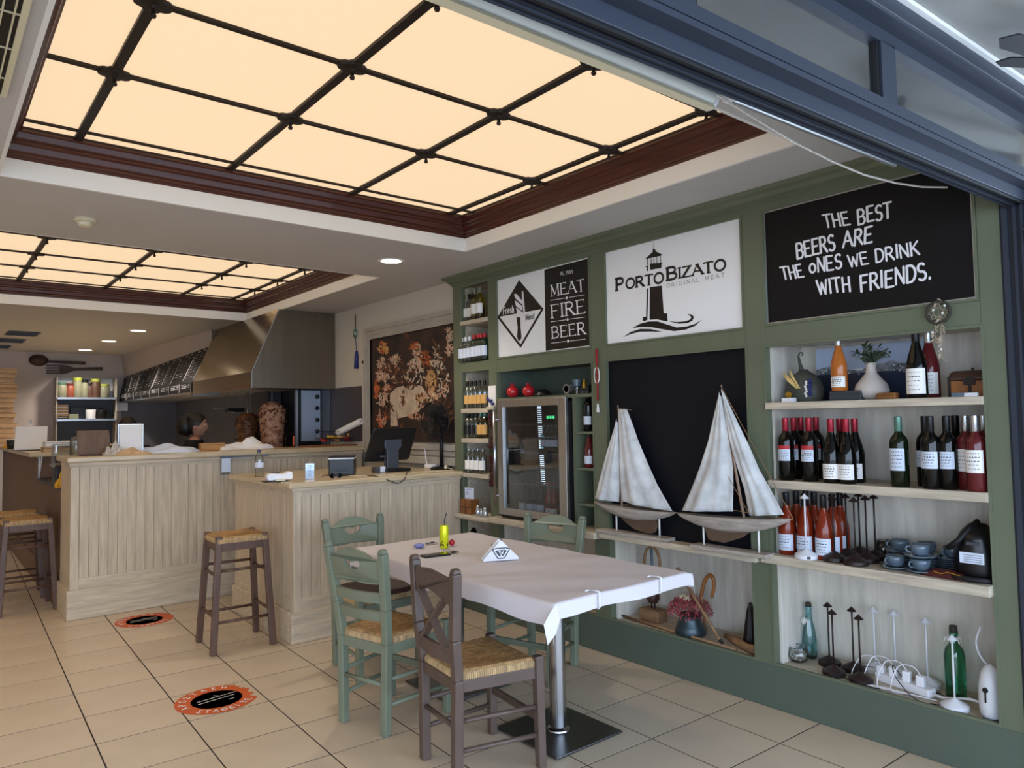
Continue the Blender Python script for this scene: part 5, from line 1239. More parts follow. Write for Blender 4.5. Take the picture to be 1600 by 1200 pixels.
# column bottom shelf
c = wallpos(733, 795, 3.40); t = thing('wooden_box', 'reddish wooden condiment box on the lowest column shelf', 'box', (3.40, c.y, .758)); M().box(-.035, -.065, 0, .05, .07, .115).build('box_body', 'amber_wood', t, bevel=.004)
M().box(-.0365, -.066, .05, -.0345, .071, .056).build('box_groove', 'dark_wood', t); M().box(-.0365, -.004, 0, -.0345, .004, .115).build('box_post', 'dark_wood', t)
t = thing('white_card', 'small white card standing on the wooden box', 'card', (3.41, c.y+.005, .874), math.radians(10)); M().box(-.003, -.05, 0, .0, .05, .088).build('card_body', 'paper_blue', t)
q = M(); ribbon(q, [(.02, .055), (.02, .035)], lambda u, v, d: Vector((-.004-d, u, v)), .012, 0); ribbon(q, [(-.03, .075), (.03, .075)], lambda u, v, d: Vector((-.004-d, u, v)), .005, 0); q.build('card_print', 'lilac', t)
for k, (px, h_) in enumerate(((747, .085), (752, .062), (758, .078))):
    c = wallpos(px, 795, 3.37); t = thing('metal_shaker', ('tall steel shaker next to the wooden box', 'round steel sugar pot between two shakers', 'steel shaker at the right of the column shelf')[k], 'shaker', (3.37, c.y, .758), 0, 'steel shakers in the column')
    M().lathe([(.001, 0), (.018, 0), (.021, .01), (.018, h_*.7), (.015, h_*.74)], (0, 0, 0), 18).build('shaker_body', 'foil_silver', t, 40); M().lathe([(.016, h_*.74), (.015, h_*.9), (.001, h_)], (0, 0, 0), 18).build('shaker_cap', 'foil_silver', t, True)
p = bottle_proto('bordeaux', 'glass_dark', 'foil_black', 'plastic_black', '', print_=False); row(p, [(738, 3.50)], .40, ['dark bottle standing in the niche below the lowest column shelf'], 'bottles in the column', 820)
t = thing('niche_block', 'cream block in the lower column niche', 'block', (3.6, 4.63, .222)); M().box(-.13, -.16, 0, .12, .16, .178).build('block_body', 'shelf_wood', t, bevel=.003)

# ================================================================ WINE COOLER
xd, ya, yb, za, zb = 3.352, 3.535, 4.273, .800, 1.655-.008
wc = thing('wine_cooler', 'steel framed glass door wine cooler in the green wall', 'wine cooler', (3.5, 3.9, .775))
q = M(); q.box(xd+.03, ya, .775, 3.73, ya+.02, zb-.01).box(xd+.03, yb-.02, .775, 3.73, yb, zb-.01).box(xd+.03, ya, zb-.03, 3.73, yb, zb-.01).box(xd+.03, ya, .775, 3.73, yb, .80).box(3.71, ya, .775, 3.73, yb, zb-.01)
q.build('cabinet_body', 'plastic_black', wc, world=True)
fw_ = .062
M().box(xd, ya, za, xd+.028, ya+fw_+.012, zb).build('door_stile', 'steel', wc, world=True, bevel=.002)
M().box(xd, yb-fw_, za, xd+.028, yb, zb).build('door_stile', 'steel', wc, world=True, bevel=.002)
M().box(xd, ya+fw_+.012, zb-.055, xd+.028, yb-fw_, zb).build('door_rail', 'steel', wc, world=True, bevel=.002)
M().box(xd, ya+fw_+.012, za, xd+.028, yb-fw_, za+.05).build('door_rail', 'steel', wc, world=True, bevel=.002)
M().box(xd+.010, ya+fw_, za+.04, xd+.014, yb-fw_+.01, zb-.05).build('door_glass', 'fridge_glass', wc, world=True)
M().tube([(xd-.045, yb-.018, .87), (xd-.045, yb-.018, 1.575)], .011, 12).build('handle', 'pole_steel', wc, True, world=True)
for z in (.94, 1.50): M().tube([(xd-.045, yb-.018, z), (xd+.005, yb-.03, z)], .007, 8).build('handle_post', 'pole_steel', wc, True, world=True)
for k, z in enumerate((.90, 1.03, 1.15, 1.255, 1.36, 1.46)):
    q = M()
    for j in range(9): q.bar((xd+.06, ya+.03+(yb-ya-.06)*j/8, z), (3.70, ya+.03+(yb-ya-.06)*j/8, z), .006)
    q.bar((xd+.06, ya+.02, z), (xd+.06, yb-.02, z), .018, .012).build('wire_shelf', 'plastic_grey' if k != 2 else 'dark_wood', wc, world=True)
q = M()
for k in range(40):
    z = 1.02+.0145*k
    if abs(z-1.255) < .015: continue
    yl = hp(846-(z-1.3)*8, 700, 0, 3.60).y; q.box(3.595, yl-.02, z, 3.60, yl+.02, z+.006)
q.build('led_strip', 'led', wc, world=True)  # glowing dashes stand in for the window mirrored in the door glass
q = M()
for k in range(3): q.box(xd+.05, 3.70+.03*k, 1.50, xd+.052, 3.72+.03*k, 1.52)
q.build('display', 'green_led', wc, world=True)
p = bottle_proto('spirit', 'glass_dark', 'foil_black', 'paper_blue', '', s=1.0, lz=(.02, .085), print_=False, lw=1.3)
row(p, [(817.5, 3.44), (829, 3.44), (838, 3.47), (846, 3.44)], .806, ['white labelled bottle inside the cooler, first from the handle', 'white labelled bottle inside the cooler, second from the handle', 'white labelled bottle inside the cooler, third from the handle', 'white labelled bottle inside the cooler, fourth from the handle'], 'bottles in the cooler', 795)
p = bottle_proto('spirit', 'glass_rose', 'foil_red', 'paper', '', s=1.0, lz=(.02, .07), print_=False, lw=1.3)
row(p, [(858, 3.44), (866, 3.44)], .806, ['amber bottle inside the cooler, left of two', 'amber bottle inside the cooler, right of two'], 'bottles in the cooler', 795)
p = bottle_proto('spirit', 'glass_aqua', 'foil_green', 'paper_blue', '', s=.8, print_=False, lw=1.3)
row(p, [(850, 3.5), (856, 3.5), (862, 3.5), (868, 3.5)], 1.262, ['small pale bottle on the middle rack of the cooler, first', 'small pale bottle on the middle rack of the cooler, second', 'small pale bottle on the middle rack of the cooler, third', 'small pale bottle on the middle rack of the cooler, fourth'], 'bottles in the cooler', 690)
p = bottle_proto('bordeaux', 'glass_dark', 'foil_black', 'paper_blue', '', s=.92, lz=(.05, .11), print_=False); row(p, [(920, 3.47)], 1.411, ['dark wine bottle in the top cubby beside the cooler'], 'cubby bottles', 660)
p = bottle_proto('burgundy', 'glass_red', 'foil_black', 'paper_blue', '', s=.86, lz=(.03, .09), print_=False); row(p, [(921, 3.47)], 1.171, ['dark red bottle in the second cubby beside the cooler'], 'cubby bottles', 710)
# on top of the cooler compartment
for k, px in enumerate((804, 824)):
    c = wallpos(px, 612, 3.50); t = thing('ceramic_pomegranate', ('red ceramic pomegranate at the left above the cooler', 'red ceramic pomegranate beside the black hat above the cooler')[k], 'ornament', (3.48+.03*k, c.y, 1.662), k, 'red ceramic pomegranates')
    M().ball((0, 0, .045), .047, 20, sz=.95).build('fruit_body', 'ceramic_red', t, True)
    q = M()
    for j in range(5): a = j*2*PI/5; q.bar((.006*math.cos(a), .006*math.sin(a), .085), (.018*math.cos(a), .018*math.sin(a), .108), .010, .003, up=(math.cos(a), math.sin(a), 0), w1=.003)
    q.build('crown_tips', 'ceramic_red', t)
c = wallpos(845, 612, 3.52); t = thing('dark_hat', 'dark domed hat lying above the cooler', 'hat', (3.54, c.y, 1.662)); M().lathe([(.10, 0), (.105, .006), (.075, .012), (.065, .03), (.04, .05), (.001, .056)], (0, 0, 0), 24, sx=.8).build('hat_body', 'plastic_black', t, 50)
c = wallpos(888, 605, 3.48); t = thing('table_clock', 'small silver round clock above the cooler', 'clock', (3.48, c.y, 1.662)); M().lathe([(.001, -.02), (.034, -.02), (.037, 0), (.034, .02), (.001, .02)], (0, 0, .042), 22, rot=Matrix.Rotation(PI/2, 3, 'Y')).build('clock_case', 'foil_silver', t, 40); M().lathe([(.001, -.0215), (.022, -.0215)], (0, 0, .042), 20, rot=Matrix.Rotation(PI/2, 3, 'Y')).build('dial', 'plastic_black', t); M().bar((0, -.02, .004), (0, .02, .004), .03, .008).build('foot', 'foil_silver', t)
c = wallpos(900, 603, 3.52); t = thing('blue_cup', 'light blue cup on a glass above the cooler', 'cup', (3.53, c.y, 1.662)); M().lathe([(.001, .055), (.022, .055), (.03, .06), (.036, .105), (.033, .105), (.026, .06), (.001, .06)], (0, 0, 0), 20).build('cup_body', 'photo_sky' if False else 'cup_blue', t, 40); M().lathe([(.001, 0), (.02, 0), (.022, .055), (.001, .055)], (0, 0, 0), 16).build('glass_foot', 'glass_clear', t, 40)
c = wallpos(910, 603, 3.50); t = thing('gold_bottle', 'small golden bottle above the cooler', 'bottle', (3.52, c.y, 1.662)); M().lathe([(.001, 0), (.014, 0), (.015, .07), (.008, .085), (.008, .105), (.001, .105)], (0, 0, 0), 14).build('bottle_body', 'gold', t, 40)
c = wallpos(917, 605, 3.47); t = thing('toy_train', 'small black model engine at the right above the cooler', 'ornament', (3.46, c.y, 1.662), .1); M().box(-.02, -.04, .012, .02, .03, .04).build('engine_body', 'plastic_black', t, bevel=.003); M().box(-.018, -.04, .04, .018, -.01, .062).build('cab', 'plastic_black', t, bevel=.002)
for y in (-.025, .0, .02): M().lathe([(.001, -.003), (.011, -.003), (.011, .003), (.001, .003)], (-.022, y, .011), 12, rot=Matrix.Rotation(PI/2, 3, 'Y')).build('wheel', 'plastic_grey', t)
# keyring garlands on the post left of the cooler
t = thing('souvenir_rack', 'small cream rack with hanging dark red souvenirs on the green post', 'rack', (3.40, 4.40, 1.6))
u0 = wallpos(770, 598, 3.405)
M().box(3.385, 4.36, 1.575, 3.412, 4.455, 1.60).build('ledge', 'shelf_wood', t, world=True, bevel=.002); M().box(3.404, 4.36, .985, 3.412, 4.45, 1.575).build('back_card', 'wicker', t, world=True)
M().box(3.406, 4.36, 1.60, 3.412, 4.45, 1.76).build('back_card', 'paper', t, world=True)
rr = random.Random(11)
for z in (1.50, 1.33, 1.17, 1.05):
    q = M()
    for k in range(16): q.ball((3.392+rr.uniform(-.01, .01), 4.405+rr.uniform(-.028, .028), z+rr.uniform(-.055, .045)), rr.uniform(.006, .012), 7)
    q.build('bead_bundle', 'dark_red', t, True, world=True)
q = M()
for k in range(8): q.ball((3.392, 4.375+.01*k, 1.635+rr.uniform(-.02, .03)), .011, 8)
q.build('bead_bundle', 'blue_bead', t, True, world=True)
# red yarn charm with a cream oval and tassel
q0 = [wallpos(*p, 3.398) for p in ((932, 545), (933, 570), (932, 600), (934, 626), (935, 655))]
t = thing('yarn_charm', 'red yarn charm with a cream oval ring and white tassel on the green post', 'charm', q0[0])
M().tube([q0[0], q0[1]], .009, 8).build('yarn_bow', 'red_yarn', t, True, world=True); M().tube([q0[1], q0[3]], [.005, .007], 8).build('yarn_cord', 'red_yarn', t, True, world=True)
cc0 = q0[1].lerp(q0[2], .55); M().tube([cc0+Vector((0, .022*math.cos(a), .052*math.sin(a))) for a in [2*PI*k/24 for k in range(25)]], .0035, 6).build('oval_ring', 'bead_white', t, True, world=True)
M().lathe([(.001, .002), (.005, 0), (.006, -.012), (.012, -.055), (.001, -.056)], q0[3]+Vector((0, 0, -.02)), 12).build('tassel', 'bead_white', t, True, world=True)

# ================================================================ TOP SHELF ORNAMENTS
c = wallpos(1257, 615, 3.55)
t = thing('gourd_ornament', 'grey green ceramic gourd with a curled stem and dried wheat', 'ornament', (3.55, c.y, Z1))
M().lathe([(.001, 0), (.085, 0), (.098, .02), (.102, .06), (.090, .105), (.060, .140), (.034, .155), (.020, .168), (.001, .172)], (0, 0, 0), 28, sx=.7).build('gourd_body', 'clay_dark', t, 50)
M().tube([(0, .012, .150), (0, .015, .185), (0, .022, .215), (0, .026, .242), (0, .018, .258), (0, .006, .258), (0, .001, .248), (0, .008, .242)], [.016, .010, .007, .005, .004, .0035, .003, .003], 10).build('curled_stem', 'clay_dark', t, True)
q = M(); rr = random.Random(3)
for k in range(9):
    a = rr.uniform(-.5, .9); p0 = Vector((-.076, -.02+.006*k*.5, .07)); p1 = p0+Vector((-.01, .05+.03*math.sin(a), .06+.05*math.cos(a)*rr.random())); q.tube([p0, p0.lerp(p1, .6)+Vector((-.006, 0, 0)), p1], [.0015, .004, .001], 6)
q.build('dried_wheat', 'straw', t, True)
q = M()
for k in range(7): q.ball((-.066-.002*(k % 2), -.045+.004*math.sin(k*2), .03+.012*k), .007, 7)
q.build('white_glaze', 'bead_white', t, True)
q = M()
for k in range(4): q.ball((-.060, -.064, .040+.022*k), .011, 8)
q.build('dark_berries', 'blue_bead', t, True)
c = wallpos(1232, 624, 3.44); t = thing('white_planter', 'tiny white box planter with a golden sprig', 'planter', (3.445, c.y, Z1)); M().box(-.02, -.03, 0, .02, .03, .022).build('planter_box', 'plastic_white', t, bevel=.002)
q = M()
for k in range(7): q.bar((0, -.004+.002*k, .02), (0, -.016+.006*k, .055-.003*abs(k-3)), .005, .002, up=(1, 0, 0))
q.build('gold_sprig', 'gold', t)
# landscape photograph leaning at the back
y0, y1 = wallpos(1276, 600, 3.71).y, wallpos(1446, 600, 3.71).y
t = thing('harbour_photo', 'canvas photo of a hillside town above dark water at the back of the top shelf', 'picture', (3.71, (y0+y1)/2, Z1))
M().box(3.715, y1, Z1, 3.735, y0, Z1+.285).build('canvas_edge', 'paper', t, world=True)
M().box(3.713, y1, Z1+.165, 3.7155, y0, Z1+.285).build('sky_area', 'photo_sky', t, world=True); M().box(3.713, y1, Z1, 3.7155, y0, Z1+.145).build('sea_area', 'photo_sea', t, world=True)
rr = random.Random(5); hl = [(y0, Z1+.145)]+[(y0+(y1-y0)*k/14, Z1+.165+.012*math.sin(k*.9)+.010*rr.random()+(.02 if k > 9 else 0)) for k in range(15)]+[(y1, Z1+.145)]
q = M(); q.flat(hl, onwall(3.7125), 0); q.build('town_area', 'photo_town', t, world=True)
q = M()
for k in range(16): u = rr.uniform(y1+.03, y0-.02); v = Z1+.135+rr.random()*.035; q.flat([(u, v), (u+.006, v), (u+.006, v+.006), (u, v+.006)], onwall(3.7118), 0)
q.build('white_houses', 'paper', t, world=True)
c = wallpos(1364, 615, 3.55); t = thing('olive_vase', 'white round bellied vase holding olive branches', 'vase', (3.54, c.y, Z1))
M().lathe([(.001, 0), (.040, 0), (.068, .018), (.078, .045), (.070, .075), (.045, .105), (.026, .13), (.022, .155), (.026, .178), (.022, .178), (.018, .155), (.001, .15)], (0, 0, 0), 30).build('vase_body', 'vase', t, 60)
st = M(); lf = M(); rr = random.Random(21)
for k in range(24):
    a = rr.uniform(0, 6.28); sp = rr.uniform(.02, .125); top = Vector((math.cos(a)*sp*.6, math.sin(a)*sp, rr.uniform(.225, .292)-sp*.35)); b_ = Vector((0, 0, .165)); md_ = b_.lerp(top, .5)+Vector((0, 0, .015))
    st.tube([b_, md_, top], .0014, 5)
    for j in range(11):
        p0 = b_.lerp(md_, j/5) if j < 5 else md_.lerp(top, (j-5)/5.5); da = rr.uniform(0, 6.28); e = Vector((math.cos(da), math.sin(da), rr.uniform(.1, .9))).normalized()*rr.uniform(.028, .048); w_ = e.cross(Vector((0, 0, 1))).normalized()*.0065
        lf.add([p0, p0+e*.5+w_, p0+e, p0+e*.5-w_], [(0, 1, 2, 3)])
st.build('stems', 'leaf_grey', t); lf.build('leaves', 'leaf', t, stuff=True)
c = wallpos(1386, 618, 3.44); t = thing('wooden_soap_box', 'small brown wooden box lying before the vase', 'box', (3.445, c.y, Z1)); M().box(-.02, -.045, 0, .02, .045, .030).build('box_body', 'amber_wood', t, bevel=.008); M().box(-.021, -.046, .017, .021, .046, .019).build('lid_seam', 'dark_wood', t)
c = wallpos(1518, 610, 3.50); t = thing('wooden_chest', 'small wooden treasure chest with iron bands at the right of the top shelf', 'chest', (3.52, c.y, Z1))
M().box(-.05, -.085, 0, .06, .075, .070).build('chest_body', 'amber_wood', t, bevel=.003)
M().prism([(-.052, .072), (.062, .072), (.062, .085), (.048, .105), (.005, .115), (-.038, .105), (-.052, .085)], lambda u, v, d: (u, d, v), -.087, .077).build('lid', 'dark_wood', t, bevel=.002)
for y in (-.085, -.005, .075): M().box(-.054, y-.006, 0, .063, y+.006, .088).build('iron_band', 'iron', t)
M().prism([(-.02, .05), (.02, .05), (.024, .075), (0, .09), (-.024, .075)], lambda u, v, d: (d, u-.005, v), -.060, -.050).build('clasp', 'iron', t); M().ball((-.01, -.005, .120), .006, 8).build('lid_knob', 'iron', t)
for px, nm, mt_, lb, h_ in ((1499, 'tiny_box', 'cup_blue', 'tiny blue box in front of the chest', .018), (1518, 'tiny_box', 'plastic_white', 'tiny white box in front of the chest', .016)):
    c = wallpos(px, 617, 3.43); t = thing(nm, lb, 'box', (3.425, c.y, Z1), 0, 'tiny boxes on the top shelf'); M().box(-.012, -.026, 0, .012, .026, h_).build('box_body', mt_, t, bevel=.002); M().box(-.0125, -.0262, h_*.6, .0125, .0262, h_*.66).build('lid_seam', 'plastic_grey', t)
# dream catcher
c = wallpos(1466, 488, 3.395); t = thing('dream_catcher', 'wicker dream catcher with beads and feathers hanging over the top shelf', 'dream catcher', c)
R0 = .046
M().tube([c+Vector((0, R0*math.cos(a), R0*math.sin(a))) for a in [2*PI*k/36 for k in range(37)]], .0075, 8).build('ring', 'wicker', t, True, world=True)
q = M()
for k in range(8):
    a, b = 2*PI*k/8, 2*PI*(k+3)/8; q.tube([c+Vector((0, R0*math.cos(a), R0*math.sin(a))), c+Vector((-.003, R0*math.cos(b), R0*math.sin(b)))], .0009, 5)
q.build('web', 'feather', t, world=True)
q = M()
for dy, dz in ((.018, .012), (-.018, -.006), (-.028, .025), (.025, -.085), (-.006, -.16)): q.ball(c+Vector((-.006, dy, dz)), .0055, 8)
q.build('beads', 'bead_white', t, True, world=True)
q = M(); rr = random.Random(8)
for dy, z0_, z1_, n in ((.018, -.05, -.13, 9), (-.012, -.05, -.14, 11), (-.006, -.155, -.20, 7), (-.005, -.02, -.05, 8), (0, .045, .062, 6)):
    q.tube([c+Vector((0, dy*.6, -.045)), c+Vector((0, dy, z1_))], .0008, 5)
    for k in range(n):
        z = z0_+(z1_-z0_)*k/n; s_ = rr.choice((-1, 1)); e = Vector((-.006, s_*rr.uniform(.010, .022), -rr.uniform(.012, .026))); p0 = c+Vector((-.002, dy, z))
        q.add([p0, p0+e*.5+Vector((0, 0, .004)), p0+e, p0+e*.5-Vector((0, 0, .004))], [(0, 1, 2, 3)])
q.build('feathers', 'feather', t, world=True, stuff=True)

# ================================================================ RECHARGEABLE TABLE LAMPS
def lamp(mat, label):
    t = thing('table_lamp', label, 'lamp', (0, 0, 0))
    ba_ = M().lathe([(.001, 0), (.052, 0), (.055, .004), (.055, .020), (.050, .024), (.008, .046), (.004, .050), (.001, .050)], (0, 0, 0), 32); ba = ba_.build('base', mat, t, 35)
    M().tube([(0, 0, .045), (0, 0, .300)], .0042, 10).build('stem', mat, t, True)
    sd_ = M().lathe([(.021, .294), (.023, .296), (.004, .314), (.001, .318)], (0, 0, 0), 24).build('shade', mat, t, 35)
    M().lathe([(.001, .2945), (.021, .2945)], (0, 0, 0), 20).build('light_ring', 'cream_plastic', sd_)
    M().box(-.057, -.008, .006, -.053, .008, .018).build('socket', 'plastic_black', ba)
    return t
lw_ = lamp('lamp_white', ''); lb_ = lamp('lamp_bronze', '')
def lamps(proto, spots, z, labels, grp):
    for i, (px, X, py) in enumerate(spots):
        t = proto if i == 0 and proto.location.length == 0 else dup(proto, (0, 0, 0)); Y = hp(px, py, 0, X).y
        t.location = (X, Y, z); t['label'] = labels[i]; t['group'] = grp; t.rotation_euler = (0, 0, .7+i)
lamps(lw_, [(1260, 3.405, 868)], Z3, ['white cordless table lamp in front of the orange bottles'], 'cordless table lamps')
lamps(lb_, [(1304, 3.44, 868), (1337, 3.42, 872), (1324, 3.56, 860), (1344, 3.66, 855), (1355, 3.53, 866), (1368, 3.62, 858)], Z3,
      ['bronze cordless lamp at the left of the shelf group, beside the bottles', 'bronze cordless lamp in the very front of the shelf group', 'bronze cordless lamp behind the leftmost bronze one', 'bronze cordless lamp at the back middle of the shelf group', 'bronze cordless lamp with leaning stem right of the front one', 'bronze cordless lamp at the right end by the glass tumbler'], 'cordless table lamps')
lamps(lb_, [(1303, 3.50, 1045), (1296, 3.62, 1030), (1345, 3.50, 1060), (1334, 3.62, 1040)], Z0,
      ['bronze cordless lamp on the cabinet floor, front left', 'bronze cordless lamp on the cabinet floor, back left', 'bronze cordless lamp on the cabinet floor, front right beside the power strip', 'bronze cordless lamp on the cabinet floor, back right'], 'cordless table lamps')
lamps(lw_, [(1368, 3.69, 1050), (1400, 3.70, 1060), (1450, 3.67, 1070), (1492, 3.475, 1100)], Z0,
      ['white cordless lamp against the back panel, left of three', 'white cordless lamp against the back panel behind the power strip', 'white cordless lamp against the back panel beside the green bottle', 'white cordless lamp in the front corner of the cabinet floor'], 'cordless table lamps')
# cups and saucers
def cup(label, X, px, z, py, n=1):
    Y = hp(px, py, 0, X).y; t = thing('cup_and_saucer', label, 'cup', (X, Y, z), random.uniform(2.2, 2.8), 'grey blue cups with saucers')
    M().lathe([(.001, 0), (.028, 0), (.060, .008), (.066, .013), (.064, .0145), (.030, .006), (.001, .006)], (0, 0, 0), 30).build('saucer', 'cup_blue', t, True)
    M().lathe([(.001, .008), (.022, .008), (.034, .020), (.040, .045), (.040, .060), (.037, .060), (.036, .045), (.030, .022), (.001, .014)], (0, 0, 0), 28).build('cup_body', 'cup_blue', t, True)
    M().tube([(.037, 0, .052), (.055, 0, .050), (.060, 0, .038), (.052, 0, .026), (.034, 0, .024)], .0042, 8).build('handle', 'cup_blue', t, True)
cup('grey blue cup on stacked saucers, front left of the cups', 3.47, 1399, Z3, 880); cup('grey blue cup and saucer in the front middle, lower of two', 3.46, 1439, Z3, 885)
cup('grey blue cup and saucer stacked on the front middle one', 3.465, 1438, Z3+.064, 872); cup('grey blue cup and saucer perched at the back left', 3.61, 1406, Z3+.05, 840)
cup('grey blue cup and saucer at the back middle', 3.62, 1447, Z3+.05, 840); cup('grey blue cup and saucer at the right before the black bag', 3.61, 1488, Z3+.045, 850)
for px, X in ((1406, 3.61), (1447, 3.62), (1488, 3.61)):
    Y = hp(px, 850, 0, X).y; t = thing('saucer_stack', 'stack of grey blue saucers under the %s back cup' % {1406: 'left', 1447: 'middle', 1488: 'right'}[px], 'saucers', (X, Y, Z3), 0, 'grey blue cups with saucers')
    for k in range(5): M().lathe([(.001, k*.0095), (.03, k*.0095), (.062, k*.0095+.008), (.06, k*.0095+.010), (.001, k*.0095+.006)], (0, 0, 0), 26).build('saucer', 'cup_blue', t, True)
Y = hp(1381, 860, 0, 3.66).y; t = thing('glass_tumbler', 'clear glass tumbler between the bronze lamps and the cups', 'glass', (3.66, Y, Z3)); M().lathe([(.001, 0), (.03, 0), (.034, .09), (.032, .09), (.028, .008), (.001, .008)], (0, 0, 0), 22).build('tumbler_glass', 'glass_clear', t, True)
Y = hp(1474, 893, 0, 3.42).y; t = thing('leather_pouch', 'worn red brown leather pouch lying before the black bag', 'pouch', (3.44, Y, Z3), -.1)
M().grid(12, 14, lambda u, v: ((u-.5)*.08, (v-.5)*.17, .030*math.sin(PI*u)**.5*math.sin(PI*v)**.4+.003*math.sin(v*20))).build('pouch_flap', 'dark_red', t, True, solid=.004); M().tube([(-.035, -.08, .02), (-.042, -.03, .03), (-.04, .0, .018), (-.042, .03, .026)], .002, 6).build('gold_cord', 'gold', t)
Y = hp(1528, 880, 0, 3.50).y; t = thing('black_bag', 'black padded camera bag with a white address label', 'bag', (3.52, Y, Z3), .05)
M().grid(18, 30, lambda u, v: ((.085+.012*math.sin(PI*v))*math.cos(2*PI*u)*(1 if v < .75 else 1-.75*((v-.75)/.25)**2), (.088-.012*v+.01*math.sin(5*v))*math.sin(2*PI*u)*(1 if v < .75 else 1-.55*((v-.75)/.25)**2), .23*v)).build('bag_body', 'plastic_black', t, True, solid=.003)
M().box(-.103, -.045, .075, -.098, .045, .12).build('address_label', 'paper_blue', t)
q = M()
for k in range(4): ribbon(q, [(-.038, .083+k*.009), (.03, .083+k*.009)], lambda u, v, d: Vector((-.1035-d, u, v)), .002, 0, cap=False)
q.build('label_print', 'plastic_grey', t)
M().tube([(-.07, .075, .14), (-.095, .09, .13), (-.09, .05, .165), (-.06, .02, .21), (0, 0, .24)], .012, 8).build('strap', 'rubber', t, True); M().tube([(-.09, -.08, .01), (-.12, -.02, .012), (-.115, .06, .012), (-.08, .10, .01)], .012, 8).build('strap', 'rubber', t, True)
M().box(-.104, -.03, .15, -.092, .02, .165).build('buckle', 'plastic_grey', t, bevel=.002)

# ================================================================ CABINET FLOOR, RIGHT BAY
def cf(px, py, z=Z0): return hp(px, py, 2, z)
c = cf(1252, 1031); t = thing('shell_jar', 'round glass bowl of small shells on the cabinet floor', 'jar', (3.56, c.y, Z0))
M().lathe([(.001, 0), (.035, 0), (.055, .018), (.058, .040), (.048, .064), (.044, .068), (.050, .076), (.046, .076), (.040, .067), (.052, .040), (.034, .006), (.001, .005)], (0, 0, 0), 28).build('bowl_glass', 'glass_clear', t, True)
q = M(); rr = random.Random(2)
for k in range(90): a = rr.uniform(0, 6.28); r_ = .042*math.sqrt(rr.random()); q.ball((r_*math.cos(a), r_*math.sin(a), .012+.034*rr.random()), .006, 5)
q.build('shells', 'shell', t, stuff=True)
c = cf(1262, 1022); t = thing('fish_bottle', 'tall clear aqua bottle with a white knotted ribbon on the cabinet floor', 'bottle', (3.66, hp(1266, 1030, 0, 3.66).y, Z0))
M().lathe([(.001, 0), (.034, 0), (.038, .005), (.036, .09), (.028, .15), (.018, .19), (.015, .25), (.018, .255), (.018, .265), (.001, .265)], (0, 0, 0), 24).build('bottle_glass', 'glass_aqua', t, True); M().lathe([(.012, .262), (.017, .268), (.014, .285), (.001, .288)], (0, 0, 0), 14).build('stopper', 'wicker', t, 40)
q = M()
for k in range(10): a = k*.7; q.tube([(-.02, .01, .19), (-.03+.008*math.cos(a), .012+.016*math.sin(a), .195+.016*math.cos(a)), (-.022, .012, .17)], .0018, 5)
q.tube([(-.018, 0, .20), (-.034, -.01, .15), (-.038, -.014, .12)], .0022, 5); q.build('ribbon', 'bead_white', t)
c = hp(1493, 1060, 0, 3.62); t = thing('green_bottle', 'tall green glass bottle with a cork and twine on the cabinet floor', 'bottle', (3.62, c.y, Z0))
M().lathe([(.001, 0), (.038, 0), (.042, .006), (.042, .19), (.036, .215), (.022, .235), (.016, .25), (.016, .275), (.019, .28), (.019, .29), (.001, .29)], (0, 0, 0), 26).build('bottle_glass', 'glass_teal', t, True); M().lathe([(.015, .288), (.018, .294), (.016, .318), (.001, .322)], (0, 0, 0), 14).build('cork', 'wicker', t, 40)
q = M()
for k in range(6): a = k*1.05; q.tube([(-.012, 0, .262), (-.03*math.cos(a)-.01, .03*math.sin(a), .266+.01*math.sin(3*a)), (-.02*math.cos(a)-.016, .036*math.sin(a), .248)], .0025, 5)
q.lathe([(.018, .254), (.020, .262), (.018, .270)], (0, 0, 0), 14); q.build('twine', 'bead_white', t)
# power strip with chargers
ps0, ps1 = cf(1373, 1060), cf(1457, 1076); ps0.x = 3.60; ps1.x = 3.53; ps0.y = hp(1373, 1060, 0, 3.60).y; ps1.y = hp(1457, 1076, 0, 3.53).y
t = thing('power_strip', 'white power strip crowded with charger plugs on the cabinet floor', 'power strip', (ps0.x, ps0.y, Z0))
dv = (ps1-ps0); dv.z = 0; dv.normalize()
M().bar(ps0+Vector((0, 0, .02)), ps1+Vector((0, 0, .02)), .055, .04).build('strip_body', 'plastic_white', t, world=True, bevel=.006)
for k, s_ in enumerate((.06, .30, .55, .80)):
    p0 = ps0.lerp(ps1, s_); p0.z = Z0; M().box(-.016, -.018, .038, .016, .018, .085 if k else .07).build('charger_plug', 'plastic_white', t, bevel=.005).location = p0-Vector(t.location)
q = M(); q.tube([ps1+Vector((0, 0, .02)), ps1+dv*.05+Vector((0, 0, .02)), Vector((3.56, ps1.y-.14, Z0+.03)), Vector((3.58, ps1.y-.26, Z0+.012)), Vector((3.52, ps1.y-.30, Z0+.008)), Vector((3.50, 1.13, Z0+.01))], .006, 8); q.build('mains_lead', 'plastic_white', t, True, world=True)
def bez(P, n=28):
    P = [Vector(p) for p in P]; out = []
    for i in range(len(P)-1):
        a, b, c_, d = P[max(i-1, 0)], P[i], P[i+1], P[min(i+2, len(P)-1)]
        for k in range(n//2):
            s_ = k/(n//2); out.append(.5*((2*b)+(c_-a)*s_+(2*a-5*b+4*c_-d)*s_*s_+(3*b-a-3*c_+d)*s_**3))
    return out+[P[-1]]
rr = random.Random(17)
def chargecable(k, mat, frm, pts, lb):
    t = thing('charging_cable', lb, 'cable', frm, 0, 'charging cables on the cabinet floor'); M().tube(bez([frm]+pts), .0023, 6).build('lead', mat, t, True, world=True)
    M().bar(pts[-1], Vector(pts[-1])+Vector((.0, .02, 0)), .010, .006).build('connector', mat, t, world=True)
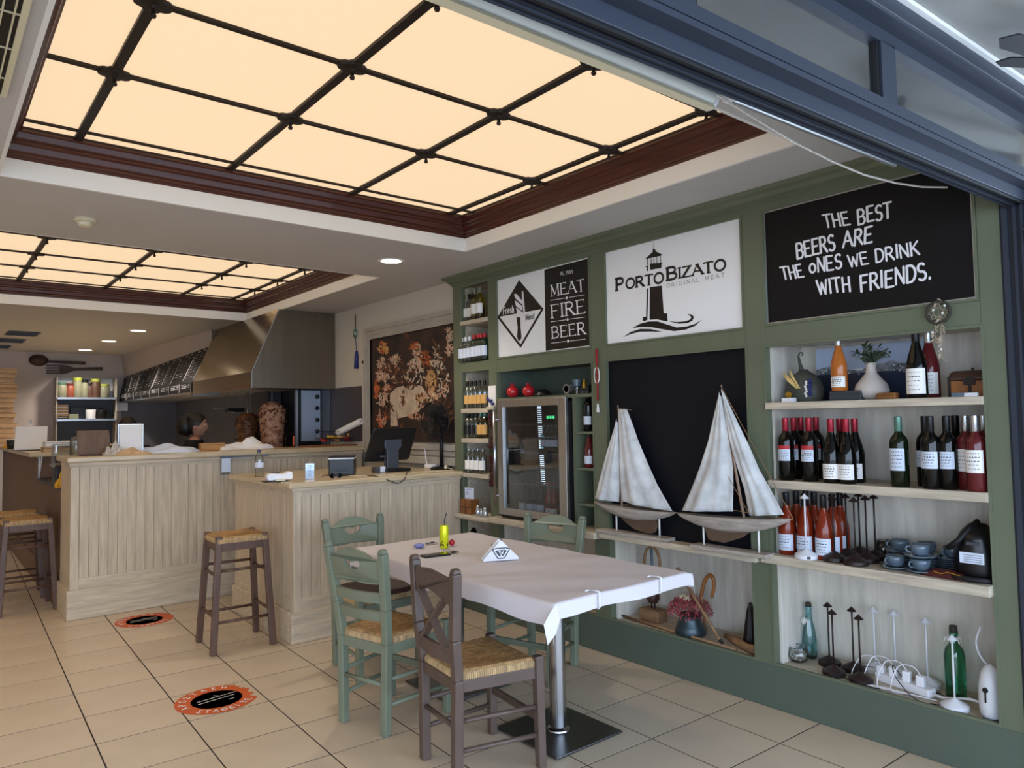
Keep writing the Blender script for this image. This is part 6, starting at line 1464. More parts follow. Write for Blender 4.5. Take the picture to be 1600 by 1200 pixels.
for k, s_ in enumerate((.06, .30, .55, .80)):
    p0 = ps0.lerp(ps1, s_)+Vector((0, 0, .085 if k else .07)); c_ = cf(1340+12*k, 1072+6*k)
    chargecable(k, 'plastic_white', p0, [p0+Vector((-.01, .03, .035)), p0+Vector((-.02, .09, .02)), Vector((3.50-.01*k, p0.y+.10, Z0+.012)), Vector((3.475, p0.y+.02, Z0+.004+.003*k)), Vector((3.50, p0.y-.08, Z0+.006)), Vector((3.47, p0.y+.06+.05*k, Z0+.004))],
                'white charging cable looping from the %s plug of the power strip' % ('first', 'second', 'third', 'fourth')[k])
p0 = ps0.lerp(ps1, .45)+Vector((0, 0, .05))
chargecable(9, 'plastic_black', p0, [p0+Vector((-.02, .03, .05)), p0+Vector((-.05, .0, .0)), Vector((3.46, p0.y-.10, Z0+.004)), Vector((3.465, p0.y-.20, Z0+.004)), Vector((3.52, p0.y-.24, Z0+.004)), Vector((3.56, p0.y-.17, Z0+.02))], 'black cable curling in front of the power strip towards the corner')
chargecable(10, 'plastic_black', Vector((3.60, ps0.y+.02, Z0+.05)), [Vector((3.56, ps0.y+.06, Z0+.05)), Vector((3.52, ps0.y+.02, Z0+.006)), Vector((3.47, ps0.y-.06, Z0+.004)), Vector((3.455, ps0.y-.02, Z0+.004)), Vector((3.47, ps0.y+.06, Z0+.004)), Vector((3.50, ps0.y+.16, Z0+.004))], 'black cable running from the power strip to the bronze lamps')
# white device at the right edge
t = thing('air_freshener', 'white egg shaped device with a black keyhole vent at the cabinet floor end', 'device', (3.49, 1.135, Z0))
M().lathe([(.001, 0), (.045, 0), (.056, .02), (.060, .07), (.058, .13), (.048, .18), (.030, .21), (.001, .222)], (0, 0, 0), 28, sx=.9, sy=.8).build('device_body', 'lamp_white', t, True)
q = M(); q.lathe([(.001, 0), (.011, 0), (.011, .004), (.001, .004)], (-.052, .006, .125), 16, rot=Matrix.Rotation(-PI/2, 3, 'Y')); q.box(-.056, .003, .075, -.050, .009, .115); q.build('keyhole_vent', 'plastic_black', t)
M().tube(bez([(.02, .01, .20), (.015, .04, .24), (.0, .05, .30), (.03, .04, .36)]), .004, 8).build('device_lead', 'lamp_white', t, True)

# ================================================================ MODEL SAILING BOATS
def PX(X): return lambda px, py: (lambda q: (q.y, q.z))(hp(px, py, 0, X))
def boat(name_label, X, mast, jib, main, hull, keel, rods, plinth, zt, spar=None):
    f = PX(X); t = thing('model_sailboat', name_label, 'model boat', (X, f(*plinth[0])[0], zt), 0, 'model sailing boats')
    a, b = f(*mast[0]), f(*mast[1]); M().tube([(X, a[0], a[1]), (X, b[0], b[1]-.01)], [.003, .0065], 10).build('mast', 'mast', t, True, world=True)
    for nm, poly, side in (('jib_sail', jib, 1), ('main_sail', main, 1)):
        P = [Vector(f(*p)) for p in poly]; n = len(P)//2
        L_ = P[:n]; Rr_ = list(reversed(P[n:]))
        L2 = []; R2 = []
        def samp(A, s_):
            s_ *= len(A)-1; i = min(int(s_), len(A)-2); return A[i].lerp(A[i+1], s_-i)
        def fn(u, v):
            p = samp(L_, v).lerp(samp(Rr_, v), u); bl = .032*math.sin(PI*u)*(.25+v*.75)+.007*math.sin(u*9+v*5)*v+.005*math.sin(u*17+2)*(.3+v)
            return Vector((X-bl-.004, p.x, p.y))
        M().grid(18, 26, fn).build(nm, 'sail', t, True, world=True, solid=.002)
    A_, B_ = f(*hull[0]), f(*hull[1]); dep = hull[2]
    y0, y1 = A_[0], B_[0]
    def hf(u, v):
        s_ = u; y = y0+(y1-y0)*s_; wv = math.sin(PI*min(1, max(0, s_)))**.55*.055; d = dep*math.sin(PI*s_)**.7; a_ = PI*v
        zt_ = A_[1]+(B_[1]-A_[1])*s_ - .010*math.sin(PI*s_)
        return Vector((X-wv*math.cos(a_), y, zt_-d*math.sin(a_)**.9))
    M().grid(30, 13, hf).build('hull', 'hull', t, True, world=True)
    M().grid(30, 3, lambda u, v: Vector((X+(v-.5)*2*math.sin(PI*u)**.55*.054, y0+(y1-y0)*u, A_[1]+(B_[1]-A_[1])*u-.010*math.sin(PI*u)-.001))).build('deck', 'hull', t, world=True, solid=.004)
    M().prism([f(*p) for p in keel], lambda u, v, d: Vector((X+d, u, v)), -.009, .009).build('keel', 'keel', t, world=True, bevel=.003)
    for r_ in rods: a, b = f(*r_[0]), f(*r_[1]); M().tube([(X, a[0], a[1]+.01), (X, a[0], zt+.02)], .0055, 10).build('stand_rod', 'bead_white', t, True, world=True)
    a, b = f(*plinth[0])[0], f(*plinth[1])[0]; M().box(X-.045, b, zt+.001, X+.045, a, zt+.021).build('plinth', 'hull', t, world=True, bevel=.003)
    q = M()
    for s0, s1 in spar or (): a, b = f(*s0), f(*s1); q.tube([(X-.006, a[0], a[1]), (X-.006, b[0], b[1])], .0016, 6)
    if spar: q.build('rigging', 'driftwood', t, world=True)
    return t
BX = 3.385
boat('smaller model sailboat with two weathered white sails, beside the cubbyholes', BX, [(965.5, 633), (971.7, 790)],
     [(964, 655), (960, 672), (950, 705), (941, 738), (935, 760), (930, 779), (969, 784), (969, 770), (968, 745), (968, 720), (967, 690), (966, 660)],
     [(967, 639), (968, 660), (969, 700), (970, 740), (971, 765), (972, 783), (1053, 799), (1028, 757), (1012, 723), (998, 690), (988, 660), (980, 639)],
     [(928, 783), (1057, 801), .070], [(969, 806), (1025, 808), (1028, 822), (1024, 832), (1014, 834), (992, 827), (976, 814)], [((963, 806), (963, 828)), ((1030, 808), (1031, 838))], [(938, 830), (1048, 842)], .776,
     [((966, 638), (988, 641)), ((971, 787), (1050, 799))])
boat('larger model sailboat with tall weathered white sails, by the wine shelves', 3.345, [(1127, 601), (1163, 808)],
     [(1125, 612), (1119, 640), (1108, 690), (1096, 727), (1082, 762), (1066, 798), (1147, 799), (1147, 765), (1146, 735), (1141, 690), (1133, 650), (1128, 620)],
     [(1128, 608), (1134, 650), (1142, 690), (1152, 725), (1164, 765), (1171, 805), (1227, 804), (1208, 770), (1187, 734), (1170, 695), (1151, 655), (1131, 612)],
     [(1057, 801), (1238, 811), .078], [(1102, 825), (1175, 829), (1160, 840), (1133, 848), (1108, 843)], [((1099, 823), (1100, 845)), ((1185, 829), (1187, 859))], [(1085, 853), (1203, 868)], .776,
     [((1137, 668), (1160, 800)), ((1146, 797), (1240, 812)), ((1127, 603), (1240, 810)), ((1170, 800), (1136, 740))])

# ================================================================ CABINET FLOOR, MIDDLE BAY
def mf(px, py, X): return hp(px, py, 0, X).y
Y = mf(1018, 970, 3.58); t = thing('wood_sculpture', 'carved wood sculpture with a ring on a reddish block', 'sculpture', (3.60, Y, Z0))
M().box(-.05, -.075, 0, .05, .075, .075).build('block', 'driftwood', t, bevel=.008); M().tube([(0, -.012, .07), (0, -.012, .11)], .006, 8).tube([(0, .012, .07), (0, .012, .11)], .006, 8).build('pin', 'iron', t)
M().lathe([(.001, 0), (.03, .005), (.042, .03), (.038, .065), (.028, .075), (.001, .07)], (0, 0, .108), 20).build('carved_bowl', 'dark_wood', t, 50)
M().tube([Vector((0, .062*math.cos(a), .36+.10*math.sin(a))) for a in [2*PI*k/28*.9+PI*.1-PI/2 for k in range(29)]], .009, 8).build('ring_handle', 'driftwood', t, True); M().tube([(0, .0, .17), (0, .004, .46)], .009, 8).build('upright', 'cup_blue', t, True)
Y = mf(1074, 990, 3.50); t = thing('flower_pot', 'dark metal pot of dried red and cream flowers on the cabinet floor', 'plant pot', (3.53, Y, Z0))
M().lathe([(.001, 0), (.085, 0), (.092, .012), (.078, .055), (.064, .085), (.062, .10), (.070, .118), (.066, .118), (.058, .10), (.001, .09)], (0, 0, 0), 32).build('pot_body', 'pot_metal', t, 60)
q = M(); rr = random.Random(31)
for k in range(1300):
    a = rr.uniform(0, 6.28); r_ = .122*math.sqrt(rr.random()); z = .10+.135*math.sqrt(max(0, 1-(r_/.130)**2))*rr.random()**.5; c_ = Vector((r_*math.cos(a), r_*math.sin(a)*1.1, z)); e = Vector((rr.uniform(-1, 1), rr.uniform(-1, 1), rr.uniform(-.4, 1))).normalized()*.012; w_ = e.cross(Vector((.3, .2, 1))).normalized()*.004
    q.add([c_-e, c_+w_, c_+e, c_-w_], [(0, 1, 2, 3)])
q.build('red_blossom', 'flower_red', t, stuff=True)
q = M()
for k in range(90):
    a = rr.uniform(0, 6.28); r_ = .04*math.sqrt(rr.random()); c_ = Vector((-.045+r_*math.cos(a)*.6, r_*math.sin(a)*1.1, .215+.02*rr.random())); e = Vector((rr.uniform(-1, 1), rr.uniform(-1, 1), rr.uniform(-.4, 1))).normalized()*.010; w_ = e.cross(Vector((.3, .2, 1))).normalized()*.004
    q.add([c_-e, c_+w_, c_+e, c_-w_], [(0, 1, 2, 3)])
q.build('cream_blossom', 'flower_white', t, stuff=True)
# walking stick with carved foot, horn, long arrow, dark lantern
a0, a1, a2 = hp(1061, 893, 0, 3.52), hp(1127, 990, 0, 3.47), None
t = thing('cane', 'carved wooden cane leaning in the niche across the flower pot', 'cane', (3.47, a1.y, Z0)); a1.z = Z0+.02
M().tube([a0, a0.lerp(a1, .5), a1], [.010, .0085, .008], 10).build('shaft', 'driftwood', t, True, world=True); M().tube([a0+Vector((0, .015, .02)), a0, a0+Vector((0, -.01, -.025))], [.008, .017, .011], 10).build('carved_grip', 'driftwood', t, True, world=True); M().tube([a1+Vector((0, .01, .015)), a1+Vector((0, -.005, -.006))], .011, 10).build('ferrule', 'plastic_black', t, world=True)
b0, b1 = hp(1130, 985, 2, Z0), hp(1182, 1022, 2, Z0)
t = thing('wooden_club', 'short turned wooden club lying in the right of the middle niche', 'club', (3.48, mf(1150, 1000, 3.48), Z0)); ya_, yb_ = mf(1129, 990, 3.55), mf(1180, 1020, 3.46)
M().tube([(3.58, ya_, Z0+.028), (3.54, ya_*.6+yb_*.4, Z0+.026), (3.50, ya_*.3+yb_*.7, Z0+.022), (3.48, ya_*.1+yb_*.9, Z0+.026), (3.475, yb_, Z0+.022)], [.014, .026, .020, .026, .018], 14).build('club_body', 'driftwood', t, True, world=True)
q0_ = [hp(*p, 0, 3.56) for p in ((1096, 931), (1099, 914), (1104, 903), (1110, 899), (1115, 906), (1115, 920), (1112, 933))]
t = thing('horn_handle_stick', 'polished curved horn handle on a stick leaning at the back of the niche', 'horn', (3.6, q0_[0].y, Z0)); M().tube(bez(q0_, 12), [.011]*12+[.012]*12+[.010]*13, 12).build('horn', 'amber_wood', t, True, world=True); M().tube([q0_[0], Vector((3.62, q0_[0].y+.02, Z0+.01))], .009, 8).build('stick', 'driftwood', t, True, world=True)
l0, l1 = hp(968, 967, 2, Z0), hp(1150, 1018, 2, Z0); t = thing('long_arrow', 'long thin wooden arrow lying along the front of the middle niche', 'arrow', (3.46, 2.7, Z0))
ys, ye = mf(966, 970, 3.50), mf(1150, 1020, 3.452); M().tube([(3.50, ys-.06, Z0+.014), (3.475, (ys+ye)/2, Z0+.010), (3.452, ye, Z0+.010)], [.009, .010, .008], 8).build('shaft', 'driftwood', t, True, world=True)
M().prism([(ys+.005, .0), (ys-.03, .014), (ys-.075, .006), (ys-.075, -.004), (ys-.03, -.010)], lambda u, v, d: Vector((3.50+v, u, Z0+.016+d)), -.004, .004).build('head', 'plastic_black', t, world=True)
Y = mf(1178, 985, 3.58); t = thing('dark_lantern', 'tall dark conical lantern against the right post of the middle niche', 'lantern', (3.585, Y+.02, Z0)); M().lathe([(.001, 0), (.045, 0), (.048, .02), (.036, .12), (.022, .20), (.008, .24), (.001, .245)], (0, 0, 0), 10).build('lantern_body', 'plastic_black', t, 30)
q = M()
for k in range(10): a = 2*PI*k/10; q.bar((.048*math.cos(a), .048*math.sin(a), .02), (.010*math.cos(a), .010*math.sin(a), .235), .004)
q.build('lantern_rib', 'base_dark', t)

# ================================================================ ON THE TILL COUNTER
ZC = 1.092
def tc(px, Y): return hp(px, 725, 1, Y).x
x = tc(540, 5.15); t = thing('receipt_printer', 'black receipt printer with a white seam on the till counter', 'printer', (x, 5.2, ZC), math.radians(-32))
M().box(-.095, -.105, 0, .095, .105, .148).build('printer_body', 'plastic_black', t, bevel=.008); M().box(-.097, -.107, .128, .097, .107, .136).build('seam', 'foil_white', t); M().box(-.06, -.108, .02, .05, -.104, .032).build('port_panel', 'plastic_grey', t)
x = tc(606, 5.15); t = thing('till_monitor', 'black touch screen till monitor seen from behind', 'monitor', (x+.08, 5.22, ZC))
M().box(-.10, -.08, 0, .13, .12, .028).build('base', 'plastic_black', t, bevel=.008)
q = M(); q.prism([(-.055, .02), (.055, .02), (.055, .17), (.085, .20), (.085, .26), (-.075, .26), (-.075, .20), (-.055, .17)], lambda u, v, d: (u, .02+d-(v*.0), v), -.035, .02); q.build('stand', 'plastic_grey', t, bevel=.006)
sc_ = lambda u, v, d: Vector((u+(v-.2)*.25, .06+(v-.2)*-.28+d, v)) 
q = M(); q.prism([(-.225, .075), (.165, .075), (.185, .09), (.215, .325), (.205, .34), (-.17, .34), (-.185, .325)], lambda u, v, d: Vector((u, .055-(v-.07)*.30+d, v+.012)), -.012, .012); q.build('screen_housing', 'plastic_black', t, bevel=.004)
M().box(-.12, -.02, .12, -.075, -.005, .135).build('badge', 'plastic_grey', t)
M().box(-.18, -.05, 0, -.105, .02, .045).build('card_box', 'plastic_grey', t, bevel=.003); M().box(-.14, -.058, .004, -.095, -.048, .048).build('leaflet', 'paper_blue', t)
x = tc(690, 5.12); fc = hp(680, 658, 1, 5.12)
t = thing('desk_fan', 'black desk fan standing on the till counter by the mural', 'fan', (x, 5.12, ZC))
M().lathe([(.001, 0), (.095, 0), (.100, .008), (.085, .018), (.03, .026), (.001, .028)], (0, 0, 0), 28).build('base', 'plastic_black', t, 50); M().tube([(0, 0, .02), (0, 0, fc.z-ZC-.02)], .016, 12).build('pole', 'grill_black', t, True)
hx = fc.x-x; hz = fc.z-ZC; Rm = Matrix.Rotation(math.radians(-62), 3, 'Z') @ Matrix.Rotation(PI/2, 3, 'Y')
Rm = Matrix.Rotation(math.radians(192), 3, 'Z') @ Matrix.Rotation(PI/2, 3, 'Y'); ctr = Vector((hx+.02, 0, hz))
def rp(v): return ctr + Rm @ Vector(v)
q = M()
q.tube([rp((.165*math.cos(a), .165*math.sin(a), .03)) for a in [2*PI*k/40 for k in range(41)]], .0055, 8); q.tube([rp((.10*math.cos(a), .10*math.sin(a), .055)) for a in [2*PI*k/32 for k in range(33)]], .002, 6)
for k in range(44): a = 2*PI*k/44; q.tube([rp((.165*math.cos(a), .165*math.sin(a), .03)), rp((.12*math.cos(a), .12*math.sin(a), .055)), rp((.03*math.cos(a), .03*math.sin(a), .062))], .0014, 4); q.tube([rp((.165*math.cos(a), .165*math.sin(a), .03)), rp((.12*math.cos(a), .12*math.sin(a), -.01)), rp((.04*math.cos(a), .04*math.sin(a), -.02))], .0014, 4)
q.build('guard', 'plastic_black', t, True)
for k in range(5):
    a = 2*PI*k/5; q = M(); q.add([rp((.02*math.cos(a-.3), .02*math.sin(a-.3), .025)), rp((.14*math.cos(a-.42), .14*math.sin(a-.42), .015)), rp((.148*math.cos(a), .148*math.sin(a), .03)), rp((.14*math.cos(a+.38), .14*math.sin(a+.38), .042)), rp((.02*math.cos(a+.3), .02*math.sin(a+.3), .03))], [(0, 1, 2, 3, 4)]); q.build('blade', 'grill_black', t, solid=.003)
M().lathe([(.001, -.10), (.035, -.095), (.045, -.05), (.045, 0), (.03, .03), (.001, .035)], ctr, 20, rot=Rm).build('motor', 'plastic_black', t, 50); M().lathe([(.001, .066), (.03, .062), (.03, .056)], ctr, 18, rot=Rm).build('hub_cap', 'plastic_black', t, 40)
x = tc(434, 5.0); t = thing('card_terminal', 'white card payment terminal lying on a holder on the till counter', 'card terminal', (x, 5.02, ZC), -.15)
M().box(-.10, -.06, 0, .07, .05, .006).build('mat', 'plastic_black', t, bevel=.002); M().prism([(-.07, .012), (.10, .012), (.105, .03), (.10, .066), (.07, .068), (.05, .052), (-.055, .060), (-.075, .04)], lambda u, v, d: (u, d, v), -.04, .04).build('terminal_body', 'plastic_white', t, bevel=.008); M().box(-.02, -.055, .002, .05, -.03, .022).build('dock', 'cream_plastic', t, bevel=.003); M().box(-.045, -.025, .060, .02, .025, .062).build('screen', 'plastic_grey', t)
x = tc(405, 5.6); t = thing('water_bottle', 'small clear plastic water bottle with a dark cap on the till counter', 'bottle', (x, 5.6, ZC)); M().lathe([(.001, 0), (.030, 0), (.033, .006), (.031, .05), (.033, .055), (.033, .13), (.028, .155), (.013, .178), (.013, .19), (.001, .19)], (0, 0, 0), 20).build('bottle_body', 'glass_clear', t, True); M().lathe([(.014, .188), (.015, .205), (.001, .206)], (0, 0, 0), 14).build('cap', 'blue_bead', t, 40); M().lathe([(.0335, .07), (.0335, .11)], (0, 0, 0), 20).build('label', 'paper_blue', t)
for px, Y, lb in ((484, 5.0, 'clear acrylic card stand on the till counter beside the printer'),):
    x = tc(px, Y); t = thing('menu_stand', lb, 'stand', (x, Y, ZC), -.2); M().box(-.032, -.002, 0, .032, .002, .115).build('acrylic_sheet', 'acrylic', t); M().box(-.029, .0022, .006, .029, .003, .11).build('card', 'paper_blue', t); M().box(-.032, -.02, 0, .032, .02, .003).build('foot', 'acrylic', t)
    q = M()
    for k in range(8): ribbon(q, [(-.02, .10-k*.011), (.01+.01*(k % 2), .10-k*.011)], lambda u, v, d: Vector((u, -.0024-d, v)), .0025, 0, cap=False)
    q.build('card_print', 'plastic_grey', t)
c0 = hp(345, 712, 1, 6.54); t = thing('menu_holder', 'clear acrylic leaflet holder fixed at the edge of the bar counter', 'leaflet holder', (c0.x, 6.54, 1.1))
a = hp(366, 714, 1, 6.53); M().box(c0.x, 6.535, 1.06, c0.x+.085, 6.55, 1.205).build('acrylic_pocket', 'acrylic', t, world=True); M().box(c0.x+.005, 6.531, 1.08, c0.x+.08, 6.534, 1.20).build('leaflet', 'paper_blue', t, world=True); M().box(c0.x, 6.53, 1.205, c0.x+.42, 6.553, 1.217).build('rail', 'cup_blue', t, world=True)
x = tc(522, 4.93); t = thing('sunglasses', 'pair of dark sunglasses on the till counter edge', 'sunglasses', (x, 4.90, ZC), .1)
for s in (-1, 1): M().lathe([(.001, -.001), (.022, -.001), (.022, .001), (.001, .001)], (.028*s, 0, .022), 18, sy=.85, rot=Matrix.Rotation(PI/2, 3, 'X')).build('lens', 'glass_dark', t); M().tube([(.052*s, 0, .03), (.054*s, .07, .028), (.052*s, .11, .012)], .002, 6).build('temple', 'dark_wood', t)
M().tube([(-.008, 0, .026), (0, 0, .029), (.008, 0, .026)], .002, 6).build('bridge', 'dark_wood', t)
x = tc(672, 5.35); t = thing('router', 'white router with a thin aerial behind the till monitor', 'router', (x, 5.3, ZC)); M().box(-.06, -.05, 0, .06, .05, .035).build('router_body', 'plastic_white', t, bevel=.006); M().tube([(-.045, .03, .03), (-.065, .03, .16)], .004, 6).build('aerial', 'plastic_white', t); M().ball((.02, -.01, .045), .014, 10).build('knob', 'plastic_black', t)
x0_, x1_ = tc(560, 4.95), tc(625, 4.95); t = thing('till_cable', 'black cable drooping over the till counter front edge', 'cable', ((x0_+x1_)/2, 4.79, ZC)); M().tube(bez([(x0_, 5.05, ZC+.004), (x0_+.08, 4.86, ZC+.005), (x0_+.16, 4.775, ZC-.03), (x0_+.235, 4.770, ZC-.055), (x0_+.30, 4.775, ZC-.02), (x0_+.36, 4.86, ZC+.005), (x1_+.2, 5.15, ZC+.004)]), .0035, 8).build('lead', 'plastic_black', t, True, world=True); M().bar((x0_-.01, 5.06, ZC+.006), (x0_-.03, 5.09, ZC+.006), .012, .01).build('plug', 'plastic_black', t, world=True)
t = thing('fan_cable', 'pale cable running along the till counter from printer to fan', 'cable', (3.0, 4.9, ZC)); M().tube(bez([(tc(555, 4.95), 5.06, ZC+.004), (tc(580, 4.92), 4.88, ZC+.004), (tc(620, 4.9), 4.87, ZC+.004), (tc(660, 4.95), 4.92, ZC+.004), (tc(700, 4.95), 4.90, ZC+.004), (3.385, 5.0, ZC+.02)]), .003, 8).build('lead', 'cream_plastic', t, True, world=True); M().bar((3.37, 5.0, ZC+.02), (3.39, 5.02, ZC+.03), .02).build('plug', 'cream_plastic', t, world=True)

# ================================================================ ON THE BAR COUNTER
ZB = 1.262
def bc(px, Y): return hp(px, 700, 1, Y).x
x = bc(148, 6.80); t = thing('menu_clipboard', 'dark brown menu board standing upright on the bar counter', 'menu board', (x, 6.80, ZB), .05); M().prism([(-.125, 0), (.125, 0), (.108, .205), (-.125, .205)], lambda u, v, d: (u, d+v*.12, v), -.006, .006).build('board', 'bar_brown', t, bevel=.002); M().box(-.10, -.05, 0, .10, .06, .012).build('foot', 'dark_wood', t, bevel=.002)
x = bc(204, 6.85); t = thing('napkin_dispenser', 'upright steel napkin dispenser filled with white napkins on the bar', 'napkin dispenser', (x, 6.85, ZB), -.2); M().box(-.095, -.07, 0, -.088, .07, .255).box(.088, -.07, 0, .095, .07, .255).box(-.095, -.07, 0, .095, .07, .008).box(-.095, .062, 0, .095, .07, .255).build('steel_case', 'foil_silver', t, bevel=.002); M().box(-.086, -.066, .01, .086, .06, .248).build('napkins', 'paper', t, bevel=.004)
def crumple(name, label, cat, cx, cy, z, lx, ly, h, mat, seed, parts=None):
    rr = random.Random(seed); ph = [rr.uniform(0, 6) for _ in range(6)]; t = thing(name, label, cat, (cx, cy, z))
    def fn(u, v):
        e = (math.sin(PI*u)**.45)*(math.sin(PI*v)**.45); n_ = .5+.25*math.sin(7*u+ph[0]+3*v)+.25*math.sin(11*v+ph[1]-5*u)+.12*math.sin(19*u+ph[2])*math.sin(17*v+ph[3])
        return ((u-.5)*lx*(1+.12*math.sin(8*v+ph[4])), (v-.5)*ly*(1+.12*math.sin(9*u+ph[5])), max(.001, h*e*n_))
    M().grid(34, 26, fn).build('folded_body', mat, t, True)
    if parts: parts(t)
    return t
def prints(t):
    q = M()
    for k in range(4): ribbon(q, [(-.10+.05*k, -.04), (-.06+.05*k, -.03)], lambda u, v, d: Vector((u, v, .062+d)), .012, 0)
    q.build('blue_print', 'lilac', t)
crumple('plastic_bag', 'crumpled white plastic carrier bags lying on the bar counter', 'bag', bc(250, 6.8), 6.80, ZB, .62, .34, .085, 'paper_blue', 3)
crumple('paper_napkins', 'loose pile of paper beside the napkin dispenser on the bar', 'napkins', bc(208, 6.68), 6.66, ZB, .26, .14, .06, 'cardboard', 5)
crumple('white_cloth', 'white folded cloth at the back of the bar near the gyros', 'cloth', bc(383, 6.95), 6.97, ZB, .46, .24, .12, 'paper', 8)
x = bc(332, 6.92); t = thing('kraft_box', 'brown kraft cardboard food box on the bar', 'box', (x, 6.94, ZB+.002), -.1); M().box(-.105, -.06, 0, .105, .06, .065).build('box_body', 'kraft', t, bevel=.003); M().box(-.107, -.062, .048, .107, .062, .051).build('lid_edge', 'dark_wood', t)
crumple('yellow_cloth', 'yellow cleaning cloth hanging at the end of the bar', 'cloth', .97, 7.22, .986, .12, .14, .22, 'lemon', 12)
# wire basket and wrap roll by the grill
x = bc(531, 6.95); t = thing('wire_basket', 'black wire basket of packets at the right of the bar', 'basket', (x, 6.95, ZB)); q = M(); L_, D_, Hh = .225, .09, .145
for z in (0, Hh*.5, Hh): q.tube([(-L_, -D_, z), (L_, -D_, z), (L_, D_, z), (-L_, D_, z), (-L_, -D_, z)], .003, 5)
for k in range(13): q.tube([(-L_+2*L_*k/12, -D_, 0), (-L_+2*L_*k/12, -D_, Hh)], .0016, 4); q.tube([(-L_+2*L_*k/12, D_, 0), (-L_+2*L_*k/12, D_, Hh)], .0016, 4)
q.build('basket_wire', 'plastic_black', t)
rr = random.Random(6)
for k, mt_ in enumerate(('label_red', 'lemon', 'kraft', 'label_amber', 'label_red', 'lemon')):
    o = M().box(-.04, -.03, -.012, .04, .03, .012).build('packet', mt_, t, bevel=.004); o.location = (-.17+.06*k, rr.uniform(-.03, .03), .06+.03*(k % 2)); o.rotation_euler = (rr.uniform(-.5, .5), rr.uniform(-.6, .6), rr.uniform(0, 3))
x = bc(545, 7.05); ra, rb = hp(528, 676, 1, 6.93), hp(564, 658, 1, 6.58); t = thing('wrap_roll', 'white roll of wrapping film leaning behind the wire basket', 'roll', ra); M().tube([ra, rb], .032, 18).build('film_roll', 'paper', t, 40, world=True); M().tube([rb, rb+(rb-ra)*.02], .012, 12).build('core', 'cardboard', t, world=True)
x = bc(462, 6.95); t = thing('orange_lighter', 'orange stick lighter standing upright on the bar', 'lighter', (x, 7.0, ZB)); M().box(-.008, -.006, .012, .008, .006, .11).build('lighter_body', 'sticker_orange', t, bevel=.002); M().box(-.011, -.009, 0, .011, .009, .012).build('foot', 'plastic_black', t)
x = bc(505, 6.72); t = thing('chopping_board', 'thin wooden board lying before the grill', 'board', (bc(500, 6.8), 6.86, ZB)); M().box(-.14, -.08, 0, .46, .10, .012).build('board_body', 'amber_wood', t, bevel=.003); M().lathe([(.001, .0121), (.01, .0121)], (.43, 0, 0), 12).build('hole', 'dark_wood', t)
# left end: containers
x = bc(93, 7.5); t = thing('clear_tray', 'clear plastic tray of sachets beside the dark menu board', 'tray', (bc(96, 7.45), 7.42, .99)); M().box(-.06, -.10, 0, .10, .10, .17).build('crate', 'plastic_black', t, bevel=.01); M().box(-.08, -.11, .17, .16, .11, .185).build('rim', 'acrylic', t); M().box(-.07, -.09, .185, .13, .08, .36).build('sachets', 'acrylic', t, bevel=.01)
for k, (px, Y, z, mt_, w_, lb) in enumerate(((80, 8.95, 1.245, 'cardboard', .36, 'flat cardboard takeaway box lying behind the clear tray, lower one'), (81, 8.96, 1.30, 'paper', .34, 'flat white takeaway box on top of the lower one'), (133, 9.3, 1.245, 'cardboard', .40, 'long flat cardboard box behind the dark menu board'))):
    x = hp(px+18, 670, 1, Y).x; t = thing('takeaway_box', lb, 'box', (x, Y, z), 0, 'takeaway boxes by the bar'); M().box(-w_/2, -.12, 0, w_/2, .12, .05).build('box_body', mt_, t, bevel=.003); M().box(-w_/2-.001, -.121, .036, w_/2+.001, .121, .039).build('lid_edge', 'dark_wood', t)
    t.location.x = min(t.location.x, 1.40) if k < 2 else t.location.x
x = hp(114, 690, 1, 7.2).x; t = thing('glass_jar', 'empty clear glass jar beside the dark menu board', 'jar', (x, 6.98, ZB)); M().lathe([(.001, 0), (.05, 0), (.055, .01), (.055, .12), (.045, .14), (.045, .155), (.042, .155), (.05, .12), (.05, .008), (.001, .006)], (0, 0, 0), 24).build('jar_glass', 'glass_clear', t, True)
q_ = crumple('patterned_cloth', 'black and white patterned paper between the menu board and napkins', 'paper', bc(176, 6.72), 6.72, ZB, .13, .10, .13, 'shell', 14)
# paper holder, cup and pizza boxes on the counter wing
c = hp(50, 690, 1, 9.6); t = thing('paper_towel_stand', 'cream paper pad holder standing on the counter wing', 'paper holder', (c.x-.02, 9.6, 1.245), -.1); M().prism([(-.145, 0), (.155, 0), (.165, .265), (-.13, .265)], lambda u, v, d: (u, d+v*.15, v), -.05, .05).build('paper_block', 'paper', t, bevel=.006); M().box(-.15, -.07, 0, .17, .08, .012).build('base_board', 'dark_wood', t)
q = M(); q.tube([(0, .04, .25), (.0, .05, .34), (.012, .05, .345), (.012, .045, .26)], .004, 6); q.build('wire_loop', 'foil_silver', t, True)
c = hp(19, 690, 1, 10.6); t = thing('dark_cup', 'dark cup beside the paper holder on the counter wing', 'cup', (c.x, 10.6, 1.245)); M().lathe([(.001, 0), (.05, 0), (.06, .11), (.056, .11), (.047, .008), (.001, .008)], (0, 0, 0), 22).build('cup_body', 'plastic_black', t, True); M().lathe([(.056, .108), (.061, .110), (.061, .118), (.056, .118)], (0, 0, 0), 22).build('rim', 'foil_white', t, True)
crumple('yellow_bag', 'yellow packet lying at the left end of the counter wing', 'packet', hp(10, 690, 1, 11.2).x+.08, 11.2, 1.245, .22, .3, .10, 'lemon', 15)
y_ = 12.0; c0 = hp(21, 640, 1, y_); zb_ = 1.2455
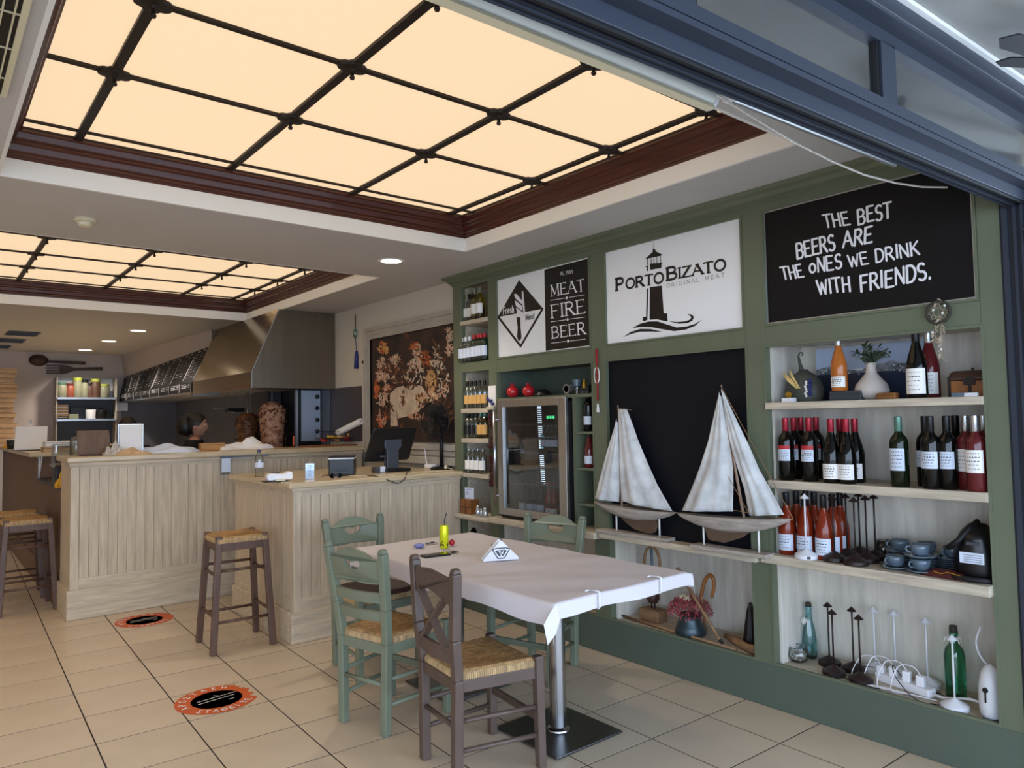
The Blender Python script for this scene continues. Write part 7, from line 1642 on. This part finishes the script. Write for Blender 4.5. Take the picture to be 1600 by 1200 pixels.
st = thing('pizza_box', '', 'pizza box', (0, 0, 0)); M().box(-.165, -.165, 0, .165, .165, .062).build('box_body', 'cardboard', st, bevel=.003); M().box(-.1662, -.1662, .044, .1662, .1662, .048).build('lid_edge', 'dark_wood', st)
NM = ('lowest', 'second from the bottom', 'third from the bottom', 'fourth from the bottom', 'fifth from the bottom', 'sixth from the bottom', 'seventh from the bottom', 'eighth from the bottom', 'eighth from the top', 'seventh from the top', 'sixth from the top', 'fifth from the top', 'fourth from the top', 'third from the top', 'second from the top', 'topmost')
rr = random.Random(77)
for k in range(16):
    lb = 'cardboard pizza box, %s in the tall stack at the left edge' % NM[k]; loc = (c0.x-.16+rr.uniform(-.015, .02), y_+rr.uniform(-.02, .02), zb_+.0662*k)
    if k == 0: st.location = loc; st['label'] = lb; st['group'] = 'pizza boxes in the stack'; 
    else: dup(st, loc, rr.uniform(-.06, .06), lb, 'pizza boxes in the stack')
# wall hangings left of the mural
q0 = [hp(*p, 0, 3.475) for p in ((555, 491), (555, 512), (555, 521), (557, 548), (557, 576))]
t = thing('blue_eye_charm', 'dark blue cord charm with a glass ring and tassel on the cream wall', 'charm', q0[0])
M().tube([q0[0], q0[1]], .006, 6).build('cord', 'plastic_black', t, world=True); M().tube([q0[2]+Vector((0, .028*math.cos(a), .045*math.sin(a))) for a in [2*PI*k/20 for k in range(21)]], .008, 8).build('glass_ring', 'glass_aqua', t, True, world=True); M().ball(q0[2], .012, 10).build('bead', 'bead_white', t, True, world=True)
M().tube([q0[2]-Vector((0, 0, .04)), q0[3]], .004, 6).build('cord', 'blue_bead', t, world=True); M().tube([q0[3], q0[3].lerp(q0[4], .3), q0[4]], [.012, .022, .026], 10).build('tassel', 'blue_bead', t, True, world=True)
q0 = [hp(*p, 0, 3.475) for p in ((570, 541), (570, 556), (569, 566), (571, 578))]; t = thing('iron_ornament', 'small dark ornament hanging at the edge of the mural frame', 'ornament', q0[0]); M().tube(q0, [.005, .014, .010, .014], 8).build('ornament_body', 'iron', t, True, world=True); M().ball(q0[2]+Vector((-.01, 0, 0)), .018, 8).build('boss', 'iron', t, True, world=True)
